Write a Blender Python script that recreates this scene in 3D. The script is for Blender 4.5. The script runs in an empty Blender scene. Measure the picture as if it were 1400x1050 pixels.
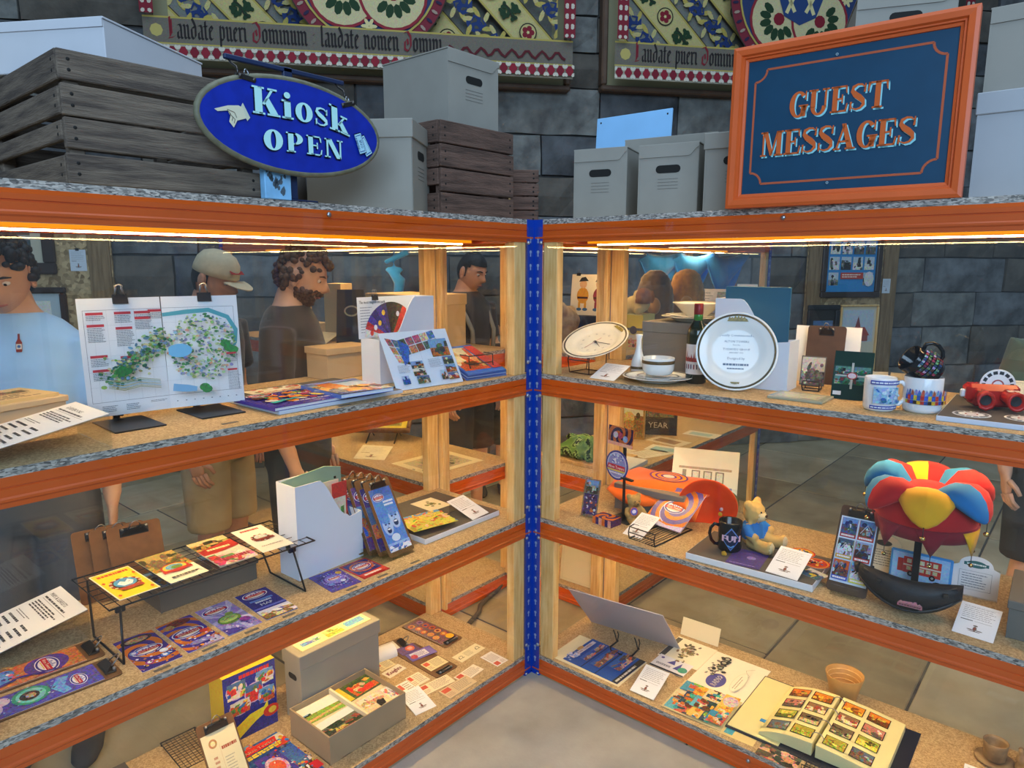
import bpy, bmesh, math, random
from math import sin, cos, pi, radians, sqrt, atan2
from mathutils import Vector, Matrix, Euler

S = bpy.context.scene
COL = S.collection
RND = random.Random(11)

# ------------------------------------------------------------------ camera
CAM = Vector((2.084, 1.674, 1.670))
_yaw, _pit, _rol = 3.84896, 0.16840, 0.00139
_fw = Vector((cos(_pit)*cos(_yaw), cos(_pit)*sin(_yaw), -sin(_pit)))
_rt = _fw.cross(Vector((0, 0, 1))).normalized()
_up = _rt.cross(_fw)
_r2 = _rt*cos(_rol) + _up*sin(_rol)
_u2 = _up*cos(_rol) - _rt*sin(_rol)
cd = bpy.data.cameras.new('camera')
cd.sensor_width = 36.0
cd.lens = 952.8/1400*36.0
cd.clip_start = 0.02
cam = bpy.data.objects.new('camera', cd)
COL.objects.link(cam)
_m = Matrix((_r2, _u2, -_fw)).transposed().to_4x4()
_m.translation = CAM
cam.matrix_world = _m
S.camera = cam

# ------------------------------------------------------------------ world, daylight, exposure
w = bpy.data.worlds.new('world')
S.world = w
w.use_nodes = True
bg = w.node_tree.nodes['Background']
bg.inputs[0].default_value = (0.52, 0.73, 1.0, 1)
bg.inputs[1].default_value = 0.25


def area(name, loc, target, sx, sy, energy, col):
    l = bpy.data.lights.new(name, 'AREA')
    l.shape = 'RECTANGLE'
    l.size, l.size_y = sx, sy
    l.energy = energy
    l.color = col
    o = bpy.data.objects.new(name, l)
    COL.objects.link(o)
    o.location = loc
    d = Vector(target) - Vector(loc)
    o.rotation_euler = d.to_track_quat('-Z', 'Y').to_euler()
    return o


# the high windows of the hall behind the photographer, and the roof lantern above
area('window_light', (4.9, 4.6, 3.6), (0.2, 0.2, 1.0), 4.5, 2.6, 330, (0.50, 0.72, 1.0))
area('roof_light', (0.6, 0.6, 5.6), (0.2, 0.2, 0), 3.5, 3.5, 115, (0.66, 0.82, 1.0))
LED_POWER = 46.0
vs = S.view_settings
vs.view_transform = 'Standard'
vs.look = 'None'
vs.exposure = 0.12
vs.gamma = 1.0
vs.use_curve_mapping = False
cy = S.cycles
cy.transparent_max_bounces = 32
cy.max_bounces = 9
cy.diffuse_bounces = 4
cy.glossy_bounces = 4
cy.sample_clamp_indirect = 6.0
cy.caustics_reflective = False
cy.caustics_refractive = False
try:
    cy.use_denoising = True
    cy.denoiser = 'OPENIMAGEDENOISE'
except Exception:
    pass


# ------------------------------------------------------------------ colour and materials
def lin(c):
    if isinstance(c, str):
        c = [int(c[i:i+2], 16)/255 for i in (0, 2, 4)]
    return tuple((x/12.92 if x <= .04045 else ((x+.055)/1.055)**2.4) for x in c[:3])


def rgba(c):
    return (*lin(c), 1.0)


MATS = {}


def mat(name, c, rough=.55, metal=0.0, var=0.0, vscale=8.0, bump=0.0, bscale=60.0, spec=.5, stretch=None, c2=None,
        detail=4.0, trans=0.0, ior=1.45, emit=None, estr=0.0, alpha=1.0, sheen=0.0):
    if name in MATS:
        return MATS[name]
    m = bpy.data.materials.new(name)
    m.use_nodes = True
    nt = m.node_tree
    b = nt.nodes['Principled BSDF']
    b.inputs['Base Color'].default_value = rgba(c)
    b.inputs['Roughness'].default_value = rough
    b.inputs['Metallic'].default_value = metal
    b.inputs['Specular IOR Level'].default_value = spec
    b.inputs['IOR'].default_value = ior
    b.inputs['Transmission Weight'].default_value = trans
    if sheen:
        b.inputs['Sheen Weight'].default_value = sheen
    if emit:
        b.inputs['Emission Color'].default_value = rgba(emit)
        b.inputs['Emission Strength'].default_value = estr
    L = nt.links.new
    tc = nt.nodes.new('ShaderNodeTexCoord')
    vec = tc.outputs['Object']
    if stretch:
        mp = nt.nodes.new('ShaderNodeMapping')
        mp.inputs['Scale'].default_value = stretch
        L(vec, mp.inputs[0])
        vec = mp.outputs[0]
    if var or c2:
        n = nt.nodes.new('ShaderNodeTexNoise')
        n.inputs['Scale'].default_value = vscale
        n.inputs['Detail'].default_value = detail
        L(vec, n.inputs['Vector'])
        r = nt.nodes.new('ShaderNodeValToRGB')
        a = lin(c)
        if c2:
            d = lin(c2)
            lo, hi = a, d
        else:
            lo = tuple(x*(1-var) for x in a)
            hi = tuple(min(1, x*(1+var)) for x in a)
        r.color_ramp.elements[0].position = .33
        r.color_ramp.elements[1].position = .67
        r.color_ramp.elements[0].color = (*lo, 1)
        r.color_ramp.elements[1].color = (*hi, 1)
        L(n.outputs['Fac'], r.inputs[0])
        L(r.outputs[0], b.inputs['Base Color'])
    if bump:
        n2 = nt.nodes.new('ShaderNodeTexNoise')
        n2.inputs['Scale'].default_value = bscale
        n2.inputs['Detail'].default_value = 6
        L(vec, n2.inputs['Vector'])
        bp = nt.nodes.new('ShaderNodeBump')
        bp.inputs['Strength'].default_value = bump
        bp.inputs['Distance'].default_value = .01
        L(n2.outputs['Fac'], bp.inputs['Height'])
        L(bp.outputs[0], b.inputs['Normal'])
    MATS[name] = m
    return m


def mat_print(name='print', rough=.5, wood=None):
    """flat print: the face colours of the drawing, alpha = how busy the halftone is"""
    if name in MATS:
        return MATS[name]
    m = bpy.data.materials.new(name)
    m.use_nodes = True
    nt = m.node_tree
    L = nt.links.new
    b = nt.nodes['Principled BSDF']
    b.inputs['Roughness'].default_value = rough
    b.inputs['Specular IOR Level'].default_value = .35
    at = nt.nodes.new('ShaderNodeAttribute')
    at.attribute_name = 'Col'
    tc = nt.nodes.new('ShaderNodeTexCoord')
    vo = nt.nodes.new('ShaderNodeTexVoronoi')
    vo.inputs['Scale'].default_value = 210
    L(tc.outputs['Object'], vo.inputs['Vector'])
    no = nt.nodes.new('ShaderNodeTexNoise')
    no.inputs['Scale'].default_value = 70
    no.inputs['Detail'].default_value = 5
    L(tc.outputs['Object'], no.inputs['Vector'])
    mx = nt.nodes.new('ShaderNodeMix')
    mx.data_type = 'RGBA'
    mx.blend_type = 'OVERLAY'
    L(at.outputs['Color'], mx.inputs['A'])
    L(vo.outputs['Color'], mx.inputs['B'])
    ml = nt.nodes.new('ShaderNodeMath')
    ml.operation = 'MULTIPLY'
    L(at.outputs['Alpha'], ml.inputs[0])
    ml.inputs[1].default_value = 1.0
    L(ml.outputs[0], mx.inputs['Factor'])
    mx2 = nt.nodes.new('ShaderNodeMix')
    mx2.data_type = 'RGBA'
    mx2.blend_type = 'OVERLAY'
    L(mx.outputs['Result'], mx2.inputs['A'])
    L(no.outputs['Color'], mx2.inputs['B'])
    L(ml.outputs[0], mx2.inputs['Factor'])
    L(mx2.outputs['Result'], b.inputs['Base Color'])
    MATS[name] = m
    return m


def mat_glass(name, tint=(1, 1, 1), ior=1.45, extra=0.0):
    """clear acrylic: straight-through light plus a Fresnel mirror"""
    m = bpy.data.materials.new(name)
    m.use_nodes = True
    nt = m.node_tree
    nt.nodes.remove(nt.nodes['Principled BSDF'])
    L = nt.links.new
    out = nt.nodes['Material Output']
    t = nt.nodes.new('ShaderNodeBsdfTransparent')
    t.inputs[0].default_value = (*tint, 1)
    g = nt.nodes.new('ShaderNodeBsdfGlossy')
    g.inputs['Roughness'].default_value = .0
    # Schlick's curve on the angle of view
    lw = nt.nodes.new('ShaderNodeLayerWeight')
    lw.inputs['Blend'].default_value = .5
    pw = nt.nodes.new('ShaderNodeMath')
    pw.operation = 'POWER'
    pw.inputs[1].default_value = 5.0
    L(lw.outputs['Facing'], pw.inputs[0])
    f = nt.nodes.new('ShaderNodeMath')
    f.operation = 'MULTIPLY_ADD'
    f.inputs[1].default_value = .96
    f.inputs[2].default_value = .03
    L(pw.outputs[0], f.inputs[0])
    mx = nt.nodes.new('ShaderNodeMixShader')
    L(f.outputs[0], mx.inputs[0])
    L(t.outputs[0], mx.inputs[1])
    L(g.outputs[0], mx.inputs[2])
    L(mx.outputs[0], out.inputs[0])
    MATS[name] = m
    return m


def mat_led(name, c, strength):
    m = bpy.data.materials.new(name)
    m.use_nodes = True
    nt = m.node_tree
    nt.nodes.remove(nt.nodes['Principled BSDF'])
    e = nt.nodes.new('ShaderNodeEmission')
    e.inputs[0].default_value = (*c, 1)
    e.inputs[1].default_value = strength
    nt.links.new(e.outputs[0], nt.nodes['Material Output'].inputs[0])
    MATS[name] = m
    return m


def mat_chip():
    m = mat('chipboard', 'b99c6e', .7)
    nt = m.node_tree
    L = nt.links.new
    b = nt.nodes['Principled BSDF']
    tc = nt.nodes['Texture Coordinate'] if 'Texture Coordinate' in nt.nodes else nt.nodes.new('ShaderNodeTexCoord')
    v = nt.nodes.new('ShaderNodeTexVoronoi')
    v.inputs['Scale'].default_value = 260
    L(tc.outputs['Object'], v.inputs['Vector'])
    r = nt.nodes.new('ShaderNodeValToRGB')
    sp = nt.nodes.new('ShaderNodeSeparateColor')
    L(v.outputs['Color'], sp.inputs[0])
    e = r.color_ramp.elements
    e[0].position = 0
    e[0].color = rgba('9c7f55')
    e[1].position = 1
    e[1].color = rgba('cdb185')
    L(sp.outputs[0], r.inputs[0])
    # raw cut edges are coarse and grey
    g = nt.nodes.new('ShaderNodeNewGeometry')
    sx = nt.nodes.new('ShaderNodeSeparateXYZ')
    L(g.outputs['Normal'], sx.inputs[0])
    ab = nt.nodes.new('ShaderNodeMath')
    ab.operation = 'ABSOLUTE'
    L(sx.outputs['Z'], ab.inputs[0])
    lt = nt.nodes.new('ShaderNodeMath')
    lt.operation = 'LESS_THAN'
    lt.inputs[1].default_value = .5
    L(ab.outputs[0], lt.inputs[0])
    v2 = nt.nodes.new('ShaderNodeTexVoronoi')
    v2.inputs['Scale'].default_value = 190
    mp = nt.nodes.new('ShaderNodeMapping')
    mp.inputs['Scale'].default_value = (.6, .6, 1.8)
    L(tc.outputs['Object'], mp.inputs[0])
    L(mp.outputs[0], v2.inputs['Vector'])
    sp2 = nt.nodes.new('ShaderNodeSeparateColor')
    L(v2.outputs['Color'], sp2.inputs[0])
    r2 = nt.nodes.new('ShaderNodeValToRGB')
    r2.color_ramp.elements[0].color = rgba('4d4a47')
    r2.color_ramp.elements[1].color = rgba('c9c0b4')
    L(sp2.outputs[0], r2.inputs[0])
    mx = nt.nodes.new('ShaderNodeMix')
    mx.data_type = 'RGBA'
    L(lt.outputs[0], mx.inputs['Factor'])
    L(r.outputs[0], mx.inputs['A'])
    L(r2.outputs[0], mx.inputs['B'])
    L(mx.outputs['Result'], b.inputs['Base Color'])
    return m


def mat_osb():
    m = mat('osb', 'a98f66', .8)
    nt = m.node_tree
    L = nt.links.new
    b = nt.nodes['Principled BSDF']
    tc = nt.nodes['Texture Coordinate']
    v = nt.nodes.new('ShaderNodeTexVoronoi')
    v.inputs['Scale'].default_value = 55
    mp = nt.nodes.new('ShaderNodeMapping')
    mp.inputs['Rotation'].default_value = (.3, .5, .6)
    mp.inputs['Scale'].default_value = (1, 2.2, 1)
    L(tc.outputs['Object'], mp.inputs[0])
    L(mp.outputs[0], v.inputs['Vector'])
    sp = nt.nodes.new('ShaderNodeSeparateColor')
    L(v.outputs['Color'], sp.inputs[0])
    r = nt.nodes.new('ShaderNodeValToRGB')
    r.color_ramp.elements[0].color = rgba('77603f')
    r.color_ramp.elements[1].color = rgba('c0a67a')
    L(sp.outputs[0], r.inputs[0])
    L(r.outputs[0], b.inputs['Base Color'])
    return m


M_PRINT = mat_print()
M_GLOSSY = mat_print('glossy_print', .25)
M_MATTE = mat_print('painted_pattern', .8)
M_GLASS = mat_glass('acrylic_pane', (.985, .99, .985))
M_ACR = mat_glass('clear_acrylic', (.93, .95, .94))
M_LED = mat_led('led_lens', (1, .70, .30), LED_POWER)
M_AMBER = mat_led('lit_orange_glow', (1, .33, .004), 1.0)  # emission stands in for lamp light falling on orange enamel
M_CHIP = mat_chip()
M_OSB = mat_osb()
M_ORANGE = mat('orange_enamel', 'd2560c', .38, var=.06, vscale=5)
M_BLUE = mat('blue_enamel', '0c3da6', .4, var=.05, vscale=6)
M_ZINC = mat('zinc', 'b9bdc2', .3, metal=1.0)
M_PINE = mat('pine', 'ecca8c', .6, c2='d6a660', vscale=6, stretch=(14, 14, 1.2), bump=.05, bscale=30)
M_BLACKW = mat('black_wire', '17171a', .4, var=.1)
M_BLACK = mat('black_plastic', '1b1b1e', .4, var=.08)
M_STEEL = mat('steel', '9a9ca0', .28, metal=1.0)
M_DKSTEEL = mat('dark_steel', '4a4644', .35, metal=.9)
M_KRAFT = mat('grey_board', '948f84', .75, var=.04, vscale=10, bump=.02, bscale=300)
M_KRAFT2 = mat('tan_board', 'b39872', .75, var=.05, vscale=10)
M_INK = mat('ink', '15130f', .8)
M_WHITE = mat('white_card', 'e9eaec', .6, var=.015, vscale=5)
M_CREAM = mat('cream_card', 'e6d9b8', .6, var=.03, vscale=6)
M_HARD = mat('hardboard', '6d4a28', .5, var=.15, vscale=40)
M_DGREY = mat('dark_grey_board', '57524d', .6, var=.06, vscale=12)
M_CHINA = mat('china', 'eef0ee', .12, var=.01)
M_CRATE = mat('crate_wood', '7c6d5d', .85, c2='4d423a', vscale=5, stretch=(1.5, 14, 14), bump=.5, bscale=25)
M_CRATE2 = mat('crate_wood_brown', '72574a', .85, c2='4a382f', vscale=5, stretch=(1.5, 14, 14), bump=.5, bscale=25)


# ------------------------------------------------------------------ mesh builder
class MB:
    def __init__(self):
        self.v, self.f, self.mi, self.sm, self.c = [], [], [], [], []
        self.M = Matrix()
        self.col = (1, 1, 1, 0)
        self.m = 0

    def add(self, vs, fs, smooth=False, M=None):
        T = self.M if M is None else self.M @ M
        o = len(self.v)
        self.v += [tuple(T @ Vector(p)) for p in vs]
        flip = T.determinant() < 0
        for f in fs:
            f = [i+o for i in f]
            if flip:
                f.reverse()
            self.f.append(f)
            self.mi.append(self.m)
            self.sm.append(smooth)
            self.c.append(self.col)
        return self

    def color(self, c, busy=0.0):
        self.col = (*lin(c), busy)
        return self

    def box(self, x0, x1, y0, y1, z0, z1, M=None):
        vs = [(x, y, z) for z in (z0, z1) for y in (y0, y1) for x in (x0, x1)]
        return self.add(vs, [(0, 2, 3, 1), (4, 5, 7, 6), (0, 1, 5, 4), (2, 6, 7, 3), (0, 4, 6, 2), (1, 3, 7, 5)], M=M)

    def bbox(self, x0, x1, y0, y1, z0, z1, b=.003, M=None):
        """box with chamfered edges"""
        bm = bmesh.new()
        bmesh.ops.create_cube(bm, size=1)
        for v in bm.verts:
            v.co = Vector(((x0+x1)/2+v.co.x*(x1-x0), (y0+y1)/2+v.co.y*(y1-y0), (z0+z1)/2+v.co.z*(z1-z0)))
        bmesh.ops.bevel(bm, geom=bm.edges[:], offset=b, segments=1, affect='EDGES')
        bm.verts.index_update()
        vs = [v.co[:] for v in bm.verts]
        fs = [[v.index for v in f.verts] for f in bm.faces]
        bm.free()
        return self.add(vs, fs, M=M)

    def prism(self, poly, z0, z1, M=None, smooth=False):
        n = len(poly)
        vs = [(x, y, z0) for x, y in poly]+[(x, y, z1) for x, y in poly]
        fs = [tuple(range(n-1, -1, -1)), tuple(range(n, 2*n))]+[(i, (i+1) % n, n+(i+1) % n, n+i) for i in range(n)]
        return self.add(vs, fs, M=M)

    def quad(self, a, b, c, d, M=None):
        return self.add([a, b, c, d], [(0, 1, 2, 3)], M=M)

    def lathe(self, prof, n=28, M=None, smooth=True, close=False):
        vs, fs = [], []
        k = len(prof)
        for i in range(n):
            a = 2*pi*i/n
            for r, z in prof:
                vs.append((r*cos(a), r*sin(a), z))
        for i in range(n):
            j = (i+1) % n
            for q in range(k-1):
                if prof[q][0] < 1e-6 and prof[q+1][0] < 1e-6:
                    continue
                fs.append((i*k+q, j*k+q, j*k+q+1, i*k+q+1))
        return self.add(vs, fs, smooth, M)

    def tube(self, pts, r, n=8, closed=False, M=None, caps=True):
        pts = [Vector(p) for p in pts]
        N = len(pts)
        rs = r if isinstance(r, (list, tuple)) else [r]*N
        vs, fs = [], []
        t0 = (pts[1]-pts[0]).normalized()
        up = Vector((0, 0, 1)) if abs(t0.z) < .9 else Vector((1, 0, 0))
        nrm = t0.cross(up).normalized()
        for i, p in enumerate(pts):
            a = pts[i-1] if (i or closed) else p
            b = pts[(i+1) % N] if (i < N-1 or closed) else p
            t = (b-a).normalized()
            nrm = (nrm-t*nrm.dot(t))
            if nrm.length < 1e-6:
                nrm = t.orthogonal()
            nrm.normalize()
            bn = t.cross(nrm)
            for k in range(n):
                a_ = 2*pi*k/n
                vs.append(p+(nrm*cos(a_)+bn*sin(a_))*rs[i])
        for i in range(N if closed else N-1):
            j = (i+1) % N
            for k in range(n):
                l = (k+1) % n
                fs.append((i*n+k, i*n+l, j*n+l, j*n+k))
        if caps and not closed:
            fs.append(tuple(range(n-1, -1, -1)))
            fs.append(tuple((N-1)*n+k for k in range(n)))
        return self.add(vs, fs, True, M)

    def ell(self, c, r, n=16, m=10, M=None):
        """ellipsoid"""
        vs, fs = [], []
        for i in range(m+1):
            t = pi*i/m
            for j in range(n):
                a = 2*pi*j/n
                vs.append((c[0]+r[0]*sin(t)*cos(a), c[1]+r[1]*sin(t)*sin(a), c[2]+r[2]*cos(t)))
        for i in range(m):
            for j in range(n):
                k = (j+1) % n
                fs.append((i*n+j, (i+1)*n+j, (i+1)*n+k, i*n+k))
        return self.add(vs, fs, True, M)

    def loft(self, rings, n=16, M=None, caps=True):
        """rings: (centre, axis x vector, axis y vector)"""
        vs, fs = [], []
        for c, ax, ay in rings:
            c, ax, ay = Vector(c), Vector(ax), Vector(ay)
            for k in range(n):
                a = 2*pi*k/n
                vs.append(c+ax*cos(a)+ay*sin(a))
        for i in range(len(rings)-1):
            for k in range(n):
                l = (k+1) % n
                fs.append((i*n+k, i*n+l, (i+1)*n+l, (i+1)*n+k))
        if caps:
            fs.append(tuple(range(n-1, -1, -1)))
            fs.append(tuple((len(rings)-1)*n+k for k in range(n)))
        return self.add(vs, fs, True, M)

    def limb(self, pts, rs, n=12, M=None):
        return self.tube(pts, rs, n, M=M)

    def mesh(self, name, mats):
        me = bpy.data.meshes.new(name)
        me.from_pydata(self.v, [], self.f)
        for m_ in (mats if isinstance(mats, (list, tuple)) else [mats]):
            me.materials.append(m_)
        me.polygons.foreach_set('material_index', self.mi)
        me.polygons.foreach_set('use_smooth', self.sm)
        if any(c != (1, 1, 1, 0) for c in self.c):
            ca = me.color_attributes.new('Col', 'FLOAT_COLOR', 'CORNER')
            buf = []
            for c, f in zip(self.c, self.f):
                buf += list(c)*len(f)
            ca.data.foreach_set('color', buf)
        me.update()
        return me


def link(o, parent=None, loc=None, rot=None):
    COL.objects.link(o)
    if parent is not None:
        o.parent = parent
    if loc is not None:
        o.location = loc
    if rot is not None:
        o.rotation_euler = rot
    return o


def part(name, mb, mats, parent, loc=None, rot=None, label=None, kind=None):
    me = mb if isinstance(mb, bpy.types.Mesh) else mb.mesh(name, mats)
    o = link(bpy.data.objects.new(name, me), parent, loc, rot)
    if label:
        o['label'] = label
    if kind:
        o['kind'] = kind
    return o


def tag(o, label, cat, group=None, kind=None):
    if label:
        o['label'] = label
    if cat:
        o['category'] = cat
    if group:
        o['group'] = group
    if kind:
        o['kind'] = kind
    return o


def thing(name, label, cat, loc=(0, 0, 0), rot=(0, 0, 0), group=None):
    o = link(bpy.data.objects.new(name, None), None, loc, rot)
    o.empty_display_size = .05
    return tag(o, label, cat, group)


def solo(name, mb, mats, label, cat, loc=(0, 0, 0), rot=(0, 0, 0), group=None):
    return tag(part(name, mb, mats, None, loc, rot), label, cat, group)


def remesh(mb, voxel, smooth=3, disp=0.0, seed=0, colfn=None):
    """fuse the lofts of a builder into one continuous surface"""
    me = mb.mesh('tmp', M_WHITE)
    o = bpy.data.objects.new('tmp', me)
    COL.objects.link(o)
    r = o.modifiers.new('r', 'REMESH')
    r.mode = 'VOXEL'
    r.voxel_size = voxel
    s = o.modifiers.new('s', 'SMOOTH')
    s.iterations = smooth
    s.factor = .5
    dg = bpy.context.evaluated_depsgraph_get()
    ev = o.evaluated_get(dg)
    m2 = ev.to_mesh()
    out = MB()
    rr = random.Random(seed)
    vs = [v.co.copy() for v in m2.vertices]
    if disp:
        vs = [v+n.normal*rr.uniform(-disp, disp) for v, n in zip(vs, m2.vertices)]
    fs = [tuple(p.vertices) for p in m2.polygons]
    ev.to_mesh_clear()
    bpy.data.objects.remove(o)
    out.v = [tuple(v) for v in vs]
    out.f = fs
    out.mi = [0]*len(fs)
    out.sm = [True]*len(fs)
    if colfn:
        out.c = [(*lin(colfn(sum((vs[i] for i in f), Vector())/len(f))), 0.0) for f in fs]
    else:
        out.c = [(1, 1, 1, 0)]*len(fs)
    bpy.data.meshes.remove(me)
    return out


# ------------------------------------------------------------------ flat print drawing
_TEXT = {}


def text_geo(s):
    """triangles of a line of sans text, cap height 1, and its width"""
    if s in _TEXT:
        return _TEXT[s]
    cu = bpy.data.curves.new('t', 'FONT')
    cu.body = s
    cu.size = 1.44
    cu.resolution_u = 1
    o = bpy.data.objects.new('t', cu)
    COL.objects.link(o)
    dg = bpy.context.evaluated_depsgraph_get()
    ev = o.evaluated_get(dg)
    me = ev.to_mesh()
    vs = [(v.co.x, v.co.y) for v in me.vertices]
    fs = [tuple(p.vertices) for p in me.polygons]
    ev.to_mesh_clear()
    bpy.data.objects.remove(o)
    bpy.data.curves.remove(cu)
    w_ = max((v[0] for v in vs), default=0)
    _TEXT[s] = (vs, fs, w_)
    return _TEXT[s]


def clip_poly(poly, x0, y0, x1, y1):
    for ax, lim, sg in ((0, x0, 1), (0, x1, -1), (1, y0, 1), (1, y1, -1)):
        out = []
        n = len(poly)
        for i in range(n):
            a, b = poly[i], poly[(i+1) % n]
            da, db = sg*(a[ax]-lim), sg*(b[ax]-lim)
            if da >= 0:
                out.append(a)
            if (da >= 0) != (db >= 0):
                t = da/(da-db)
                out.append((a[0]+(b[0]-a[0])*t, a[1]+(b[1]-a[1])*t))
        poly = out
        if len(poly) < 3:
            return []
    return poly


class Art(MB):
    """drawing on the unit rectangle, mapped to w x h metres; every stroke lies a hair above the last"""

    def __init__(self, w_, h_, th=.0008, base=None, x0=None, y0=None, step=.00011, M=None):
        super().__init__()
        if M is not None:
            self.M = M
        self.w, self.h, self.z, self.step = w_, h_, th, step
        self.x0 = -w_/2 if x0 is None else x0
        self.y0 = 0 if y0 is None else y0
        self.clip = (0, 0, 1, 1)
        if base:
            self.color(base)
            self.box(self.x0, self.x0+w_, self.y0, self.y0+h_, 0, th)

    def P(self, pts, c=None, busy=0.0, lift=True):
        pts = clip_poly([tuple(p) for p in pts], *self.clip)
        if len(pts) < 3:
            return self
        a = sum(pts[i][0]*pts[(i+1) % len(pts)][1]-pts[(i+1) % len(pts)][0]*pts[i][1] for i in range(len(pts)))
        if a < 0:
            pts.reverse()
        if c is not None:
            self.color(c, busy)
        if lift:
            self.z += self.step
        self.add([(self.x0+u*self.w, self.y0+v*self.h, self.z) for u, v in pts], [tuple(range(len(pts)))])
        return self

    def R(self, u0, v0, u1, v1, c, busy=0.0):
        return self.P([(u0, v0), (u1, v0), (u1, v1), (u0, v1)], c, busy)

    def E(self, u, v, ru, rv, c, busy=0.0, n=20, rot=0.0, a0=0, a1=2*pi):
        k = self.w/self.h
        pts = []
        for i in range(n):
            a = a0+(a1-a0)*i/(n if a1-a0 > 6.2 else n-1)
            x, y = ru*cos(a), rv*sin(a)/k
            X, Y = x*cos(rot)-y*sin(rot), x*sin(rot)+y*cos(rot)
            pts.append((u+X, v+Y*k))
        return self.P(pts, c, busy)

    def C(self, u, v, r, c, busy=0.0, n=20):
        """a true circle, r in widths"""
        return self.E(u, v, r, r*self.w/self.h, c, busy, n)

    def L(self, pts, wd, c, busy=0.0):
        """polyline, width wd in widths"""
        k = self.w/self.h
        self.color(c, busy)
        self.z += self.step
        for (a, b), (d, e) in zip(pts, pts[1:]):
            dx, dy = d-a, (e-b)/k
            l = sqrt(dx*dx+dy*dy) or 1
            nx, ny = -dy/l*wd/2, dx/l*wd/2*k
            self.P([(a+nx, b+ny), (a-nx, b-ny), (d-nx, e-ny), (d+nx, e+ny)], lift=False)
        return self

    def V(self, pts, c, busy=0.0):
        """stroke of varying width: (u, v, width)"""
        k = self.w/self.h
        self.color(c, busy)
        self.z += self.step
        q = []
        for i, (a, b, wd) in enumerate(pts):
            p0, p1 = pts[max(0, i-1)], pts[min(len(pts)-1, i+1)]
            dx, dy = p1[0]-p0[0], (p1[1]-p0[1])/k
            l = sqrt(dx*dx+dy*dy) or 1
            q.append(((a-dy/l*wd/2, b+dx/l*wd/2*k), (a+dy/l*wd/2, b-dx/l*wd/2*k)))
        for (a, b), (d, e) in zip(q, q[1:]):
            self.P([a, b, e, d], lift=False)
        return self

    def T(self, s, u, v, hh, c, align='c', wmax=None, rot=0.0, bold=0.0):
        """text, cap height hh in heights, placed at its base line"""
        vs, fs, tw = text_geo(s)
        sc = hh*self.h
        sx = sc
        if wmax and tw*sx > wmax*self.w:
            sx = wmax*self.w/tw
        off = {'c': -tw/2, 'l': 0, 'r': -tw}[align]
        self.color(c)
        self.z += self.step
        cr, sr = cos(rot), sin(rot)
        for dx in ((0,) if not bold else (-bold, 0, bold)):
            pts = []
            for x, y in vs:
                X, Y = (x+off)*sx+dx*sc, y*sc
                pts.append((self.x0+u*self.w+X*cr-Y*sr, self.y0+v*self.h+X*sr+Y*cr, self.z))
            self.add(pts, fs)
        return self

    def lines(self, u0, v0, u1, v1, n, c, fill=.5, seed=1, ragged=.25):
        """lines of print too small to read"""
        r = random.Random(seed)
        self.color(c)
        self.z += self.step
        d = (v1-v0)/n
        for i in range(n):
            y = v1-(i+.5)*d
            u = u0
            e = u1-(u1-u0)*r.random()*ragged
            while u < e:
                l = (u1-u0)*r.uniform(.05, .16)
                self.P([(u, y-d*fill/2), (min(e, u+l), y-d*fill/2), (min(e, u+l), y+d*fill/2), (u, y+d*fill/2)], lift=False)
                u += l+(u1-u0)*.02
        return self

    def photo(self, u0, v0, u1, v1, seed=0, pal=None, sky=None, border=None, n=9):
        """a small photograph: ground, sky and shapes"""
        r = random.Random(seed)
        pal = pal or ['6d4b34', '2f4a2c', '8a6a4a', 'b0793f', '3f4a5a', 'a33c2c', 'd9c9a5', '20242a']
        sky = sky or r.choice(['a9c4dc', '6f9ccb', 'd8d6c8', '4d6f9a'])
        if border:
            self.R(u0, v0, u1, v1, border)
            b = .02
            u0, v0, u1, v1 = u0+b, v0+b*self.w/self.h, u1-b, v1-b*self.w/self.h
        old = self.clip
        self.clip = (max(old[0], u0), max(old[1], v0), min(old[2], u1), min(old[3], v1))
        du, dv = u1-u0, v1-v0
        self.R(u0, v0, u1, v1, sky, .25)
        hz = v0+dv*r.uniform(.4, .65)
        self.R(u0, v0, u1, hz, r.choice(pal), .7)
        for i in range(n):
            x, y = u0+du*r.random(), v0+dv*r.uniform(.05, .75)
            if r.random() < .5:
                self.E(x, y, du*r.uniform(.06, .2), dv*r.uniform(.06, .22), r.choice(pal), .6, 9, r.uniform(-.6, .6))
            else:
                a, b = du*r.uniform(.05, .2), dv*r.uniform(.05, .25)
                s_ = du*r.uniform(-.1, .1)
                self.P([(x-a, y-b), (x+a, y-b*.8), (x+a+s_, y+b), (x-a+s_, y+b*.9)], r.choice(pal), .6)
        self.clip = old
        return self

    def sprinkle(self, n, pal, seed=1, box=(0, 0, 1, 1), size=(.02, .06), busy=.4):
        """many small printed details"""
        r = random.Random(seed)
        for i in range(n):
            u, v = box[0]+(box[2]-box[0])*r.random(), box[1]+(box[3]-box[1])*r.random()
            q = r.uniform(*size)
            self.E(u, v, q, q*r.uniform(.4, 1.1)*self.w/self.h, r.choice(pal), busy, r.choice((4, 5, 7)), r.random()*3)
        return self

    def swirl(self, u, v, r0, c1, c2, turns=1.6, arms=3, busy=.1):
        """spiral of two colours round a point"""
        self.R(0, 0, 1, 1, c1, busy)
        k = self.w/self.h
        for a in range(arms):
            self.color(c2, busy)
            self.z += self.step
            last = None
            for i in range(30):
                t = i/29
                rr = .03+r0*t
                an = 2*pi*(a/arms+turns*t)
                w_ = pi/arms*.95
                p = [(u+rr*cos(an+s_), v+rr*sin(an+s_)*k) for s_ in (0, w_*.5, w_)]
                if last:
                    self.P([last[0], last[1], p[1], p[0]], lift=False)
                    self.P([last[1], last[2], p[2], p[1]], lift=False)
                last = p
        return self

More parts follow.
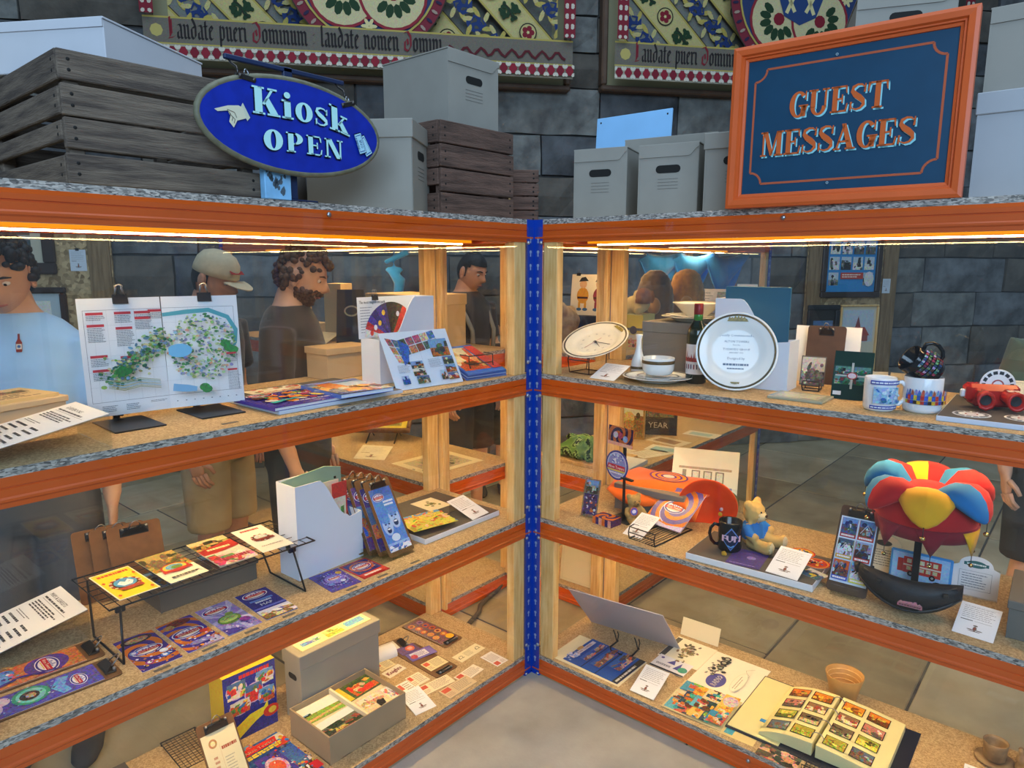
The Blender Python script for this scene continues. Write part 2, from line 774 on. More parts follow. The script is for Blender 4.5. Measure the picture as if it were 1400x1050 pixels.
    def logo(self, u, v, r, rv=None, text=('Alton', 'Towers'), ring='3b3a8c', band='c01f2e', inner='e9e6f4', rot=0.0):
        """the resort's oval badge: a blue ring, a pale castle sky and a red name band"""
        rv = rv or r*.62*self.w/self.h
        self.E(u, v, r*1.08, rv*1.08, 'f2eef8', 0, 24, rot)
        self.E(u, v, r, rv, ring, 0, 24, rot)
        self.E(u, v, r*.84, rv*.8, inner, .1, 22, rot)
        for i, hgt in enumerate((.35, .6, .45, .7, .4)):
            x = u+(i-2)*r*.22
            self.R(x-r*.07, v, x+r*.07, v+rv*hgt, '7d80b8')
        self.P([(u-r*.92, v-rv*.34), (u+r*.92, v-rv*.34), (u+r*.86, v+rv*.22), (u-r*.86, v+rv*.22)], band)
        self.T(' '.join(text).upper() if r*self.w < .02 else ' '.join(text), u, v-rv*.2, rv*.34, 'fdf6e0', wmax=r*1.5)
        self.P([(u-r*.6, v-rv*.5), (u+r*.6, v-rv*.5), (u+r*.5, v-rv*.4), (u-r*.5, v-rv*.4)], 'e7c53a')
        return self


def sheet(name, label, cat, w_, h_, loc, yaw, tilt=0.0, art=None, base='f0ede6', th=.0008, group=None, flat=None, mat_=None):
    """a sheet of card; flat ones are placed by their centre, tilted ones by the middle of the lower edge"""
    flat = tilt < 30 if flat is None else flat
    a = Art(w_, h_, th, base, y0=-h_/2 if flat else 0)
    if art:
        art(a)
    o = solo(name, a, mat_ or M_PRINT, label, cat, loc, (radians(tilt), 0, radians(yaw)), group)
    return o


# ================================================================== THE SETTING
Z1, Z2, Z3, ZT = 1.260, 0.680, 0.0869, 1.8383      # top faces of the boards
RL, RD = 1.83, 0.58                                 # rack length and depth
LEVELS = [Z3, Z2, Z1, ZT]
A141 = radians(141.1)
SV = Vector((cos(A141), sin(A141), 0))
NV = Vector((-sin(A141), cos(A141), 0))             # into the wall
W0 = Vector((CAM.x, CAM.y, 0))+Vector((-.7601, -.6498, 0))*6.0

M_STONE = [mat('wall_stone', '7b7e80', .9, c2='515253', vscale=6, bump=.9, bscale=22),
           mat('wall_stone_dark', '626466', .9, c2='3d3e3f', vscale=5, bump=.9, bscale=18),
           mat('wall_stone_pale', '84857f', .9, c2='5c5b58', vscale=7, bump=.8, bscale=25),
           mat('wall_stone_brown', '6d665c', .9, c2='4a4640', vscale=4, bump=.9, bscale=20)]
M_MORTAR = mat('mortar', '4e4c49', .95, var=.2, vscale=12, bump=.4)
M_CONC = mat('concrete', 'aaa294', .8, c2='8d867a', vscale=3.5, bump=.08, bscale=90, detail=8)
M_FLAG = [mat('flagstone', 'b5a687', .75, c2='948565', vscale=3, bump=.12, bscale=60, detail=8),
          mat('flagstone_dark', 'a59878', .75, c2='85775b', vscale=4, bump=.12, bscale=60, detail=8),
          mat('flagstone_pale', 'bdb194', .75, c2='a09476', vscale=3, bump=.12, bscale=60, detail=8)]

fl = MB()
fl.box(-9, 7, -9, 7, -.12, -.006)
fl.m = 1
fl.box(0.0, 7, 0.0, 7, -.006, 0)
floor = tag(part('floor', fl, [M_MORTAR, M_CONC], None), None, None, None, 'structure')
# worn flagstones under and beyond the racks
r = random.Random(4)
y = -6.0
while y < 5.6:
    hh = r.choice([.55, .7, .85])
    x = -6.2+r.random()*.5
    while x < 5:
        ww = r.choice([.6, .85, 1.1, 1.3])
        x1, y1 = x+ww, y+hh
        if not (x1 > 0 and y1 > 0):
            m_ = MB()
            m_.bbox(x+.005, x1-.005, y+.005, y1-.005, -.03, r.uniform(-.0035, 0), .004)
            part('flagstone', m_, r.choice(M_FLAG), floor)
        elif x < 0 or y < 0:
            for a0, a1, b0, b1 in ((x, min(x1, 0), y, y1), (max(x, 0), x1, y, min(y1, 0))):
                if a1-a0 > .03 and b1-b0 > .03:
                    m_ = MB()
                    m_.bbox(a0+.005, a1-.003, b0+.005, b1-.003, -.03, r.uniform(-.0035, -.0005), .004)
                    part('flagstone', m_, r.choice(M_FLAG), floor)
        x = x1
    y += hh
# a hairline crack in the concrete
ck = MB()
pts = []
rc = random.Random(5)
for i in range(16):
    pts.append((.86-.012*i+rc.uniform(-.008, .008), .03+.06*i, .0006))
ck.tube(pts, .0012, 4)
part('crack', ck, M_INK, floor)

wm = MB()
wm.box(-5.2, 6.2, .05, .45, -.05, 5.0)
wall = tag(part('wall_back', wm, M_MORTAR, None, W0, (0, 0, A141)), None, None, None, 'structure')
r = random.Random(9)
z = 0.0
stone_meshes = {}
while z < 4.95:
    hh = r.choice([.28, .33, .38])
    x = -5.2-r.random()*.4
    while x < 6.2:
        ww = r.choice([.4, .55, .7, .9])
        key = (ww, hh, r.randrange(3))
        if key not in stone_meshes:
            m_ = MB()
            bm = bmesh.new()
            bmesh.ops.create_grid(bm, x_segments=4, y_segments=2, size=.5)
            rr = random.Random(str(key))
            for v in bm.verts:
                px, pz = v.co.x, v.co.y
                edge = abs(px) > .49 or abs(pz) > .49
                v.co = Vector((px*(ww-.014)+(rr.uniform(-.006, .006)), .012 if edge else -rr.uniform(.006, .04), pz*(hh-.014)+rr.uniform(-.006, .006)))
            bm.verts.index_update()
            ed = [e for e in bm.edges if e.is_boundary]
            ret = bmesh.ops.extrude_edge_only(bm, edges=ed)
            for g in ret['geom']:
                if isinstance(g, bmesh.types.BMVert):
                    g.co.y = .07
            bmesh.ops.recalc_face_normals(bm, faces=bm.faces[:])
            me = bpy.data.meshes.new('stone')
            bm.to_mesh(me)
            bm.free()
            me.materials.append(M_STONE[rr.randrange(4)])
            stone_meshes[key] = me
        o = part('stone', stone_meshes[key], None, wall, (x+ww/2, r.uniform(-.01, .012), z+hh/2))
        x += ww
    z += hh

# ------------------------------------------------------------------ blackletter for the painted wall panels
BL = {'l': (.34, [[(.17, 1.5), (.17, .12), (.27, 0)]]),
      'a': (.5, [[(.12, .95), (.3, 1), (.38, .85), (.38, .1), (.48, 0)], [(.36, .6), (.14, .48), (.12, .15), (.22, 0), (.36, .12)]]),
      'u': (.56, [[(.08, 1), (.16, .88), (.16, .12), (.26, 0), (.4, .14)], [(.34, 1), (.42, .88), (.42, .12), (.52, 0)]]),
      'd': (.54, [[(.2, 1.45), (.36, 1.1), (.44, .85), (.42, .2), (.26, 0), (.14, .16), (.13, .7), (.24, .86), (.36, .8)]]),
      't': (.36, [[(.16, 1.3), (.16, .12), (.28, 0)], [(.04, .95), (.32, .95)]]),
      'e': (.44, [[(.38, .14), (.26, 0), (.13, .16), (.13, .82), (.24, 1), (.36, .82), (.16, .5)]]),
      'p': (.54, [[(.16, 1.05), (.16, -.45)], [(.18, .86), (.32, 1), (.43, .84), (.43, .2), (.3, 0), (.18, .12)]]),
      'r': (.4, [[(.06, 1), (.15, .88), (.15, .1), (.24, 0)], [(.17, .84), (.28, 1), (.37, .9)]]),
      'i': (.3, [[(.06, 1), (.15, .88), (.15, .12), (.25, 0)], [(.13, 1.3), (.19, 1.36)]]),
      'o': (.54, [[(.26, 1), (.13, .84), (.13, .18), (.28, 0), (.42, .18), (.42, .82), (.26, 1)]]),
      'm': (.86, [[(.06, 1), (.15, .88), (.15, .1), (.23, 0)], [(.17, .86), (.3, 1), (.43, .86), (.43, .1), (.51, 0)], [(.45, .86), (.58, 1), (.71, .86), (.71, .1), (.81, 0)]]),
      'n': (.58, [[(.06, 1), (.15, .88), (.15, .1), (.23, 0)], [(.17, .86), (.3, 1), (.43, .86), (.43, .1), (.53, 0)]]),
      'L': (.72, [[(.1, 1.4), (.26, 1.5), (.26, .14), (.12, 0), (.5, .08), (.64, .22)], [(.36, 1.3), (.36, .3)]]),
      'D': (.78, [[(.1, 1.35), (.4, 1.45), (.64, 1.1), (.66, .4), (.42, 0), (.14, .14), (.16, .7), (.36, .9), (.42, .5)]]),
      ':': (.3, [[(.13, .75), (.19, .82)], [(.13, .15), (.19, .22)]]), ' ': (.36, [])}


def blackletter(a, s, u, v, xh, c, cbig):
    """broad-nib strokes; xh in heights"""
    k = a.h/a.w
    sx, sy = xh*k*.92, xh
    nib = .075
    for ch in s:
        wd, st = BL[ch]
        col_ = cbig if ch.isupper() else c
        a.color(col_)
        a.z += a.step
        for pl in st:
            for (p, q), (r_, t) in zip(pl, pl[1:]):
                dx, dy = nib, nib*.75
                ps = [(p-dx, q-dy), (p+dx, q+dy), (r_+dx, t+dy), (r_-dx, t-dy)]
                a.P([(u+x*sx, v+y*sy) for x, y in ps], lift=False)
        u += wd*sx
    return u


def wall_panel_art(a, w_, h_):
    a.R(0, 0, 1, 1, '8f8a6a')
    k = w_/h_
    m_ = .115/w_                                # side border
    tb = .29/h_                                 # top of the text band
    bb = .10/h_                                 # top of the lozenge band
    GOLD, CREAM, GREY, RED, GREEN, NAVY = 'b39f50', 'beae72', '77776e', '801a28', '1f3a20', '1f3568'
    a.clip = (m_, tb, 1-m_, 1)
    a.R(0, 0, 1, 1, GREY, .2)
    per = .70/w_
    sl = k
    for kx in range(-4, 9):
        u0 = kx*per+.02
        # diagonal bands fall to the right
        def bp(u, t):
            return (u+t, 1-t*sl)

        def band(ua, ub, c, b_=0.0):
            a.P([bp(ua, -.1), bp(ub, -.1), bp(ub, 1.1), bp(ua, 1.1)], c, b_)
        band(u0-.012*per, u0+.5*per, '4a3a24')
        band(u0, u0+.485*per, GOLD)
        band(u0+.03*per, u0+.455*per, CREAM, .15)
        uc, us = u0+.243*per, u0+.745*per
        n = 21
        for j in range(-2, n):
            t = j*.047+.02*(kx % 2)
            p = bp(uc, t)
            if -.02 < p[0] < 1.02 and -.05 < p[1] < 1.05:
                if j % 2 == 0:
                    a.C(p[0], p[1], .0225, '2a2a1e')
                    a.C(p[0], p[1], .0195, CREAM)
                    for q in range(5):
                        an = q*2*pi/5
                        a.C(p[0]+.0098*cos(an), p[1]+.0098*sin(an)*k, .0068, RED, 0, 8)
                    a.C(p[0], p[1], .003, 'd9c98a', 0, 7)
                else:
                    for sx_, sy_ in ((.011, .012), (-.011, -.010), (.010, -.014), (-.013, .012), (0, 0), (.019, .003), (-.019, -.002)):
                        for q in range(3):
                            an = q*2.1+sx_*200
                            a.E(p[0]+sx_+.004*cos(an), p[1]+(sy_+.004*sin(an))*k, .0072, .0050*k, GREEN, 0, 7, an)
                    a.L([(p[0]-.016, p[1]+.016*k), (p[0]-.004, p[1]+.010*k), (p[0]+.004, p[1]-.010*k), (p[0]+.016, p[1]-.016*k)], .0022, '2a2a1e')
        for j in range(-2, 24):
            t = j*.040
            p = bp(us, t)
            if -.03 < p[0] < 1.03 and -.06 < p[1] < 1.06:
                s_ = 1 if j % 2 else -1
                pts = []
                for q in range(12):
                    an = q/11*4.4+j*.3
                    rr = .031-.0021*q
                    pts.append((p[0]+rr*cos(an)*s_*.8, p[1]+rr*sin(an)*k*.8, .0115*(1-q/16)))
                a.V(pts, NAVY)
                for q in range(6):
                    an = q*1.05+j
                    a.E(p[0]+.027*cos(an), p[1]+.027*sin(an)*k, .0150, .0058*k, GOLD if q % 2 else CREAM, .2, 7, an+.5)
                for q in range(3):
                    an = q*2.1+j*1.3
                    a.V([(p[0], p[1], .009), (p[0]+.012*cos(an), p[1]+.012*sin(an)*k, .010), (p[0]+.020*cos(an+.8), p[1]+.020*sin(an+.8)*k, .006), (p[0]+.016*cos(an+1.6), p[1]+.016*sin(an+1.6)*k, .003)], NAVY)
    # roundel with a trefoil frame
    cu, cv, rr = .5, .47, .195
    a.C(cu, cv, rr, '3a2f26', 0, 40)
    a.C(cu, cv, rr*.985, '7a2733', 0, 40)
    for q in range(48):
        an = q*2*pi/48
        a.E(cu+rr*.925*cos(an), cv+rr*.925*sin(an)*k, rr*.045, rr*.02*k, '2c2340' if q % 2 else 'a08a78', 0, 6, an)
    a.C(cu, cv, rr*.865, GOLD, 0, 40)
    a.C(cu, cv, rr*.84, '2a3a62', 0, 40)
    for q in range(4):
        an = q*pi/2+pi/4
        x, y_ = cu+rr*.42*cos(an), cv+rr*.42*sin(an)*k
        a.C(x, y_, rr*.42, '8a2430', 0, 24)
        a.C(x, y_, rr*.385, 'c7b98a', .15, 24)
        for i in range(7):
            b_ = an+(i-3)*.5
            a.E(x+rr*.2*cos(b_), y_+rr*.2*sin(b_)*k, rr*.085, rr*.05*k, GREEN, 0, 8, b_)
        a.C(x, y_, rr*.08, RED, 0, 10)
        b_ = q*pi/2
        for i in range(6):
            a.E(cu+rr*.68*cos(b_)+rr*.05*cos(i*1.05), cv+(rr*.68*sin(b_)+rr*.05*sin(i*1.05))*k, rr*.05, rr*.022*k, 'd2c48c', 0, 7, i*1.05)
    a.E(cu, cv, rr*.33, rr*.36*k, '26406e', 0, 8)
    for s_ in (-1, 1):
        a.V([(cu+s_*rr*.2, cv-rr*.22*k, rr*.05), (cu+s_*rr*.05, cv+.02*k, rr*.05), (cu+s_*rr*.1, cv+rr*.22*k, rr*.05), (cu+s_*rr*.22, cv+.01*k, rr*.05), (cu+s_*rr*.08, cv-rr*.2*k, rr*.05)], 'd6c890')
    # borders
    a.clip = (0, 0, 1, 1)
    a.R(0, bb, 1, tb, '6f675a', .15)
    a.R(0, tb-.008, 1, tb, GOLD)
    a.R(0, bb, 1, bb+.008, GOLD)
    a.C(.028, (bb+tb)/2, .014, 'b9a860', 0, 8)
    e = blackletter(a, 'Laudate pueri Dominum : laudate nomen Domini', .05, bb+.028, .062, '231d1c', '7d1f29')
    a.V([(e+.01+q*.0085, bb+.045+.018*sin(q*1.4), .006) for q in range(int((.985-e)/.0085))], '5a1a20')
    a.R(0, 0, 1, bb, 'a59b86')
    nn = 42
    for q in range(nn):
        u = (q+.5)/nn
        a.P([(u-.0105, bb*.5), (u-.004, bb*.86), (u+.004, bb*.86), (u+.0105, bb*.5), (u+.004, bb*.14), (u-.004, bb*.14)], '8d2030' if q % 2 else '7a1c2b')
        for dx, dy in ((-.0095, .3), (.0095, .3), (-.0095, -.3), (.0095, -.3)):
            a.E(u+dx, bb*(.5+dy), .0042, .012, 'cfc7b4', 0, 6, .8 if dx*dy > 0 else -.8)
    for x0 in (0, 1-m_*.8):
        a.R(x0, tb, x0+m_*.8, 1, '7d1f2c')
        for q in range(17):
            v_ = tb+.03+q*(1-tb)/17
            for dx, dy in ((-.25, .22), (.25, .22), (-.25, -.22), (.25, -.22)):
                a.E(x0+m_*.8*(.5+dx), v_+dy*.09, .005, .009, 'c9c0ac', 0, 6, .75 if dx*dy > 0 else -.75)


M_FRAMEW = mat('old_frame_wood', '5c4636', .6, var=.15, vscale=10)
for x0, x1, zb, lab in ((-2.72, .46, 3.065, 'painted gothic wall panel with gold border ending between the stone pier and the kiosk sign'),
                        (.72, 3.95, 3.085, 'painted gothic wall panel partly hidden behind the orange framed sign')):
    t = thing('painted_wall_panel', lab, 'wall panel', W0+SV*((x0+x1)/2)+Vector((0, 0, zb))-NV*.05, (0, 0, A141), 'painted panels on the stone wall')
    w_, h_ = x1-x0, 1.55
    a = Art(w_-.08, h_-.04, .02, '8f8a6a', step=.0002)
    wall_panel_art(a, w_, h_)
    part('painting', a, M_MATTE, t, (0, 0, .04), (pi/2, 0, 0))
    for (bx0, bx1, bz0, bz1) in ((-w_/2, w_/2, 0, .045), (-w_/2, -w_/2+.05, .045, h_), (w_/2-.05, w_/2, .045, h_)):
        m_ = MB()
        m_.bbox(bx0, bx1, -.06, .04, bz0, bz1, .012)
        part('frame_rail', m_, M_FRAMEW, t)


# ------------------------------------------------------------------ racks
def beam_mesh(L):
    m_ = MB()
    pr = [(0, 0), (0, -.021), (-.003, -.0225), (-.003, -.0245), (0, -.026), (0, -.042), (.0035, -.046), (.0035, -.051), (0, -.055), (0, -.065), (-.028, -.065), (-.028, 0)]
    n = len(pr)
    vs = [(0, y_, z_) for y_, z_ in pr]+[(L, y_, z_) for y_, z_ in pr]
    m_.add(vs, [tuple(range(n)), tuple(range(2*n-1, n-1, -1))]+[(i, n+i, n+(i+1) % n, (i+1) % n) for i in range(n)])
    return m_.mesh('beam', M_ORANGE)


BEAM_L, BEAM_S = beam_mesh(RL-.012), beam_mesh(RD-.012)
_b = MB()
_b.lathe([(0, .006), (.0045, .0055), (.007, .003), (.0075, 0), (0, 0)], 10)
BOLT = _b.mesh('bolt', M_ZINC)
_s = MB()
_s.bbox(0, .063, 0, .04, 0, .5, .002)


def upright_mesh():
    m_ = MB()
    m_.box(0, .040, -.002, 0, 0, 1.838)
    m_.box(0, .002, -.040, -.002, 0, 1.838)
    m_.box(-.006, .046, -.046, .006, 0, .003)
    return m_.mesh('upright', M_BLUE)


def slots_mesh():
    m_ = MB()
    z_ = .07
    while z_ < 1.80:
        m_.m = 0
        m_.prism([(.020+.006*cos(i*pi/4), z_+.006*sin(i*pi/4)) for i in range(8)], -.0004, .0004, M=Matrix.Rotation(pi/2, 4, 'X'))
        m_.prism([(.0172, z_-.017), (.0228, z_-.017), (.0222, z_), (.0178, z_)], -.0004, .0004, M=Matrix.Rotation(pi/2, 4, 'X'))
        z_ += .05
    return m_.mesh('keyhole', mat('bright_steel_slot', 'b8c4d8', .4, metal=.3))


UPR, SLOT = upright_mesh(), slots_mesh()
stud_cache = {}


def stud_mesh(h):
    h = round(h, 3)
    if h not in stud_cache:
        m_ = MB()
        m_.bbox(0, .063, 0, .038, 0, h, .002)
        stud_cache[h] = m_.mesh('timber_stud', M_PINE)
    return stud_cache[h]


def pane_mesh(L):
    m_ = MB()
    m_.box(0, L, 0, .004, 0, 1.79)
    return m_.mesh('glass_pane', M_GLASS)


PANE = pane_mesh(RL-.03)


def rack(label, loc, rz, bolts=False, off=(.003, .003), vs=0.0, far=(1, 1)):
    t = thing('shelf_rack', label, 'shelving', loc, (0, 0, radians(rz)), 'shelf racks joined in a cross')
    for (px, py, rr) in ((0, 0, 0), (RL, 0, -90), (0, -RD, 90), (RL, -RD, 180)):
        u = part('upright', UPR, None, t, (px, py, 0), (0, 0, radians(rr)))
        part('keyhole', SLOT, None, u, kind='stuff')
        part('keyhole', SLOT, None, u, rot=(0, 0, -pi/2), kind='stuff')
        if bolts and py == 0:
            for lz in LEVELS:
                for dz in (.045, -.085):
                    if lz+dz > 1.82 or lz+dz < 0:
                        continue
                    part('bolt', BOLT, None, u, (.034, .0005, lz+dz), (-pi/2, 0, 0)) if rr == 0 else part('bolt', BOLT, None, u, (-.0005, -.034, lz+dz), (0, -pi/2, 0))
    for i, lz in enumerate(LEVELS):
        zb = lz-.018
        b0 = part('beam', BEAM_L, None, t, (.006, -.003, zb))
        b1 = part('beam', BEAM_L, None, t, (RL-.006, -RD+.003, zb), (0, 0, pi))
        part('beam', BEAM_S, None, t, (.003, -RD+.006, zb), (0, 0, pi/2))
        part('beam', BEAM_S, None, t, (RL-.003, -.006, zb), (0, 0, -pi/2))
        if bolts and i in (3, 0):
            part('bolt', BOLT, None, b0, (.90, 0, -.012 if i == 3 else -.02), (-pi/2, 0, 0))
        m_ = MB()
        m_.box(.004, RL-.004, -RD+.003, -.003, zb, lz)
        part('shelf_board', m_, M_CHIP, t)
        if i < 3:
            h = LEVELS[i+1]-.018-lz
            for j, (sx, sy) in enumerate(((off[0], -.044), (RL-.066-off[0], -.044), (off[1], -RD+.006), (RL-.066-off[1], -RD+.006))):
                if j in (1, 3) and not far[j//2]:
                    continue
                part('timber_stud', stud_mesh(h), None, t, (sx, sy, lz))
            # tie bar with the lamp strip under the board above
            zt = LEVELS[i+1]-.018
            c_ = MB()
            c_.box(.05, RL-.05, -.31, -.27, zt-.066, zt-.0005)
            ch = part('light_channel', c_, M_ORANGE, t)
            e_ = MB()
            e_.box(.10, RL-.10, -.302, -.278, zt-.0705, zt-.0665)
            part('led_lens', e_, M_LED, ch)
            e_ = MB()
            for y0, y1 in ((-.313, -.3102), (-.2698, -.267)):  # glowing strips added on the bar sides to imitate lit enamel
                e_.box(.06, RL-.06, y0, y1, zt-.064, zt-.046)
            part('lit_side_glow', e_, M_AMBER, ch, label='added glow imitating the lit sides of the orange bar')
    for y0 in (-.063-vs, -RD+.0+vs):
        m_ = MB()
        m_.bbox(-.022, -.0035, y0, y0+.063, .09, 1.80, .002)
        part('timber_stud', m_, M_PINE, t)
    part('glass_pane', PANE, None, t, (.015, .0035, .02))
    part('glass_pane', PANE, None, t, (.015, -RD-.0075, .02))
    return t


rack('shelf rack with the map, magazine files and leaflets, running under the blue oval sign', (0, 0, 0), 0, True, (.042, .003), far=(0, 1))
rb = rack('shelf rack with plates, mugs and jester hat, running under the orange framed sign', (-RD, 0, 0), 90, False, (.003, .042), far=(1, 0))
rack('shelf rack behind the map rack, seen through its glass, holding framed paper and tan boxes', (0, -RD, 0), -90, vs=.024)
rack('shelf rack behind the plate rack, seen through its glass, holding plush toys and green cloth', (-RD, -RD, 0), 180, vs=.024)
# visible fixings on the plate rack
for o in list(rb.children):
    if o.name.startswith('upright') and abs(o.location.x) < .01 and abs(o.location.y+RD) < .01:
        for lz in LEVELS:
            for dz in (.045, -.085):
                if 0 < lz+dz < 1.82:
                    part('bolt', BOLT, None, o, (-.0005, -.034, lz+dz), (0, -pi/2, 0))
    if o.name.startswith('beam') and abs(o.rotation_euler.z-pi) < .01 and (o.location.z > 1.7 or o.location.z < .1):
        part('bolt', BOLT, None, o, (.90, 0, -.012 if o.location.z > 1 else -.02), (-pi/2, 0, 0))

# power cable in the open middle of the cross
cb = MB()
cpts = [(-.02, -.40, .012), (-.087, -.45, .012), (-.16, -.475, .012), (-.206, -.492, .012), (-.26, -.535, .012), (-.33, -.556, .012), (-.43, -.575, .012), (-.524, -.604, .03), (-.56, -.60, .2), (-.565, -.595, .6)]
cb.tube(cpts, .011, 8)
solo('power_cable', cb, mat('grey_rubber', '4c4742', .6), 'thick grey cable snaking over the floor in the open middle of the racks', 'cable')
cb = MB()
for i in range(3):
    cb.m = 0
    cb.prism([(-.006, 0), (.006, 0), (.005, .35), (-.005, .35)], -.002, .002, M=Matrix.Translation((-.50+.012*i, -.562-.004*i, .02)) @ Matrix.Rotation(.10-.05*i, 4, 'Y') @ Matrix.Rotation(pi/2, 4, 'X'))


# ================================================================== PEOPLE
SKIN = mat('skin', 'c99478', .5, var=.05, vscale=20)
SKIN2 = mat('skin_pale', 'd3a68c', .5, var=.05, vscale=20)
M_HAIR = mat('dark_hair', '1d1612', .6, var=.3, vscale=60)
M_GINGER = mat('brown_hair', '5a3a1e', .6, var=.3, vscale=60)
M_EYE = mat_print('eye_paint', .2)


def head_mb(k=1.0, n=44, mm=34):
    """sculpted head, face towards +Y, centre at the origin"""
    def g(a, s):
        return math.exp(-(a/s)**2)

    def pos(d):
        x, y, z = d
        X, Y, Z = x*.076, y*.097, z*.118
        if z < 0:
            X *= 1-.30*(-z)**1.5
            Y *= 1-(.10 if y > 0 else .30)*(-z)**1.3
        if y > 0:
            f = y
            Y -= .010*f*f*g(z, .6)*(abs(x)*1.2)
            Y += f*.030*g(x, .15)*(g(z+.20, .13) if z < -.20 else g(z+.20, .22))
            Y -= f*.013*(g(abs(x)-.37, .15)*g(z-.05, .11))
            Y += f*.007*g(abs(x)-.33, .25)*g(z-.22, .09)
            Y += f*.010*g(x, .24)*g(z+.47, .055)+f*.009*g(x, .22)*g(z+.57, .05)
            Y -= f*.005*g(x, .25)*g(z+.52, .025)
            Y += f*.013*g(x, .22)*g(z+.80, .14)
        return Vector((X, Y, Z))*k
    m_ = MB()
    vs, fs, cs = [], [], []
    for i in range(mm+1):
        t = pi*i/mm
        for j in range(n):
            a = 2*pi*j/n
            vs.append(pos((sin(t)*cos(a), sin(t)*sin(a), cos(t))))
    for i in range(mm):
        for j in range(n):
            l = (j+1) % n
            fs.append((i*n+j, (i+1)*n+j, (i+1)*n+l, i*n+l))
    m_.add(vs, fs, True)
    for s in (-1, 1):
        for c, r_ in (((s*.078, -.006, .0), (.010, .022, .034)), ((s*.079, -.004, -.03), (.008, .012, .012)), ((s*.085, -.004, .004), (.005, .016, .026))):
            m_.ell([q*k for q in c], [q*k for q in r_], 12, 8)
    return m_, pos


def person(label, loc, face, height=1.76, skin=SKIN, hair=M_HAIR, hairstyle='curly', pitch=-12, yaw=0, shirt='222222', shorts='3a3f4a',
           arms='down', cap=False, beard=False, legs=True, bare=True, extra=None, group=None):
    k = height/1.75
    t = thing('person', label, 'person', loc, (0, 0, radians(face-90)), group)
    b = MB()
    ez = lambda z: z*k
    T = [(.90, .150, .105, 0), (.98, .160, .11, -.005), (1.08, .148, .098, 0), (1.2, .160, .105, .004), (1.33, .180, .115, 0), (1.42, .182, .100, -.008), (1.47, .13, .078, -.012), (1.505, .074, .066, -.006), (1.58, .056, .060, .012)]
    b.loft([((0, y_*k, z_*k), (rx*k, 0, 0), (0, ry*k, 0)) for z_, rx, ry, y_ in T], 20)
    hands = MB()
    for s in (-1, 1):
        b.limb([(s*.085*k, 0, ez(.93)), (s*.092*k, .01, ez(.75)), (s*.095*k, .012, ez(.50)), (s*.097*k, -.008, ez(.38)), (s*.097*k, -.015, ez(.2)), (s*.097*k, -.012, ez(.07))],
               [.095*k, .085*k, .057*k, .058*k, .042*k, .036*k], 14)
        b.ell((s*.10*k, .05*k, ez(.034)), (.033*k, .105*k, .026*k), 12, 8)
        sh = Vector((s*.185*k, -.005, ez(1.42)))
        if arms == 'down':
            el = Vector((s*.235*k, -.03, ez(1.12)))
            wr = Vector((s*.235*k, .05*k, ez(.87)))
        elif arms == 'rest':
            el = Vector((s*.245*k, .02*k, ez(1.13)))
            wr = Vector((s*.16*k, .22*k, ez(1.02)))
        else:
            el = Vector((s*.25*k, -.02, ez(1.14)))
            wr = Vector((s*.19*k, .14*k, ez(.92)))
        b.limb([sh, sh.lerp(el, .5), el, el.lerp(wr, .35), wr], [.056*k, .050*k, .041*k, .040*k, .027*k], 12)
        d = (wr-el).normalized()
        side = d.cross(Vector((s, 0, 0))).normalized()
        lat = side.cross(d)
        pm = wr+d*.045*k
        b.loft([(wr, lat*.016*k, side*.026*k), (pm, lat*.015*k, side*.042*k), (wr+d*.088*k, lat*.012*k, side*.040*k)], 12)
        inn = Vector((-s, 0, 0))
        for q, (o_, l_) in enumerate(((-.030, .066), (-.010, .076), (.010, .072), (.029, .056))):
            p0 = wr+d*.08*k+side*o_*k
            p1 = p0+d*l_*.5*k+inn*.008*k
            p2 = p0+d*l_*.85*k+inn*.028*k
            hands.limb([p0, p1, p2], [.009*k, .0085*k, .007*k], 8)
        p0 = wr+d*.03*k-side*.03*k
        hands.limb([p0, p0-side*.028*k+d*.03*k+inn*.01*k, p0-side*.03*k+d*.06*k+inn*.022*k], [.012*k, .010*k, .008*k], 8)
    body = remesh(b, .014, 4)
    o_ = len(body.v)
    body.v += hands.v
    body.f += [[i+o_ for i in f] for f in hands.f]
    body.mi += hands.mi
    body.sm += hands.sm
    body.c += hands.c
    hb, pos = head_mb(k)
    piv = Vector((0, .012*k, ez(1.55)))
    HM = Matrix.Translation(piv) @ Matrix.Rotation(radians(yaw), 4, 'Z') @ Matrix.Rotation(radians(pitch), 4, 'X') @ Matrix.Translation((0, .014*k, .075*k))
    o_ = len(body.v)
    body.v += [tuple(HM @ Vector(v)) for v in hb.v]
    body.f += [[i+o_ for i in f] for f in hb.f]
    body.mi += hb.mi
    body.sm += hb.sm
    body.c += hb.c
    bo = part('body', body, skin, t)
    for s in (-1, 1):
        e = MB()
        e.color('e8e4df')
        e.ell((s*.029*k, .074*k, .008*k), (.0125*k, .011*k, .0085*k), 12, 8, M=HM)
        e.color('2b1d14')
        e.ell((s*.029*k, .0815*k, .006*k), (.0055*k, .0045*k, .0055*k), 10, 6, M=HM)
        part('eye', e, M_EYE, t)
        e = MB()
        e.tube([HM @ Vector((s*.012*k, .094*k, .026*k)), HM @ Vector((s*.030*k, .091*k, .031*k)), HM @ Vector((s*.047*k, .078*k, .026*k))], [.003*k, .0042*k, .002*k], 6)
        part('eyebrow', e, hair, t)
    e = MB()
    e.tube([HM @ Vector((-.022*k, .081*k, -.0605*k)), HM @ Vector((-.01*k, .0915*k, -.0585*k)), HM @ Vector((0, .093*k, -.060*k)), HM @ Vector((.01*k, .0915*k, -.0585*k)), HM @ Vector((.022*k, .081*k, -.0605*k))], [.002*k, .0045*k, .0045*k, .0045*k, .002*k], 6)
    part('lip', e, mat('lips', 'a8655a', .4), t)
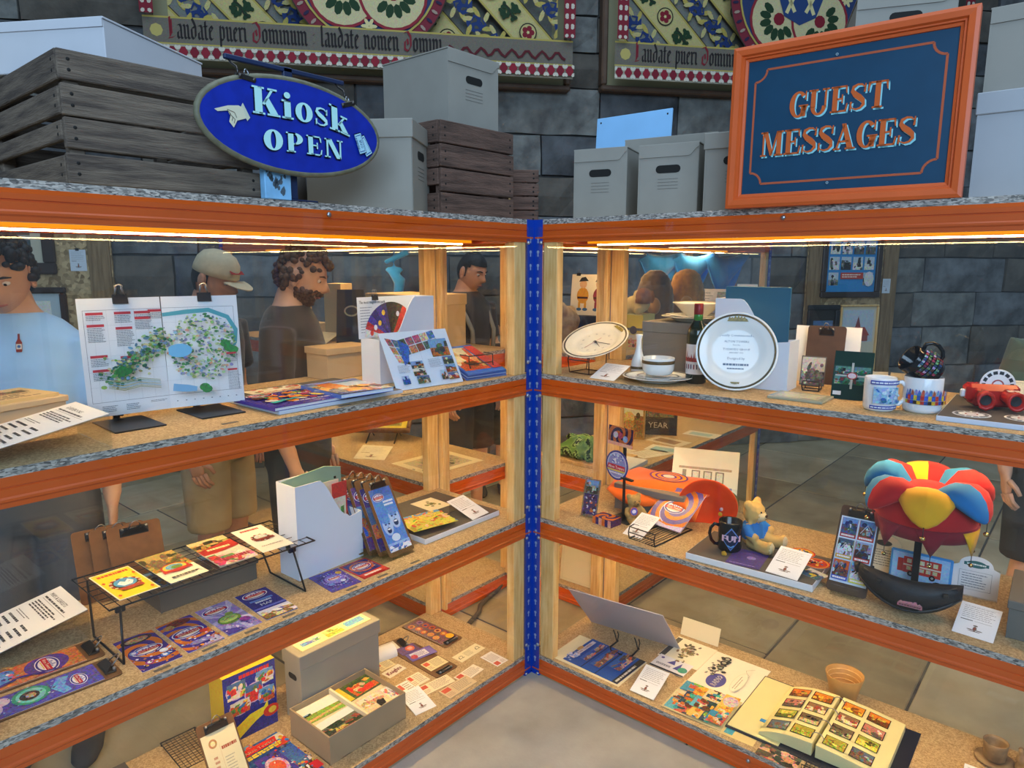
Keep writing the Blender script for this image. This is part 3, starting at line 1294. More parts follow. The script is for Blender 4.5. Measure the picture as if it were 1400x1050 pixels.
    rr = random.Random(label)
    hm = MB()
    if hairstyle == 'curly':
        cnt = 0
        while cnt < 240:
            d = Vector((rr.gauss(0, 1), rr.gauss(0, 1), rr.gauss(0, 1))).normalized()
            ok = d.z > .42 or (d.y < .15 and d.z > -.15) or (d.y < -.4 and d.z > -.5) or (d.z > .32 and d.y > .3)
            if not ok or (d.y > .75 and d.z < .5):
                continue
            p = pos(d)*rr.uniform(1.03, 1.16)
            q = rr.uniform(.010, .019)*k
            hm.ell(p, (q, q, q*rr.uniform(.7, 1.1)), 7, 5, M=HM)
            cnt += 1
    else:
        n, m2 = 30, 20
        vs, fs = [], []
        for i in range(m2+1):
            th = pi*i/m2
            for j in range(n):
                a = 2*pi*j/n
                d = Vector((sin(th)*cos(a), sin(th)*sin(a), cos(th)))
                vs.append(pos(d)*(1.06+.03*rr.random()) if True else None)
        for i in range(m2):
            for j in range(n):
                l = (j+1) % n
                c = Vector((sin(pi*(i+.5)/m2)*cos(2*pi*(j+.5)/n), sin(pi*(i+.5)/m2)*sin(2*pi*(j+.5)/n), cos(pi*(i+.5)/m2)))
                if c.z > .5 or (c.y < .12 and c.z > -.02) or (c.y < -.45 and c.z > -.5) or (abs(c.x) > .75 and c.z > -.1 and c.y < .3):
                    fs.append((i*n+j, (i+1)*n+j, (i+1)*n+l, i*n+l))
        hm.add(vs, fs, True, M=HM)
    part('hair', hm, hair, t)
    if beard:
        bm_ = MB()
        cnt = 0
        while cnt < 170:
            d = Vector((rr.gauss(0, 1), abs(rr.gauss(0, 1)), rr.gauss(0, 1))).normalized()
            if not (d.z < -.28 and d.y > .05 and not (abs(d.x) < .25 and -.62 < d.z < -.42)):
                continue
            p = pos(d)*rr.uniform(1.0, 1.09)
            q = rr.uniform(.007, .012)*k
            bm_.ell(p, (q, q, q), 6, 4, M=HM)
            cnt += 1
        part('beard', bm_, hair, t)
    if cap:
        cm = MB()
        prof = [(.0, .132), (.03, .130), (.06, .115), (.079, .085), (.086, .05), (.087, .028), (.084, .026)]
        cm.lathe([(a*k, z_*k) for a, z_ in prof], 26, M=HM @ Matrix.Diagonal((1, 1.2, 1, 1)))
        cm.prism([(.075*k*cos(a), .09*k+.085*k*sin(a)) for a in [pi*i/12 for i in range(13)]], .030*k, .034*k, M=HM @ Matrix.Rotation(radians(-8), 4, 'X'))
        co = part('cap', cm, mat('beige_canvas', 'cdbf9f', .8, var=.06, vscale=50), t)
        lg = Art(.09*k, .04*k, .0003, None)
        lg.P([(0, .1), (1, .0), (1, .5), (0, .55)], 'a02822')
        lg.P([(.3, .5), (.7, .5), (.5, 1)], 'b08a4a')
        part('badge', lg, M_MATTE, co, HM @ Vector((0, .1065*k, .055*k)), (radians(72+pitch), 0, radians(180+yaw)))
    if shirt:
        c = MB()
        T2 = [(.90, .168, .119, 0), (.99, .174, .122, -.004), (1.1, .166, .115, 0), (1.22, .174, .120, .004), (1.33, .192, .127, 0), (1.42, .192, .112, -.008), (1.472, .138, .092, -.012), (1.50, .086, .079, -.006)]
        c.loft([((0, y_*k, z_*k), (rx*k, 0, 0), (0, ry*k, 0)) for z_, rx, ry, y_ in T2], 22)
        for s in (-1, 1):
            sh = Vector((s*.180*k, -.005, ez(1.42)))
            el = Vector((s*.24*k, -.01 if arms != 'rest' else .02*k, ez(1.13)))
            c.limb([sh, sh.lerp(el, .45), sh.lerp(el, .75)], [.070*k, .069*k, .070*k], 14)
        cm = remesh(c, .013, 2)
        part('t_shirt', cm, mat('cloth_'+{'222222': 'black'}.get(shirt, shirt), shirt, .9, var=.06, vscale=9, bump=.25, bscale=14, sheen=.2), t)
    if shorts:
        c = MB()
        c.loft([((0, 0, z_*k), (rx*k, 0, 0), (0, ry*k, 0)) for z_, rx, ry in ((1.0, .182, .132), (.93, .188, .136), (.84, .188, .134), (.80, .17, .11))], 20)
        for s in (-1, 1):
            c.limb([(s*.09*k, 0, ez(.9)), (s*.098*k, .006, ez(.7)), (s*.102*k, .01, ez(.50 if bare else .08))], [.105*k, .102*k, (.094 if bare else .062)*k], 16)
        part('shorts' if bare else 'trousers', remesh(c, .014, 2), mat('shorts_'+shorts, shorts, .9, var=.08, vscale=12, bump=.2, bscale=16), t)
    for s in (-1, 1):
        c = MB()
        c.loft([((s*.10*k, y_*k, .004+h_*k), (w_*k, 0, 0), (0, 0, h_*k)) for y_, w_, h_ in ((-.075, .025, .03), (-.05, .04, .045), (.03, .043, .04), (.11, .048, .03), (.165, .038, .022), (.19, .015, .012))], 14)
        part('shoe', c, mat('shoe_cloth', '2a2b30', .7), t)
    return t


p1 = person('man in a pale blue t-shirt with dark curly hair, looking down beside the map stand', (1.430, -.98, 0), 61, 1.775, SKIN2, M_HAIR, 'curly', -22, 0, '9ccaf8', '55565c')
em = Art(.024, .060, .002)
em.P([(.2, 0), (.8, 0), (.85, .08), (.85, .5), (.62, .68), (.62, .95), (.38, .95), (.38, .68), (.15, .5), (.15, .08)], '8a2a1c')
em.R(.2, .15, .8, .42, 'e3ddd0')
em.C(.5, .29, .2, '3a6aa8', 0, 10)
part('emblem', em, M_MATTE, p1, (-.040, .114, 1.405), (radians(76), 0, pi))
p2 = person('man in a beige cap with a red badge, bending towards the racks behind the map', (.61, -1.36, 0), 118, 1.74, SKIN, M_HAIR, 'short', -18, 0, '2f2c2c', 'b09a72', cap=True)
p3 = person('bearded man in a dark brown t-shirt, seen in profile looking down', (.475, -.905, 0), 132, 1.76, SKIN2, M_GINGER, 'curly', -20, 0, '3d332c', '33363c', beard=True)
p4 = person('man with short black hair in a dark grey t-shirt, beyond the timber studs', (-1.05, -1.38, 0), 92, 1.765, SKIN, M_HAIR, 'short', -18, 0, '34343c', '2c2e36')
st = MB()
for s in (-1, 1):
    st.tube([(s*.10, -.06, 1.45), (s*.11, .075, 1.40), (s*.10, .138, 1.28), (s*.09, .135, 1.1)], .014, 8)
part('backpack_strap', st, mat('strap_webbing', '8a8478', .8), p4)
person('boy with dark hair in a black top, facing the racks from far behind', (-1.62, -1.69, 0), 48, 1.31, SKIN2, M_HAIR, 'short', -6, 0, '222222', '2b2d33')
person('bare-legged visitor at the far end of the plate rack, only a knee in view', (-1.42, 1.60, 0), 30, 1.7, SKIN2, M_HAIR, 'curly', -10, 0, '5f6a55', '2e2f33')


# ================================================================== HELPERS FOR THE EXHIBITS
def stadium(cx, cz, w_, h_, n=6):
    r_ = h_/2
    return [(cx+w_/2-r_+r_*cos(-pi/2+pi*i/n), cz+r_*sin(-pi/2+pi*i/n)) for i in range(n+1)]+[(cx-w_/2+r_+r_*cos(pi/2+pi*i/n), cz+r_*sin(pi/2+pi*i/n)) for i in range(n+1)]


RX90 = Matrix.Rotation(pi/2, 4, 'X')       # drawing (x, y) -> (x, z), thickness towards -y
M_LIDE = mat('board_edge', '6c675e', .8)


def archive_box(label, loc, yaw, w_, d_, h_, style='flap', hole=True, m=None, rot=None, cat='box', group=None, fl=1):
    """records box, the face with the hand hole towards local -y"""
    m = m or M_KRAFT
    t = thing('archive_box', label, cat, loc, rot or (0, 0, radians(yaw)), group)
    b = MB()
    b.bbox(-w_/2, w_/2, -d_/2, d_/2, 0, h_-.002, .002)
    b.box(-w_/2-.0008, -w_/2+.004, -d_/2-.0012, -d_/2, 0, h_*.86)
    part('carton', b, m, t)
    l = MB()
    if style == 'flap':
        f_ = h_*.17
        l.bbox(-w_/2-.002, w_/2+.002, -d_/2-.003, d_/2+.002, h_-.002, h_+.003, .001)
        q = w_/2
        pl = [(-q, h_), (q, h_), (q, h_-.012 if fl > 0 else h_-f_), (q*.9 if fl > 0 else q, h_-f_*.45 if fl > 0 else h_-f_), (q*.74, h_-f_*.93), (q*.66, h_-f_), (-q, h_-f_)]
        if fl < 0:
            pl = [(-x, z_) for x, z_ in [(-q, h_), (q, h_), (q, h_-.012), (q*.9, h_-f_*.45), (q*.74, h_-f_*.93), (q*.66, h_-f_), (-q, h_-f_)]]
        l.prism(pl, d_/2+.0005, d_/2+.0035, M=RX90)
    elif style == 'lid':
        f_ = h_*.19
        o_ = .005
        l.bbox(-w_/2-o_, w_/2+o_, -d_/2-o_, d_/2+o_, h_-f_, h_+.004, .002)
    if l.v:
        part('lid', l, m, t)
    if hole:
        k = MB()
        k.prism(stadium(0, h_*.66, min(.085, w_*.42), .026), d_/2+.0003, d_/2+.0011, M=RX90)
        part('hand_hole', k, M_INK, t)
        k = MB()
        for i in range(4):
            k.prism([(-w_*.17, h_*(.52-.045*i)), (w_*.17, h_*(.52-.045*i)), (w_*.17, h_*(.52-.045*i)+.0012), (-w_*.17, h_*(.52-.045*i)+.0012)], d_/2+.0003, d_/2+.0008, M=RX90)
        part('printed_lines', k, M_LIDE, t)
    return t


def crate(label, loc, yaw, w_, d_, h_, n=4, m=None, seed=1, gap=.010):
    m = m or M_CRATE
    r_ = random.Random(seed)
    t = thing('wooden_crate', label, 'crate', loc, (0, 0, radians(yaw)), 'old fruit crates on the top boards')
    for sx in (-1, 1):
        for sy in (-1, 1):
            b = MB()
            x, y_ = sx*(w_/2-.028), sy*(d_/2-.028)
            b.bbox(x-.015, x+.015, y_-.015, y_+.015, .002, h_-.004, .003)
            part('corner_post', b, m, t)
    sh = h_/n
    for side in range(4):
        L_ = (w_ if side % 2 == 0 else d_-.026)
        off = (d_/2 if side % 2 == 0 else w_/2)-.0065
        for i in range(n):
            b = MB()
            z0, z1 = i*sh+gap/2*r_.uniform(.3, 1.4), (i+1)*sh-gap/2*r_.uniform(.3, 1.4)
            if side % 2 and i == 1 and n == 4:
                z0 += sh*.22
            q = r_.uniform(-.002, .002)
            b.bbox(-L_/2+abs(q), L_/2-abs(q), -.0065, .0065, z0, z1, .0025)
            b.m = 1
            for sx in (-1, 1):
                for dz in (.32, .68):
                    b.lathe([(0, .0008), (.0035, .0006), (.004, 0)], 7, M=Matrix.Translation((sx*(L_/2-.022), -.0065, z0+(z1-z0)*dz)) @ RX90)
            a_ = side*pi/2
            part('slat', b, [m, M_INK], t, (off*sin(a_), -off*cos(a_), 0), (0, radians(r_.uniform(-.35, .35)), a_))
    b = MB()
    b.box(-w_/2+.014, w_/2-.014, -d_/2+.014, d_/2-.014, .003, .010)
    part('base_board', b, m, t)
    return t


# ------------------------------------------------------------------ fat-face lettering
def _rect(x0, y0, x1, y1):
    return [(x0, y0), (x1, y0), (x1, y1), (x0, y1)]


def _ring(cx, cy, rx, ry, ix, iy, a0=0, a1=360, n=22):
    out = []
    for i in range(n):
        a, b = radians(a0+(a1-a0)*i/n), radians(a0+(a1-a0)*(i+1)/n)
        out.append([(cx+ix*cos(a), cy+iy*sin(a)), (cx+rx*cos(a), cy+ry*sin(a)), (cx+rx*cos(b), cy+ry*sin(b)), (cx+ix*cos(b), cy+iy*sin(b))])
    return out


def _stem(x, w_, y0=0.0, y1=1.0, s=.09, t=.07):
    return [_rect(x, y0, x+w_, y1), _rect(x-s, y0, x+w_+s, y0+t), _rect(x-s, y1-t, x+w_+s, y1)]


def _S(x0, w_, h_):
    pts = [(.86, .70, .02), (.86, .84, .05), (.70, .95, .08), (.46, .965, .10), (.22, .88, .17), (.18, .74, .22), (.34, .60, .27), (.60, .47, .28), (.80, .34, .24), (.84, .20, .18), (.66, .07, .10), (.42, .035, .08), (.20, .10, .05), (.13, .28, .02)]
    out = []
    P = [(x0+a*w_, b*h_, c*min(1, w_)) for a, b, c in pts]
    q = []
    for i, (a, b, c) in enumerate(P):
        p0, p1 = P[max(0, i-1)], P[min(len(P)-1, i+1)]
        dx, dy = p1[0]-p0[0], p1[1]-p0[1]
        l = sqrt(dx*dx+dy*dy) or 1
        q.append(((a-dy/l*c/2, b+dx/l*c/2), (a+dy/l*c/2, b-dx/l*c/2)))
    for (a, b), (d, e) in zip(q, q[1:]):
        out.append([a, b, e, d])
    out.append([(x0+.80*w_, .66*h_), (x0+.92*w_, .66*h_), (x0+.92*w_, .98*h_), (x0+.86*w_, .98*h_)])
    out.append([(x0+.08*w_, .02*h_), (x0+.14*w_, .02*h_), (x0+.20*w_, .34*h_), (x0+.08*w_, .34*h_)])
    return out


FAT = {
    'G': (.98, _ring(.48, .5, .46, .52, .20, .43, 42, 330)+_ring(.48, .5, .46, .52, .24, .46, 330, 352, 4)+[_rect(.62, .02, .86, .44), _rect(.50, .40, .98, .47), [(.80, .66), (.88, .66), (.88, 1.0), (.82, 1.0)]]),
    'U': (1.04, [_rect(.1, .3, .34, 1), _rect(0, .93, .45, 1), _rect(.78, .3, .88, 1), _rect(.66, .93, 1.0, 1)]+_ring(.49, .34, .39, .36, .18, .27, 180, 360, 14)),
    'E': (.86, _stem(.1, .25)+[_rect(.3, 0, .8, .07), _rect(.3, .93, .78, 1), _rect(.3, .47, .58, .54), [(.70, 0), (.80, 0), (.84, .32), (.79, .32)], [(.68, 1), (.78, 1), (.80, .70), (.75, .70)], _rect(.54, .34, .61, .67)]),
    'S': (.82, _S(0, .84, 1.0)),
    'T': (.96, [_rect(.36, 0, .61, 1), _rect(.25, 0, .72, .07), _rect(.04, .93, .93, 1), [(.02, .66), (.07, .66), (.16, 1), (.04, 1)], [(.95, .66), (.90, .66), (.81, 1), (.93, 1)]]),
    'M': (1.24, [_rect(.1, 0, .19, 1), _rect(0, 0, .30, .07), _rect(0, .93, .32, 1), [(.12, 1), (.36, 1), (.66, .12), (.52, .02)], [(.54, .02), (.62, .02), (.92, 1), (.84, 1)], _rect(.84, 0, 1.09, 1), _rect(.74, 0, 1.19, .07), _rect(.84, .93, 1.19, 1)]),
    'A': (1.04, [[(.08, 0), (.18, 0), (.50, .95), (.44, 1)], [(.34, 1), (.54, 1), (.94, 0), (.66, 0)], _rect(.22, .28, .72, .35), _rect(0, 0, .30, .07), _rect(.55, 0, 1.03, .07)]),
    'K': (1.08, _stem(.1, .28)+[[(.38, .40), (.46, .36), (.82, .95), (.72, .95)], _rect(.60, .93, .96, 1), [(.44, .52), (.62, .66), (1.0, .04), (.68, .04)], _rect(.56, 0, 1.06, .07)]),
    'i': (.50, [_rect(.11, 0, .37, .70), _rect(.01, 0, .47, .07), _rect(.01, .63, .37, .70)]+_ring(.24, .88, .13, .12, 0, 0, n=12)),
    'o': (.76, _ring(.37, .355, .36, .375, .11, .30)),
    's': (.62, _S(0, .62, .71)),
    'k': (.90, [_rect(.1, 0, .36, 1), _rect(0, 0, .45, .07), _rect(0, .93, .36, 1), [(.36, .30), (.42, .25), (.70, .65), (.62, .65)], _rect(.50, .63, .80, .70), [(.40, .36), (.54, .48), (.86, .04), (.58, .04)], _rect(.48, 0, .90, .07)]),
    'O': (1.0, _ring(.49, .5, .47, .52, .13, .43)),
    'P': (.92, _stem(.1, .28)+_ring(.42, .70, .44, .30, .16, .23, -90, 90, 14)+[_rect(.38, .93, .5, 1), _rect(.38, .40, .5, .47)]),
    'N': (1.06, [_rect(.1, 0, .2, 1), _rect(0, 0, .31, .07), _rect(0, .93, .34, 1), [(.1, 1), (.38, 1), (.92, 0), (.66, 0)], _rect(.83, 0, .92, 1), _rect(.70, .93, 1.02, 1)]),
}


def fat_text(a, s, u, v, hh, c, shadow=None, sd=(.04, -.05), arc=None, space=.06, squeeze=1.0, wfit=None):
    k = a.h/a.w
    if wfit:
        squeeze = wfit/((sum(FAT[ch][0]+space for ch in s)-space)*hh*k)
    sx, sy = hh*k*squeeze, hh
    tot = sum(FAT[ch][0]+space for ch in s)-space
    for col_, dx, dy in (((shadow, sd[0], sd[1]), (c, 0, 0)) if shadow else ((c, 0, 0),)):
        x = u-tot*sx/2
        a.color(col_)
        for ch in s:
            wd, polys = FAT[ch]
            a.z += a.step
            for pl in polys:
                a.P([(x+(px+dx)*sx, v+(py+dy)*sy+(arc((x+px*sx-u)) if arc else 0)) for px, py in pl], lift=False)
            x += (wd+space)*sx


# ================================================================== ON TOP OF THE RACKS
crate('large grey weathered fruit crate under the white box, left of the blue oval sign', (1.312, -.30, ZT), 180, .445, .54, .278, 4, M_CRATE, 3)
archive_box('white archive box lying on the large grey fruit crate', (1.320, -.410, ZT+.2795), 121, .36, .38, .112, 'flap', False, mat('white_board', 'c9c9cc', .7, var=.03), group='archive boxes on the top boards', fl=-1)
crate('dark brown slatted crate carrying an archive box, between the blue sign and the corner post', (.222, -.24, ZT), 180, .375, .34, .312, 4, M_CRATE2, 8, .007)
crate('small brown slatted crate standing far back in the corner behind the blue post', (-.17, -.32, ZT), 135, .30, .22, .215, 4, M_CRATE2, 12, .007)
archive_box('archive box with hand hole, standing on top of the dark brown crate', (.170, -.315, ZT+.3135), 180, .262, .345, .252, 'flap', group='archive boxes on the top boards')
archive_box('archive box with a loose lid, standing behind the blue oval sign', (.575, -.235, ZT), 214, .23, .345, .275, 'lid', group='archive boxes on the top boards')
archive_box('archive box nearest the corner post in the row by the orange framed sign', (-.215, .185, ZT), 105, .20, .20, .247, 'flap', group='archive boxes on the top boards')
archive_box('middle archive box of the row by the orange framed sign, hand hole facing front', (-.24, .455, ZT), 103, .205, .24, .235, 'flap', group='archive boxes on the top boards')
archive_box('archive box half covered by the left edge of the orange framed sign', (-.22, .705, ZT), 102, .20, .22, .245, 'lid', group='archive boxes on the top boards')
archive_box('grey box lying flat across the two boxes behind the row, flap sprung open', (-.47, .32, ZT), 100, .36, .12, .315, 'flap', False, group='archive boxes on the top boards')
archive_box('archive box peeping out between the orange framed sign and the row', (-.46, .72, ZT), 95, .26, .16, .31, 'lid', False, group='archive boxes on the top boards')
low = archive_box('pale lidded archive box with hand hole, right beside the orange framed sign', (-.30, 1.535, ZT), 92, .36, .36, .262, 'lid', m=mat('pale_board', 'a7aaad', .75, var=.03), group='archive boxes on the top boards')
archive_box('dark archive box stacked on the pale lidded box at the right edge', (-.34, 1.535, ZT+.267), 92, .36, .34, .21, 'flap', False, group='archive boxes on the top boards')
archive_box('archive box lying under the high one, hidden behind the orange sign', (-.40, 1.105, ZT), 92, .32, .30, .42, 'lid', False, group='archive boxes on the top boards')
archive_box('archive box with hand hole seen over the top edge of the orange framed sign', (-.42, 1.08, ZT+.4255), 112, .26, .30, .17, 'flap', group='archive boxes on the top boards')
b = MB()
b.bbox(-.175, .175, -.004, .004, 0, .235, .001)
b.m = 1
for sx in (-.155, .155):
    b.lathe([(0, .0012), (.003, .001), (.004, 0)], 8, M=Matrix.Translation((sx, -.004, .215)) @ RX90)
pb = solo('leaning_board', b, [mat('pale_blue_paint', '8fc4ee', .5, var=.03), M_INK], 'pale blue board leaning behind the archive boxes by the corner', 'board', (-.535, .085, ZT+.218), (radians(-4), 0, radians(92)))
b = MB()
b.bbox(-.165, .165, -.07, .07, 0, .216, .002)
solo('kraft_carton', b, M_KRAFT, 'plain low carton under the pale blue board', 'box', (-.50, .085, ZT), (0, 0, radians(92)))
b = MB()
b.bbox(-.022, .022, -.012, .012, 0, .24, .002)
solo('pine_batten', b, M_PINE, 'upright pine batten standing between the dark and the small crate', 'batten', (-.10, -.23, ZT))

# peeling blue painted post piece by the crate
b = MB()
b.bbox(-.038, .038, -.012, .012, 0, .098, .002)
b.m = 1
rr = random.Random(3)
for i in range(22):
    x, z_ = rr.uniform(-.032, .032), rr.uniform(.006, .09)
    q = rr.uniform(.003, .009)
    b.prism([(x+q*rr.uniform(.5, 1)*cos(a*pi/3), z_+q*rr.uniform(.6, 1.8)*sin(a*pi/3)) for a in range(6)], .0121, .0126, M=RX90)
solo('painted_post', b, [mat('peeling_blue_paint', '86bfe6', .7, var=.1, vscale=30), mat('bare_wood_patch', '52616c', .8)], 'short post of peeling pale blue paint between the large crate and the sign stand', 'post', (1.060, -.010, ZT), (0, 0, radians(180)))

# oval kiosk sign and its bracket
IRON = mat('blue_black_iron', '1b2a4c', .5, var=.1)
t = thing('sign_bracket', 'dark blue iron post with a crossbar carrying the oval sign', 'sign bracket', (1.010, -.012, ZT))
b = MB()
b.bbox(-.013, .013, -.006, .006, .004, .335, .002)
b.bbox(-.07, .07, -.012, .012, 0, .004, .001)
part('post', b, IRON, t)
b = MB()
b.bbox(-.175, .17, -.006, .006, .322, .334, .002)
part('crossbar', b, IRON, t)
for x in (.158, -.150):
    b = MB()
    b.tube([(x, .0, .322), (x, .012, .312), (x, .034, .300), (x, .040, .288), (x, .034, .278), (x, .028, .285)], .0028, 7)
    part('hook', b, M_DKSTEEL, t)
t = thing('kiosk_sign', 'blue oval sign lettered Kiosk OPEN hanging from an iron bracket', 'sign', (1.012, .022, ZT+.182), (0, 0, pi))
b = MB()
N = 48
ov = [(.259*cos(2*pi*i/N), .1125*sin(2*pi*i/N)) for i in range(N)]
b.prism(ov, -.007, .007, M=RX90)
part('board', b, mat('sign_blue', '0f2a9c', .35, var=.12, vscale=30), t)
b = MB()
b.tube([(x*1.006, 0, z_*1.012) for x, z_ in ov], .0085, 8, closed=True)
part('rim', b, mat('sign_rim', '6f6c56', .6, var=.2, vscale=40), t)
a = Art(.52, .226, .0078, None, y0=-.113, step=.00015)
arc = lambda d: .08-.95*d*d*1.5-d*.04
fat_text(a, 'Kiosk', .535, .525, .285, 'b7e9e6', '08102e', (-.05, -.06), arc=lambda d: .05-1.1*max(0, d)**2, space=.04, wfit=.55)
fat_text(a, 'OPEN', .535, .20, .215, 'b7e9e6', '08102e', (-.05, -.07), arc=lambda d: .02-.2*d*d, space=.12, wfit=.46)
# pointing hand
hd = [(.075, .545), (.13, .60), (.185, .615), (.20, .645), (.225, .60), (.232, .50), (.215, .49), (.175, .47), (.15, .395), (.135, .44), (.12, .47), (.135, .52), (.12, .53), (.085, .525)]
a.P([(.196, .60), (.21, .655), (.243, .515), (.228, .475)], 'c9cdb6')
a.color('d8d4b8')
a.z += .0002
for i in range(1, len(hd)-1):
    pass
a.P([(.07, .545), (.135, .60), (.145, .555), (.085, .525)], 'd8d4b8')
a.P([(.135, .60), (.188, .62), (.21, .60), (.222, .50), (.18, .465), (.145, .50), (.13, .56)], 'd8d4b8')
a.P([(.145, .50), (.18, .475), (.158, .385), (.137, .44)], 'd8d4b8')
for q in ((.140, .50), (.150, .47), (.160, .45)):
    a.L([(q[0]-.008, q[1]+.05), (q[0]+.006, q[1]+.02), (q[0]+.001, q[1]-.02)], .0025, '2a2622')
a.L([(.13, .56), (.165, .54), (.175, .49)], .0025, '2a2622')
# two little tickets
for du, dv, rt_ in ((.905, .54, .55), (.872, .56, .35)):
    c_, s_ = cos(rt_), sin(rt_)
    k_ = .52/.226
    pl = [(-.022, -.05), (.022, -.05), (.022, .05), (-.022, .05)]
    a.P([(du+x*c_-y_*s_, dv-.13+(x*s_+y_*c_)*k_) for x, y_ in [(q[0]*1.1, q[1]*1.1) for q in pl]], '0a1440')
    a.P([(du+x*c_-y_*s_, dv-.13+(x*s_+y_*c_)*k_) for x, y_ in pl], 'a9d7e6')
    a.P([(du+x*c_-y_*s_, dv-.13+(x*s_+y_*c_)*k_) for x, y_ in [(q[0]*.8, q[1]*.86) for q in pl]], '1c4f9a')
    a.P([(du+x*c_-y_*s_, dv-.13+(x*s_+y_*c_)*k_) for x, y_ in [(q[0]*.7, q[1]*.78) for q in pl]], 'a9d7e6')
a.T('ADMIT', .860, .43, .032, '12306e', rot=.35+pi/2)
a.T('ONE', .884, .43, .034, '12306e', rot=.35+pi/2)
part('lettering', a, M_GLOSSY, t, None, (pi/2, 0, 0))
for x0, x1, z0 in ((-.155, -.115, .095), (.138, .18, .083)):
    b = MB()
    sl_ = .10 if x0 < 0 else -.32
    b.bbox(-.022, .022, -.0015, .0015, -.006, .006, .001)
    for sx in (-1, 1):
        b.lathe([(0, .003), (.004, .002), (.005, 0)], 8, M=Matrix.Translation((sx*.018, -.0015, 0)) @ RX90)
    part('hanging_plate', b, M_DKSTEEL, t, ((x0+x1)/2, -.0095, z0), (0, sl_, 0))
    b = MB()
    b.tube([((x0+x1)/2+.006*cos(i*pi/5), -.006+.002*sin(i), z0+.012+.008*sin(i*pi/5)) for i in range(10)], .0018, 6, closed=True)
    part('eye_ring', b, M_STEEL, t)

# framed sign
t = thing('framed_sign', 'navy sign lettered GUEST MESSAGES in an orange moulded frame, leaning on the boxes', 'sign', (-.012, 1.06, ZT), (radians(-1.2), 0, radians(93.4)))
W_, H_ = .60, .452
M_SO = mat('sign_orange', 'cf5a22', .45, var=.05, vscale=8)
for i, (cx, cz, ln, rt_) in enumerate(((0, .021, W_, 0), (0, H_-.021, W_, pi), (-W_/2+.021, H_/2, H_, -pi/2), (W_/2-.021, H_/2, H_, pi/2))):
    b = MB()
    prof = [(-.021, .0), (-.021, -.030), (-.012, -.033), (.002, -.031), (.006, -.024), (.010, -.024), (.012, -.018), (.019, -.016), (.021, -.006), (.021, 0)]
    n = len(prof)
    vs = []
    for sg in (-1, 1):
        for q, y_ in prof:
            vs.append((sg*(ln/2-(q+.021)), y_, q))
    b.add(vs, [tuple(range(n-1, -1, -1)), tuple(range(n, 2*n))]+[(j, (j+1) % n, n+(j+1) % n, n+j) for j in range(n)])
    part('frame_rail', b, M_SO, t, (cx, 0, cz), (0, -rt_ if i > 1 else rt_, 0))
b = MB()
b.box(-W_/2+.03, W_/2-.03, -.012, -.004, .03, H_-.03)
part('panel', b, mat('sign_navy', '083c58', .45, var=.06, vscale=20), t)
a = Art(W_-.084, H_-.084, .0003, None, step=.00015)
kk = a.w/a.h


def cut_corner(ins, rad):
    x0, x1, y0, y1 = ins, 1-ins, ins*kk*1.25, 1-ins*kk*1.25
    out = []
    for cx, cy_, a0 in ((x1, y0, 180), (x1, y1, 270), (x0, y1, 360), (x0, y0, 90)):
        for i in range(7):
            an = radians(a0-15*i)
            out.append((cx+rad*cos(an), cy_+rad*kk*sin(an)))
    return out


oc, ic = cut_corner(.040, .062), cut_corner(.052, .062)
oc = oc+oc[:1]
a.L([((p[0]), p[1]) for p in oc], .0115, 'b35b3d')
fat_text(a, 'GUEST', .475, .545, .185, 'c8602e', '8fd0d6', (.07, -.06), space=.03, wfit=.485)
fat_text(a, 'MESSAGES', .475, .275, .185, 'c8602e', '8fd0d6', (.07, -.06), space=.0, wfit=.765)
for v_ in (.045, .955):
    a.C(.46, v_, .007, '9fb4b8', 0, 10)
    a.C(.46, v_, .004, '34506e', 0, 8)
part('lettering', a, M_GLOSSY, t, (0, -.0122, .042), (pi/2, 0, 0))
# dried seed head behind the box
b = MB()
rr = random.Random(6)
for i in range(90):
    d = Vector((rr.gauss(0, 1), rr.gauss(0, 1), abs(rr.gauss(0, 1)))).normalized()
    b.tube([(0, 0, .0), d*.03+Vector((0, 0, .03))], [.0012, .002], 4)
b.tube([(0, 0, -.1), (0, 0, .01)], .002, 5)
solo('dried_flower', b, mat('straw', 'a39678', .8), 'dried fluffy seed head poking up behind the oval sign', 'flower', (.735, -.42, ZT+.265))
b = MB()
b.lathe([(.028, .0), (.034, .06), (.030, .17), (.026, .165), (.030, .06), (.0, .006)], 16)
solo('flower_jar', b, M_DGREY, 'dark jar holding the dried seed head behind the oval sign', 'jar', (.735, -.42, ZT))


# ------------------------------------------------------------------ small exhibit builders
E_ = .0006


def clip_parts(t, y0, z0, w_=.075, M=None, s=1.0):
    """lever-arch clip at the head of a clipboard"""
    M = M or Matrix()
    b = MB()
    b.bbox(-w_/2*s, w_/2*s, y0-.022*s, y0+.004*s, z0, z0+.0025, .001, M=M)
    b.prism([(-w_/2*s, 0), (w_/2*s, 0), (w_*.30*s, .020*s), (-w_*.30*s, .020*s)], 0, .0018, M=M @ Matrix.Translation((0, y0-.018*s, z0+.002)) @ Matrix.Rotation(radians(38), 4, 'X'))
    b.tube([(-w_*.36*s, y0, z0+.005*s), (w_*.36*s, y0, z0+.005*s)], .0042*s, 8, M=M)
    k = part('clip', b, M_DKSTEEL, t)
    b = MB()
    b.tube([(-w_*.22*s, y0-.002, z0+.008*s), (-w_*.16*s, y0+.012*s, z0+.018*s), (-w_*.05*s, y0+.020*s, z0+.024*s), (w_*.05*s, y0+.020*s, z0+.024*s), (w_*.16*s, y0+.012*s, z0+.018*s), (w_*.22*s, y0-.002, z0+.008*s)], .0016*s, 6, M=M)
    for sx in (-1, 1):
        b.ell((sx*w_*.42*s, y0, z0+.006*s), (.005*s, .005*s, .005*s), 8, 6, M=M)
    part('lever', b, M_STEEL, k)


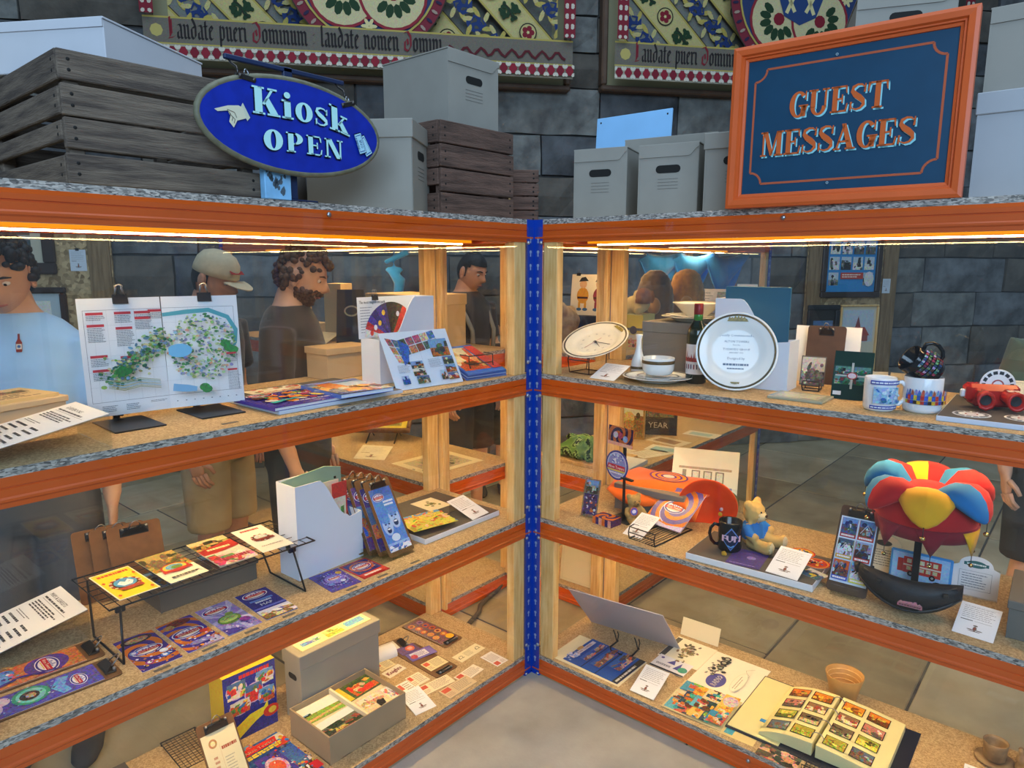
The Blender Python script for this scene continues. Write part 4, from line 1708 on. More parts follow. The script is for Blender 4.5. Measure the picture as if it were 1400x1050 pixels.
def clipboard(label, loc, yaw, tilt, w_=.115, h_=.25, art=None, sheet_size=None, sheet_off=(0, 0), base='f0ede6', cat='clipboard', group=None, m=None, flat=False, cw=None):
    t = thing('clipboard', label, cat, loc, (radians(tilt), 0, radians(yaw)), group)
    y0 = -h_/2 if flat else 0
    b = MB()
    r_ = .010
    pts = []
    for cx, cy_, a0 in ((w_/2-r_, y0+r_, -90), (w_/2-r_, y0+h_-r_, 0), (-w_/2+r_, y0+h_-r_, 90), (-w_/2+r_, y0+r_, 180)):
        for i in range(4):
            an = radians(a0+30*i)
            pts.append((cx+r_*cos(an), cy_+r_*sin(an)))
    b.prism(pts, 0, .003)
    part('board', b, m or M_HARD, t)
    if art:
        sw, sh = sheet_size or (w_*.9, h_*.84)
        a = Art(sw, sh, .0006, base)
        art(a)
        part('sheet', a, M_GLOSSY, t, (sheet_off[0], y0+.006+sheet_off[1], .0035))
    clip_parts(t, y0+h_-.012, .0045 if art else .003, cw or w_*.62)
    return t


def label_art(seed=1):
    def f(a):
        a.lines(.10, .52, .92, .92, 7, '8a8886', .22, seed)
        a.R(.10, .455, .40, .475, '2c2c2c')
        a.R(.44, .46, .86, .470, 'a5a3a0')
        for dx, dy, rx, ry in ((0, .24, .05, .07), (-.10, .20, .09, .014), (.11, .20, .09, .014), (0, .33, .06, .022), (0, .16, .16, .012)):
            a.E(.5+dx, dy, rx, ry, '7a6a5e', .2, 9)
        a.E(.5, .24, .03, .045, '9a4a3a', 0, 8)
    return f


def label_card(label, loc, yaw, tilt=22, w_=.095, h_=.14, seed=1, base='efeef0', group='small white exhibit labels'):
    t = thing('label_card', label, 'label', loc, (0, 0, radians(yaw)), group)
    T_ = Matrix.Rotation(radians(tilt), 4, 'X')
    a = Art(w_, h_, .0012, base, M=T_)
    label_art(seed)(a)
    part('card', a, M_PRINT, t)
    b = MB()
    y1, z1 = h_*cos(radians(tilt)), h_*sin(radians(tilt))
    b.box(-w_/2+.006, w_/2-.006, y1-.010, y1-.008, .0005, z1-.002)
    part('acrylic_back', b, M_ACR, t)
    return t


def archive_colors(*c):
    return list(c)


def holo(seed, bgc, c2=None):
    return lambda a: (a.R(0, 0, 1, 1, bgc, .3), a.logo(.5, .7, .38))


def wire_grid(x0, x1, y0, y1, z, nx, ny, r_=.0013):
    b = MB()
    for i in range(ny):
        y_ = y0+(y1-y0)*i/(ny-1)
        b.tube([(x0, y_, z), (x1, y_, z)], r_, 5)
    for i in range(nx):
        x = x0+(x1-x0)*i/(nx-1)
        b.tube([(x, y0, z-.002), (x, y1, z-.002)], r_, 5)
    return b


def bulldog(t, loc, rot=(0, 0, 0), s=1.0, name='bulldog_clip'):
    b = MB()
    b.prism([(-.008*s, 0), (.008*s, 0), (.0022*s, -.026*s), (-.0022*s, -.026*s)], -.019*s, .019*s, M=Matrix.Rotation(pi/2, 4, 'Y') @ Matrix.Rotation(pi/2, 4, 'Z') @ Matrix.Rotation(pi, 4, 'X') @ Matrix.Translation((0, .013*s, 0)))
    k = part(name, b, M_BLACK, t, loc, rot)
    b = MB()
    for sy in (-1, 1):
        b.tube([(-.012*s, sy*.004*s, .010*s), (-.007*s, sy*.006*s, .030*s), (-.008*s, sy*.007*s, .036*s), (0, sy*.0075*s, .040*s), (.008*s, sy*.007*s, .036*s), (.007*s, sy*.006*s, .030*s), (.012*s, sy*.004*s, .010*s)], .0014*s, 6)
    part('wire_arm', b, M_STEEL, k)


def mag_file(label, loc, yaw, L_=.257, th=.10, h_=.309, low=.5, m=None, hole=True):
    """open-topped magazine file; local x runs from the tall spine to the low front"""
    m = m or mat('white_file_board', 'dfe6f2', .5, var=.02, vscale=4)
    t = thing('magazine_file', label, 'magazine file', loc, (0, 0, radians(yaw)), 'white magazine files')
    cut = [(0, 0), (L_, 0), (L_, h_*low), (L_*.80, h_*(low-.02))]
    n = 10
    for i in range(n+1):
        u = i/n
        cut.append((L_*(.76-.42*u), h_*(low+.015+(1-low-.015)*(3*u*u-2*u**3))))
    cut += [(0, h_)]
    for nm, y0, y1 in (('side_panel', -.0022, 0), ('side_panel', th-.0022, th)):
        b = MB()
        b.prism(cut, -y1, -y0, M=RX90)
        part(nm, b, m, t)
    b = MB()
    b.box(.0, .0022, .0, th-.0022, 0, h_)
    part('spine', b, m, t)
    b = MB()
    b.box(L_-.0022, L_, 0, th-.0022, 0, h_*low)
    part('front_panel', b, m, t)
    b = MB()
    b.box(.0022, L_-.0022, 0, th-.0022, 0, .0022)
    part('base', b, m, t)
    if hole:
        b = MB()
        b.lathe([(0, .0006), (.0135, .0006), (.0135, 0), (0, 0)], 18, M=Matrix.Translation((-.0001, th/2, h_*.33)) @ Matrix.Rotation(-pi/2, 4, 'Y'))
        k = part('finger_hole', b, M_INK, t)
        b = MB()
        b.tube([(-.0008, th/2+.0145*cos(i*pi/9), h_*.33+.0145*sin(i*pi/9)) for i in range(18)], .0014, 5, closed=True)
        part('hole_ring', b, M_STEEL, k)
    return t


# ================================================================== MAP RACK, TOP SHELF (A1)
archive_box('cream archive box carrying a yellowed booklet, at the outer end of the map shelf', (1.640, -.475, Z1), 196, .30, .20, .064, 'lid', False, mat('cream_board', 'cdb894', .75, var=.04))


def art_old(a):
    a.lines(.08, .08, .92, .45, 4, '6a5234', .5, 3)
    a.photo(.1, .5, .9, .95, 4, ['8a6a34', 'b08a4a', '6a4a24', 'd8c08a'], 'd8bf86')


b = MB()
sheet('old_booklet', 'yellowed printed booklet lying open on the cream box', 'booklet', .24, .17, (1.62, -.475, Z1+.0685), 196, 0, art_old, 'dcc188', .008)


def art_guide(title):
    def f(a):
        a.T(title, .38, .885, .036, '222222', wmax=.55, bold=.03)
        a.lines(.10, .84, .80, .865, 1, '3a3a3a', .7, 1, 0)
        a.R(.10, .826, .92, .829, '555555')
        a.lines(.10, .70, .92, .80, 4, '3c3c3c', .5, 2)
        a.lines(.10, .60, .55, .64, 2, '6c6c6c', .35, 3)
        for q in range(9):
            v = .54-q*.055
            a.lines(.10, v, .48, v+.03, 1, '444444', .7, 4+q, .4)
            a.lines(.58, v, .92, v+.03, 1, '444444', .7, 24+q, .5)
    return f


def sign_card(label, loc, yaw, tilt, w_, h_, art):
    t = thing('sign_card', label, 'sign', loc, (0, 0, radians(yaw)))
    T_ = Matrix.Rotation(radians(tilt), 4, 'X')
    a = Art(w_, h_, .0012, 'f2f1f0', M=T_)
    art(a)
    part('printed_card', a, M_PRINT, t)
    b = MB()
    b.box(-w_/2-.002, w_/2+.002, -.002, h_, -.004, -.0006, M=T_)
    y1, z1 = h_*cos(radians(tilt)), h_*sin(radians(tilt))
    b.box(-w_/2-.002, w_/2+.002, y1-.003, y1, -loc[2]+min(LEVELS, key=lambda q: abs(q-loc[2]))+.001, z1-.004)
    part('acrylic_holder', b, M_ACR, t)
    return t


sign_card('sloping acrylic sign headed GUIDEBOOKS on the upper map shelf', (1.796, -.125, Z1+.024), 90, 10.5, .21, .297, art_guide('GUIDEBOOKS'))
sign_card('sloping acrylic sign headed MAPS & LEAFLETS on the middle shelf', (1.795, -.415, Z2+.030), 90, 10.5, .21, .297, art_guide('MAPS & LEAFLETS'))

# park map on two stands
t = thing('park_map', 'folded pictorial park map held by two bulldog clips on black stands', 'map', (1.262, -.270, Z1+.020), (0, 0, radians(170)))
for side in (0, 1):
    W2 = .198
    a = Art(W2, .306, .0008, 'e9edf2', x0=0)
    rr = random.Random(31+side)
    LINE = '55606e'
    a.L([(.06, .90), (1, .90)] if side == 0 else [(0, .90), (.94, .90)], .004, LINE)
    a.L([(.06, .12), (1, .12)] if side == 0 else [(0, .12), (.94, .12)], .004, LINE)
    a.L([(.06, .12), (.06, .90)] if side == 0 else [(.94, .12), (.94, .90)], .004, LINE)
    for q in range(1, 6):
        a.L([(q*.165, .12), (q*.165, .90)], .0016, 'a6afba')
        a.L([(.06 if side == 0 else 0, .12+.13*q), (1 if side == 0 else .94, .12+.13*q)], .0016, 'a6afba')
    if side == 0:
        for u, v, n_, s_ in ((.09, .86, 3, 1), (.09, .76, 9, 2), (.09, .50, 5, 3), (.10, .38, 5, 4), (.42, .86, 5, 5), (.42, .73, 10, 6), (.66, .86, 2, 7), (.66, .81, 6, 8), (.83, .87, 4, 9), (.44, .48, 2, 10)):
            a.R(u, v, u+.20, v+.022, 'c23a44')
            a.lines(u, v-.005-.014*n_, u+.22, v-.005, n_, '5d6a78', .35, s_)
        blobs = [((.30+.7*q**1.1), .30+.36*q) for q in [rr.random() for _ in range(330)]]
        for u, v in blobs:
            u += rr.gauss(0, .07)
            v += rr.gauss(0, .05)
            a.E(u, v, rr.uniform(.012, .038), rr.uniform(.006, .018), rr.choice(['3f7a45', '5d9a55', '8fb35a', '2f6a4a', 'a8c98a', '7fa8c0', 'd6cf9a', '9a8f6a', '5a7f92']), .3, 8, rr.uniform(-.5, .5))
        for q in range(7):
            v = .29-.012*q
            a.V([(.22, v+.03, .006), (.4, v, .01), (.6, v+.02, .008), (.85, v-.01, .006)], rr.choice(['3f6a8a', '4a8a5a', '7ab0c8', '9aa06a']))
        for u, v in ((.36, .38), (.40, .40), (.44, .37), (.40, .36), (.47, .38)):
            a.E(u, v, .05, .028, '2f7a3a', .3, 10)
        for q in range(4):
            a.lines(.12, .05+.014*q, .30, .06+.014*q, 1, '68737f', .6, 40+q)
            a.lines(.40, .05+.014*q, .58, .06+.014*q, 1, '68737f', .6, 50+q)
        a.lines(.70, .09, .92, .11, 2, '68737f', .4, 60)
    else:
        a.V([(.0, .84, .05), (.3, .86, .06), (.6, .87, .06), (.85, .80, .06), (.95, .68, .06), (.93, .56, .05), (.84, .48, .04)], '57a7b4')
        for i in range(420):
            an, q = rr.uniform(0, 6.28), sqrt(rr.random())
            u, v = .46+.46*q*cos(an), .54+.30*q*sin(an)
            a.E(u, v, rr.uniform(.012, .034), rr.uniform(.005, .015), rr.choice(['4f8f50', '6fae62', '9cc070', 'b9cf8f', 'cfd8b6', 'a9b7cf', '8c92b8', 'd9a88a', '3f7a55', '7d8aa0']), .3, 7, rr.uniform(-.5, .5))
        a.E(.14, .52, .16, .06, '7cc0e6', 0, 14)
        a.V([(.02, .20, .10), (.2, .18, .10), (.32, .17, .06)], '7fb4dc')
        a.V([(.45, .62, .012), (.55, .48, .012), (.70, .40, .012), (.58, .30, .012)], 'e8e2d0')
        for u, v in ((.78, .52), (.74, .56), (.84, .50), (.45, .16), (.42, .18)):
            a.E(u, v, .07, .035, '3c8a45', .3, 10)
        for u, v, n_ in ((.74, .46, 5), (.74, .31, 14)):
            a.R(u, v, u+.13, v+.018, 'c23a44')
            a.lines(u, v-.004-.0125*n_, u+.17, v-.004, n_, '68737f', .35, 70+n_)
        for q in range(8):
            a.lines(.05+.11*q, .07, .07+.11*q, .085, 1, '68737f', .6, q)
    pg = part('page', a, M_PRINT, t, (0, 0, 0), (radians(86), 0, radians(-6) if side else radians(6+180)))
    if side == 0:
        pg.rotation_euler = (radians(86), 0, radians(4))
        for v in pg.data.vertices:
            v.co.x -= W2
    else:
        pg.rotation_euler = (radians(86), 0, radians(-4))
bulldog(t, (-.098, .0135, .302), (radians(-4), 0, radians(4)), .95)
bulldog(t, (.112, .0135, .302), (radians(-4), 0, radians(-4)), .95)
for i, (x, y_, lab) in enumerate(((1.385, -.235, 'black steel display stand under the left page of the park map'), (1.168, -.232, 'black steel display stand under the right page of the park map'))):
    s_ = thing('display_stand', lab, 'stand', (x, y_, Z1), (0, 0, radians(178)), 'black map stands')
    b = MB()
    b.bbox(-.062, .062, -.085, .085, 0, .004, .0015)
    part('base_plate', b, M_BLACK, s_)
    b = MB()
    b.bbox(-.008, .008, .092 if i else .088, .098 if i else .094, .0, .30, .001)
    b.bbox(-.008, .008, .06, .098, .0, .0055, .001)
    part('post', b, M_BLACK, s_)
    b = MB()
    b.bbox(-.008, .008, .058, .090, .014, .018, .001)
    part('ledge', b, M_BLACK, s_)

# grey-topped foam board with guidebooks
b = MB()
b.bbox(-.225, .225, -.185, .185, 0, .011, .001)
b.m = 1
b.box(-.2235, .2235, -.1835, .1835, .011, .0114)
solo('foam_board', b, [mat('foam_edge', 'cfdcf0', .5, var=.02), M_DGREY], 'grey topped white foam board under the guidebooks on the map shelf', 'display board', (.842, -.232, Z1), (0, 0, radians(180.5)))


def art_purple(a):
    a.R(0, 0, 1, 1, '4a3f9c', .25)
    rr = random.Random(2)
    for i in range(46):
        u, v = rr.uniform(.12, .92), rr.uniform(.28, .85)
        a.E(u, v, rr.uniform(.03, .09), rr.uniform(.03, .10), rr.choice(['d94a34', 'f0913a', 'f2d14e', '3fa06a', '44b4c8', 'f2e8d8', 'b53a6a', '7a3a2a', '2d2a60']), .4, 9, rr.uniform(-1, 1))
    a.V([(.10, .22, .08), (.3, .30, .07), (.5, .34, .05)], '3fb2b8')
    a.logo(.24, .82, .16)
    a.lines(.3, .06, .92, .11, 1, 'e8e4f2', .6, 3)
    a.sprinkle(70, ['d94a34', 'f0913a', 'f2e8d8', '3fa06a', '2d2a60', 'e8c84e'], 11, (.1, .26, .95, .86), (.01, .03))


def art_lodge(a):
    a.photo(0, 0, 1, 1, 8, ['c8722e', 'e0a04a', '8a4a22', 'd9d4c2', '6a3418', '39507a'], 'aac6e6', n=22)
    a.R(0, .84, 1, .97, '7f96d8', .3)
    a.R(0, 0, .5, .08, '2a4ab0')


def book(label, loc, yaw, w_, h_, th, cover, art, cat='book', group=None, spine=True, page='e4e9f0', tilt=0):
    t = thing('guidebook', label, cat, loc, (radians(tilt), 0, radians(yaw)), group)
    b = MB()
    b.box(-w_/2+.002, w_/2-.002, -h_/2+.002, h_/2-.002, .0012, th-.0012)
    part('pages', b, mat('book_pages', page, .8, var=.05, vscale=80, stretch=(1, 1, 40)), t)
    b = MB()
    b.color(cover)
    b.box(-w_/2, w_/2, -h_/2, h_/2, 0, .0012)
    b.box(-w_/2-.001, -w_/2+.001, -h_/2, h_/2, 0, th)
    part('back_cover', b, M_GLOSSY, t)
    a = Art(w_, h_, .0012, cover, y0=-h_/2)
    art(a)
    part('front_cover', a, M_GLOSSY, t, (0, 0, th-.0012))
    return t


book('large purple souvenir guidebook lying nearest the shelf edge on the foam board', (.958, -.155, Z1+.0116), 181, .245, .215, .010, '4a3f9c', art_purple)
book('guidebook with a wooden lodge cover, lying partly over the purple guidebook', (.775, -.130, Z1+.0218), 176, .19, .235, .012, '5a78c8', art_lodge)


def art_white_leaf(a):
    rr = random.Random(5)
    a.R(.0, .0, 1, .42, 'd6d2bc', .2)
    for i in range(14):
        a.E(rr.random(), rr.uniform(.5, .95), .05, .10, rr.choice(['8a7a5a', 'c2452f', '5a6a4a', 'b59a6a']), .4, 8)
    a.lines(.1, .12, .9, .34, 3, '9a2f2a', .5, 4)


sheet('leaflet', 'white printed leaflet lying behind the purple guidebook', 'leaflet', .20, .105, (.885, -.345, Z1+.0117), 181, 0, art_white_leaf, 'e6e2d2')
for i, x in enumerate((1.205, .865, .62)):
    b = MB()
    b.bbox(-.022, .022, -.006, .006, 0, .0012, .0004)
    solo('number_tab', b, M_DGREY, ['flat grey number tab beside the map stands', 'flat grey number tab in front of the purple guidebook', 'flat grey number tab in front of the lodge guidebook'][i], 'tab', ((x, -.055, Z1), (x, -.022, Z1), (x, -.022, Z1))[i], (0, 0, pi), 'number tabs on the shelves')

archive_box('low tan lidded box beside the magazine file on the map shelf', (.535, -.500, Z1), 180, .20, .13, .112, 'lid', False, M_KRAFT2)
f1 = mag_file('white magazine file with a poster clipped to it, behind the open brochure', (.300, -.235, Z1), 0, .258, .10, .300, .52)
f1.rotation_euler = (0, 0, radians(0))
f1.location = (.302, -.332, Z1)
t = thing('poster_sheet', 'poster headed The most magnificent, with a dark half disc, clipped in the white file', 'poster', (.470, -.318, Z1+.155), (radians(88), 0, radians(184)))
a = Art(.235, .145, .0008, 'dfe6ef', y0=0)
a.T('The most magnificent park', .30, .84, .075, '2a3442', wmax=.52, bold=.03)
a.lines(.05, .12, .30, .78, 10, '8b97a6', .3, 3)
a.clip = (0, 0, 1, 1)
cu, cv = .66, -.05
for i in range(26):
    an = radians(12+156*i/25)
    an2 = radians(12+156*(i+1)/25)
    k = a.w/a.h
    a.P([(cu, cv), (cu+.56*cos(an), cv+.56*k*sin(an)), (cu+.56*cos(an2), cv+.56*k*sin(an2))], ['3f6a3a', '8fb03a', 'c83a34', 'd84a34', '5a4a34', '463a2c', '3c2f24', '4a3a6a', '4b3f8a', '3a2f6a', '4a3f9a', 'c2333a', 'd8d4da'][i//2], .5)
for u, v, c in ((.42, .35, 'f0c63a'), (.33, .25, 'e2e6f0'), (.50, .6, 'f0c63a'), (.25, .12, 'd83a34'), (.80, .55, 'e8e6ee'), (.84, .35, 'd83a34')):
    a.E(u, v, .035, .07, c, .2, 8)
part('sheet', a, M_PRINT, t)
bulldog(t, (-.035, .142, .001), (radians(-90), 0, 0), .7)


def art_brochure(a):
    k = a.w/a.h
    rr = random.Random(12)
    a.R(0, 0, 1, 1, 'd4e4f6')
    a.L([(.5, 0), (.5, 1)], .003, 'a9bed6')

    def para(p, e1, e2, n1, n2):
        for i in range(n1):
            for j in range(n2):
                q = [(i+.04)/n1, (i+.96)/n1, (j+.05)/n2, (j+.95)/n2]
                f = lambda s, t_: (p[0]+e1[0]*s+e2[0]*t_, p[1]+e1[1]*s+e2[1]*t_)
                a.P([f(q[0], q[2]), f(q[1], q[2]), f(q[1], q[3]), f(q[0], q[3])], rr.choice(['3f5a4a', '5a6a4a', '4a78b0', '7a4a3a', 'b08a5a', '5f6f7f', '2f3f4f', '9a5a6a', 'c8b090']), .75)
    para((.05, .92), (.17, -.06), (.10, -.46), 2, 3)
    para((.22, .86), (.56, .13), (.04, -.30), 5, 2)
    a.P([(.22, .40), (.30, .48), (.36, .74), (.22, .86)], '2f66b8', .5)
    for u0, v0, u1, v1, s_ in ((.66, .50, .94, .82, 1), (.30, .33, .48, .46, 2), (.30, .20, .48, .325, 3), (.32, .06, .50, .19, 4), (.78, .34, .94, .48, 5), (.78, .19, .94, .33, 6), (.78, .06, .94, .18, 7), (.10, .07, .20, .22, 8), (.67, .07, .76, .24, 9)):
        a.photo(u0, v0, u1, v1, s_+20, ['3f4f3f', '5f6f5a', '8a3a2a', 'b06a3a', '30404a', 'd8c8b0'] if s_ != 8 else ['2a5a9a', '1f3f7a'])
    a.lines(.08, .26, .27, .40, 6, '6f86a0', .3, 2)
    a.lines(.54, .30, .75, .46, 7, '6f86a0', .3, 5)


sheet('brochure', 'open photo brochure leaning in front of the white file on the map shelf', 'brochure', .285, .208, (.475, -.066, Z1+.0012), 174.8, 61.5, art_brochure, 'd4e4f6', .002)
b = MB()
for sx in (-.10, .10):
    b.box(sx-.004, sx+.004, .003, .078, .0005, .004)
    b.box(sx-.004, sx+.004, .003, .006, .0, .012)
    b.tube([(sx, .012, .004), (sx, .078, .13)], .003, 6)
solo('easel', b, M_BLACK, 'small black easel behind the open photo brochure', 'easel', (.475, -.084, Z1), (0, 0, radians(174.8)))

# brochures resting in a wire holder near the post
t = thing('wire_holder', 'black wire holder with brochures by the corner post, on the map shelf', 'wire stand', (.200, -.135, Z1), (0, 0, radians(176)))
b = MB()
for x in [-.058+.0145*i for i in range(9)]:
    b.tube([(x, -.05, .0025), (x, .11, .0025)], .0012, 5)
part('base_wires', b, M_BLACKW, t, kind='stuff')
b = MB()
b.tube([(-.06, -.05, .003), (.06, -.05, .003), (.06, .11, .003), (-.06, .11, .003)], .002, 6, closed=True)
for z_ in (.052, .082):
    b.tube([(-.06, -.05, z_), (.06, -.05, z_)], .002, 6)
for sx in (-.06, .06):
    b.tube([(sx, -.05, .003), (sx*.92, -.058, .03), (sx, -.05, .052), (sx, -.05, .082), (sx, .0, .084)], .002, 6)
part('wire_frame', b, M_BLACKW, t)


def art_cowboy(a):
    a.R(0, 0, 1, 1, '3f6fc0', .2)
    a.photo(.05, .12, .72, .93, 3, ['d8a860', 'a03a24', 'e8d8b0', '6a3a20', 'c8522a'], 'e6d9ac', n=16)
    a.R(.74, .1, .98, .95, 'c23a2c', .4)


for i in range(3):
    sheet('brochure', ['bottom brochure of the stack in the wire holder', 'middle brochure of the stack in the wire holder', 'top brochure with a ranch picture in the wire holder by the post'][i], 'brochure', .19, .215,
          (.196+.004*i, -.150+.002*i, Z1+.038+.009*i), 172+2*i, 21, art_cowboy, ['5f86c8', '7fa0d8', '3f6fc0'][i], .006, group='brochures in the wire holder')


# ================================================================== MAP RACK, MIDDLE SHELF (A2)
def art_l1(a):
    a.swirl(.5, .55, 1.1, '3a2f86', 'd2762a', .9, 3)
    a.E(.50, .86, .40, .10, '2b2038', .3, 18)
    a.E(.50, .86, .30, .07, 'a8926a', .6, 14)
    a.logo(.5, .50, .36)
    for u, v, c in ((.18, .52, '7f8fe0'), (.30, .16, 'b04a9a'), (.72, .20, '4f7fd0'), (.78, .32, 'cfe0f6')):
        a.C(u, v, .11, c, .4, 12)
        a.C(u, v, .06, 'e6ecf6', .4, 10)
    a.sprinkle(40, ['8f86e0', 'd8d4f4', 'e0903a', '3a2f7a', 'cfe0f6', '2b2038', 'b8502a'], 3, (0, 0, 1, .38), (.02, .05))


def art_l2(a):
    a.swirl(.45, .5, 1.1, '46389a', 'c8712c', .8, 4)
    a.E(.55, .88, .34, .09, '6a2f2a', .6, 16)
    a.E(.22, .82, .16, .07, 'b5864a', .6, 12)
    a.logo(.48, .52, .40)
    a.E(.82, .40, .13, .06, 'b83a34', .3, 12)
    a.P([(.25, 0), (.6, .06), (.9, .22), (1, .02), (1, 0)], 'b8b4d8', .3)
    a.E(.5, .17, .3, .06, '8a86c0', .4, 12)
    a.sprinkle(40, ['8f86e0', 'd8d4f4', 'e0903a', '3a2f7a', 'cfe0f6', '2b2038', 'b8502a'], 4, (0, 0, 1, .34), (.02, .06))


def art_l3(a):
    a.R(0, 0, 1, 1, '8f86cc', .35)
    for i in range(8):
        an = i*.8
        a.P([(.5, .5), (.5+cos(an)*.9, .5+sin(an)*.6), (.5+cos(an+.25)*.9, .5+sin(an+.25)*.6)], 'b9b4e4', .2)
    a.logo(.42, .80, .36)
    a.E(.46, .42, .34, .14, '5a7a3a', .3, 18, .2)
    a.E(.46, .44, .28, .10, '9db86a', .4, 16, .2)
    a.V([(.3, .42, .02), (.46, .46, .03), (.62, .44, .02)], '4a3a24')
    a.E(.60, .57, .12, .05, '7a9a4a', .3, 10)
    a.E(.76, .26, .15, .075, '8a3f9a', .4, 14)
    a.P([(0, 0), (.5, 0), (.4, .1), (0, .2)], '4a3f9a', .3)
    a.sprinkle(36, ['d8d4f4', '6a5fb8', 'c86ab0', 'e8e4fa', '3f3884'], 5, (0, 0, 1, .3), (.01, .05))


def art_l4(a):
    a.R(0, 0, 1, 1, '2b2f8a', .25)
    a.logo(.50, .85, .36)
    a.R(.14, .62, .86, .67, '5f86d8', .2)
    a.lines(.25, .55, .75, .61, 1, 'c8d4f2', .8, 3, 0)
    a.T('MAP', .5, .44, .07, 'e4e8f8', wmax=.5)
    a.R(.0, .34, 1, .39, '5560c8', .2)
    a.photo(0, 0, 1, .30, 9, ['c8a060', 'e8e4ea', '8a6a3a', '5a5a9a', 'd8c8a0'], 'd6d8ee', n=16)


def art_l5(a):
    a.R(0, 0, 1, 1, '4a3c9c', .5)
    rr = random.Random(7)
    for i in range(26):
        an = i*.242
        a.E(.5+.36*cos(an), .5+.32*sin(an), .03, .03, rr.choice(['8f86e0', 'd8d4f4', '6a9ae0']), .2, 8)
    a.E(.5, .5, .30, .24, '7f74d4', .4, 20)
    a.logo(.5, .54, .20)
    a.C(.80, .72, .10, 'c8a43a', .2, 12)
    a.C(.22, .30, .10, '6a7fd8', .3, 12)
    a.C(.62, .30, .08, 'cfd8f4', .3, 12)
    a.C(.20, .74, .11, '332a7a', .3, 12)
    a.sprinkle(50, ['d8d4f4', '2b2470', '6a8ae0', 'c8a0d8'], 6, (0, 0, 1, 1), (.01, .03))


def art_l6(a):
    a.R(0, 0, 1, 1, 'b9332c', .2)
    a.R(.06, .26, .94, .94, '39337a', .3)
    a.E(.5, .62, .40, .28, 'c86a3a', .3, 20)
    a.E(.5, .62, .33, .22, '3f3884', .3, 18)
    a.logo(.5, .62, .30)
    a.R(.05, .05, .95, .22, 'd0432f')
    a.lines(.15, .09, .85, .18, 1, 'f4e4d8', .8, 2, .1)
    a.sprinkle(36, ['e0703a', '2b2470', 'e8c8b0', '5a3a90'], 7, (.08, .28, .92, .92), (.015, .04))


for i, (x, y_, yw, art, lab) in enumerate((
        (1.429, -.135, 179, art_l1, 'leaflet with an orange and purple swirl and a dark oval, nearest the two front clipboards'),
        (1.318, -.137, 180.5, art_l2, 'leaflet with an orange swirl and a pale comet, second in the front row'),
        (1.206, -.140, 180, art_l3, 'lilac leaflet with a large green blob, in the front row'),
        (1.090, -.137, 177, art_l4, 'dark blue park map leaflet with a snowy strip, in the front row'))):
    sheet('leaflet', lab, 'leaflet', .098, .199, (x, y_, Z2+.0004), yw, 0, art, 'e8e4ec', .001, 'leaflets in the front row', mat_=M_GLOSSY)
sheet('leaflet', 'purple blue square leaflet lying before the tall white magazine file', 'leaflet', .106, .143, (.865, -.110, Z2+.0004), 176, 0, art_l5, '4a3c9c', .001, 'leaflets in the front row', mat_=M_GLOSSY)
sheet('leaflet', 'red edged square leaflet lying next to the purple blue one', 'leaflet', .106, .134, (.748, -.110, Z2+.0004), 180, 0, art_l6, 'b9332c', .001, 'leaflets in the front row', mat_=M_GLOSSY)
for i, (x, lab) in enumerate(((1.440, 'beside the orange swirl leaflet'), (1.318, 'beside the comet leaflet'), (1.20, 'beside the lilac leaflet'), (1.085, 'beside the park map leaflet'), (.865, 'beside the purple blue square leaflet'), (.745, 'beside the red edged leaflet'), (.605, 'beside the leaning leaflet clipboards'))):
    b = MB()
    b.bbox(-.020, .020, -.005, .005, 0, .0012, .0004)
    solo('number_tab', b, M_DGREY, 'flat grey number tab '+lab+' on the middle shelf', 'tab', (x, -.021, Z2), (0, 0, pi), 'number tabs on the shelves')


def art_c1(a):
    a.R(0, 0, 1, 1, 'c4784a', .5)
    a.E(.45, .72, .50, .18, '5a3f9a', .4, 18)
    a.logo(.48, .72, .40)
    for u, v, c in ((.3, .40, '5f8fd8'), (.6, .36, '7fb0e8'), (.45, .28, '4a6fc0'), (.2, .22, 'd85a8a'), (.7, .18, 'e0a03a'), (.4, .12, '6fae5a')):
        a.E(u, v, .22, .075, c, .6, 12)
    a.V([(.9, .2, .1), (.7, .5, .1), (.95, .8, .06)], '4a3a8a', .3)
    a.sprinkle(60, ['5f8fd8', 'e8d8f0', '6a3f9a', 'e0a05a', 'd86a9a', '3a2f7a'], 8, (0, 0, 1, .5), (.02, .07))


def art_c2(a):
    a.R(0, 0, 1, 1, '5a4fb0', .5)
    a.V([(.1, .75, .25), (.5, .68, .3), (.9, .72, .2)], '6fa8e0', .5)
    a.logo(.52, .84, .28)
    a.E(.45, .48, .42, .14, '3f9a7a', .4, 20)
    a.E(.45, .48, .34, .11, '7fd0c8', .4, 18)
    a.E(.45, .47, .22, .075, '4a3424', .7, 14)
    a.E(.45, .48, .12, .04, 'c89a6a', .7, 10)
    a.E(.55, .16, .36, .11, 'cdb8d8', .3, 18)
    a.E(.55, .16, .28, .08, '3a2f5a', .6, 14)
    a.E(.3, .28, .2, .06, 'd8c8d8', .3, 12)
    a.sprinkle(50, ['e8e0f4', '3a2f7a', '8fb8e8', '4a3a6a'], 9, (0, 0, 1, .7), (.015, .05))


clipboard('orange leaflet on a clipboard, rear one of two lying by the MAPS sign', (1.660, -.250, Z2+.0004), 88, 0, .108, .31, art_c1, (.096, .265), (0, -.004), flat=True, group='clipboards lying at the outer end')
clipboard('purple and green leaflet on a clipboard, front one of two by the MAPS sign', (1.665, -.125, Z2+.0004), 88, 0, .105, .31, art_c2, (.094, .268), (0, -.004), flat=True, group='clipboards lying at the outer end')

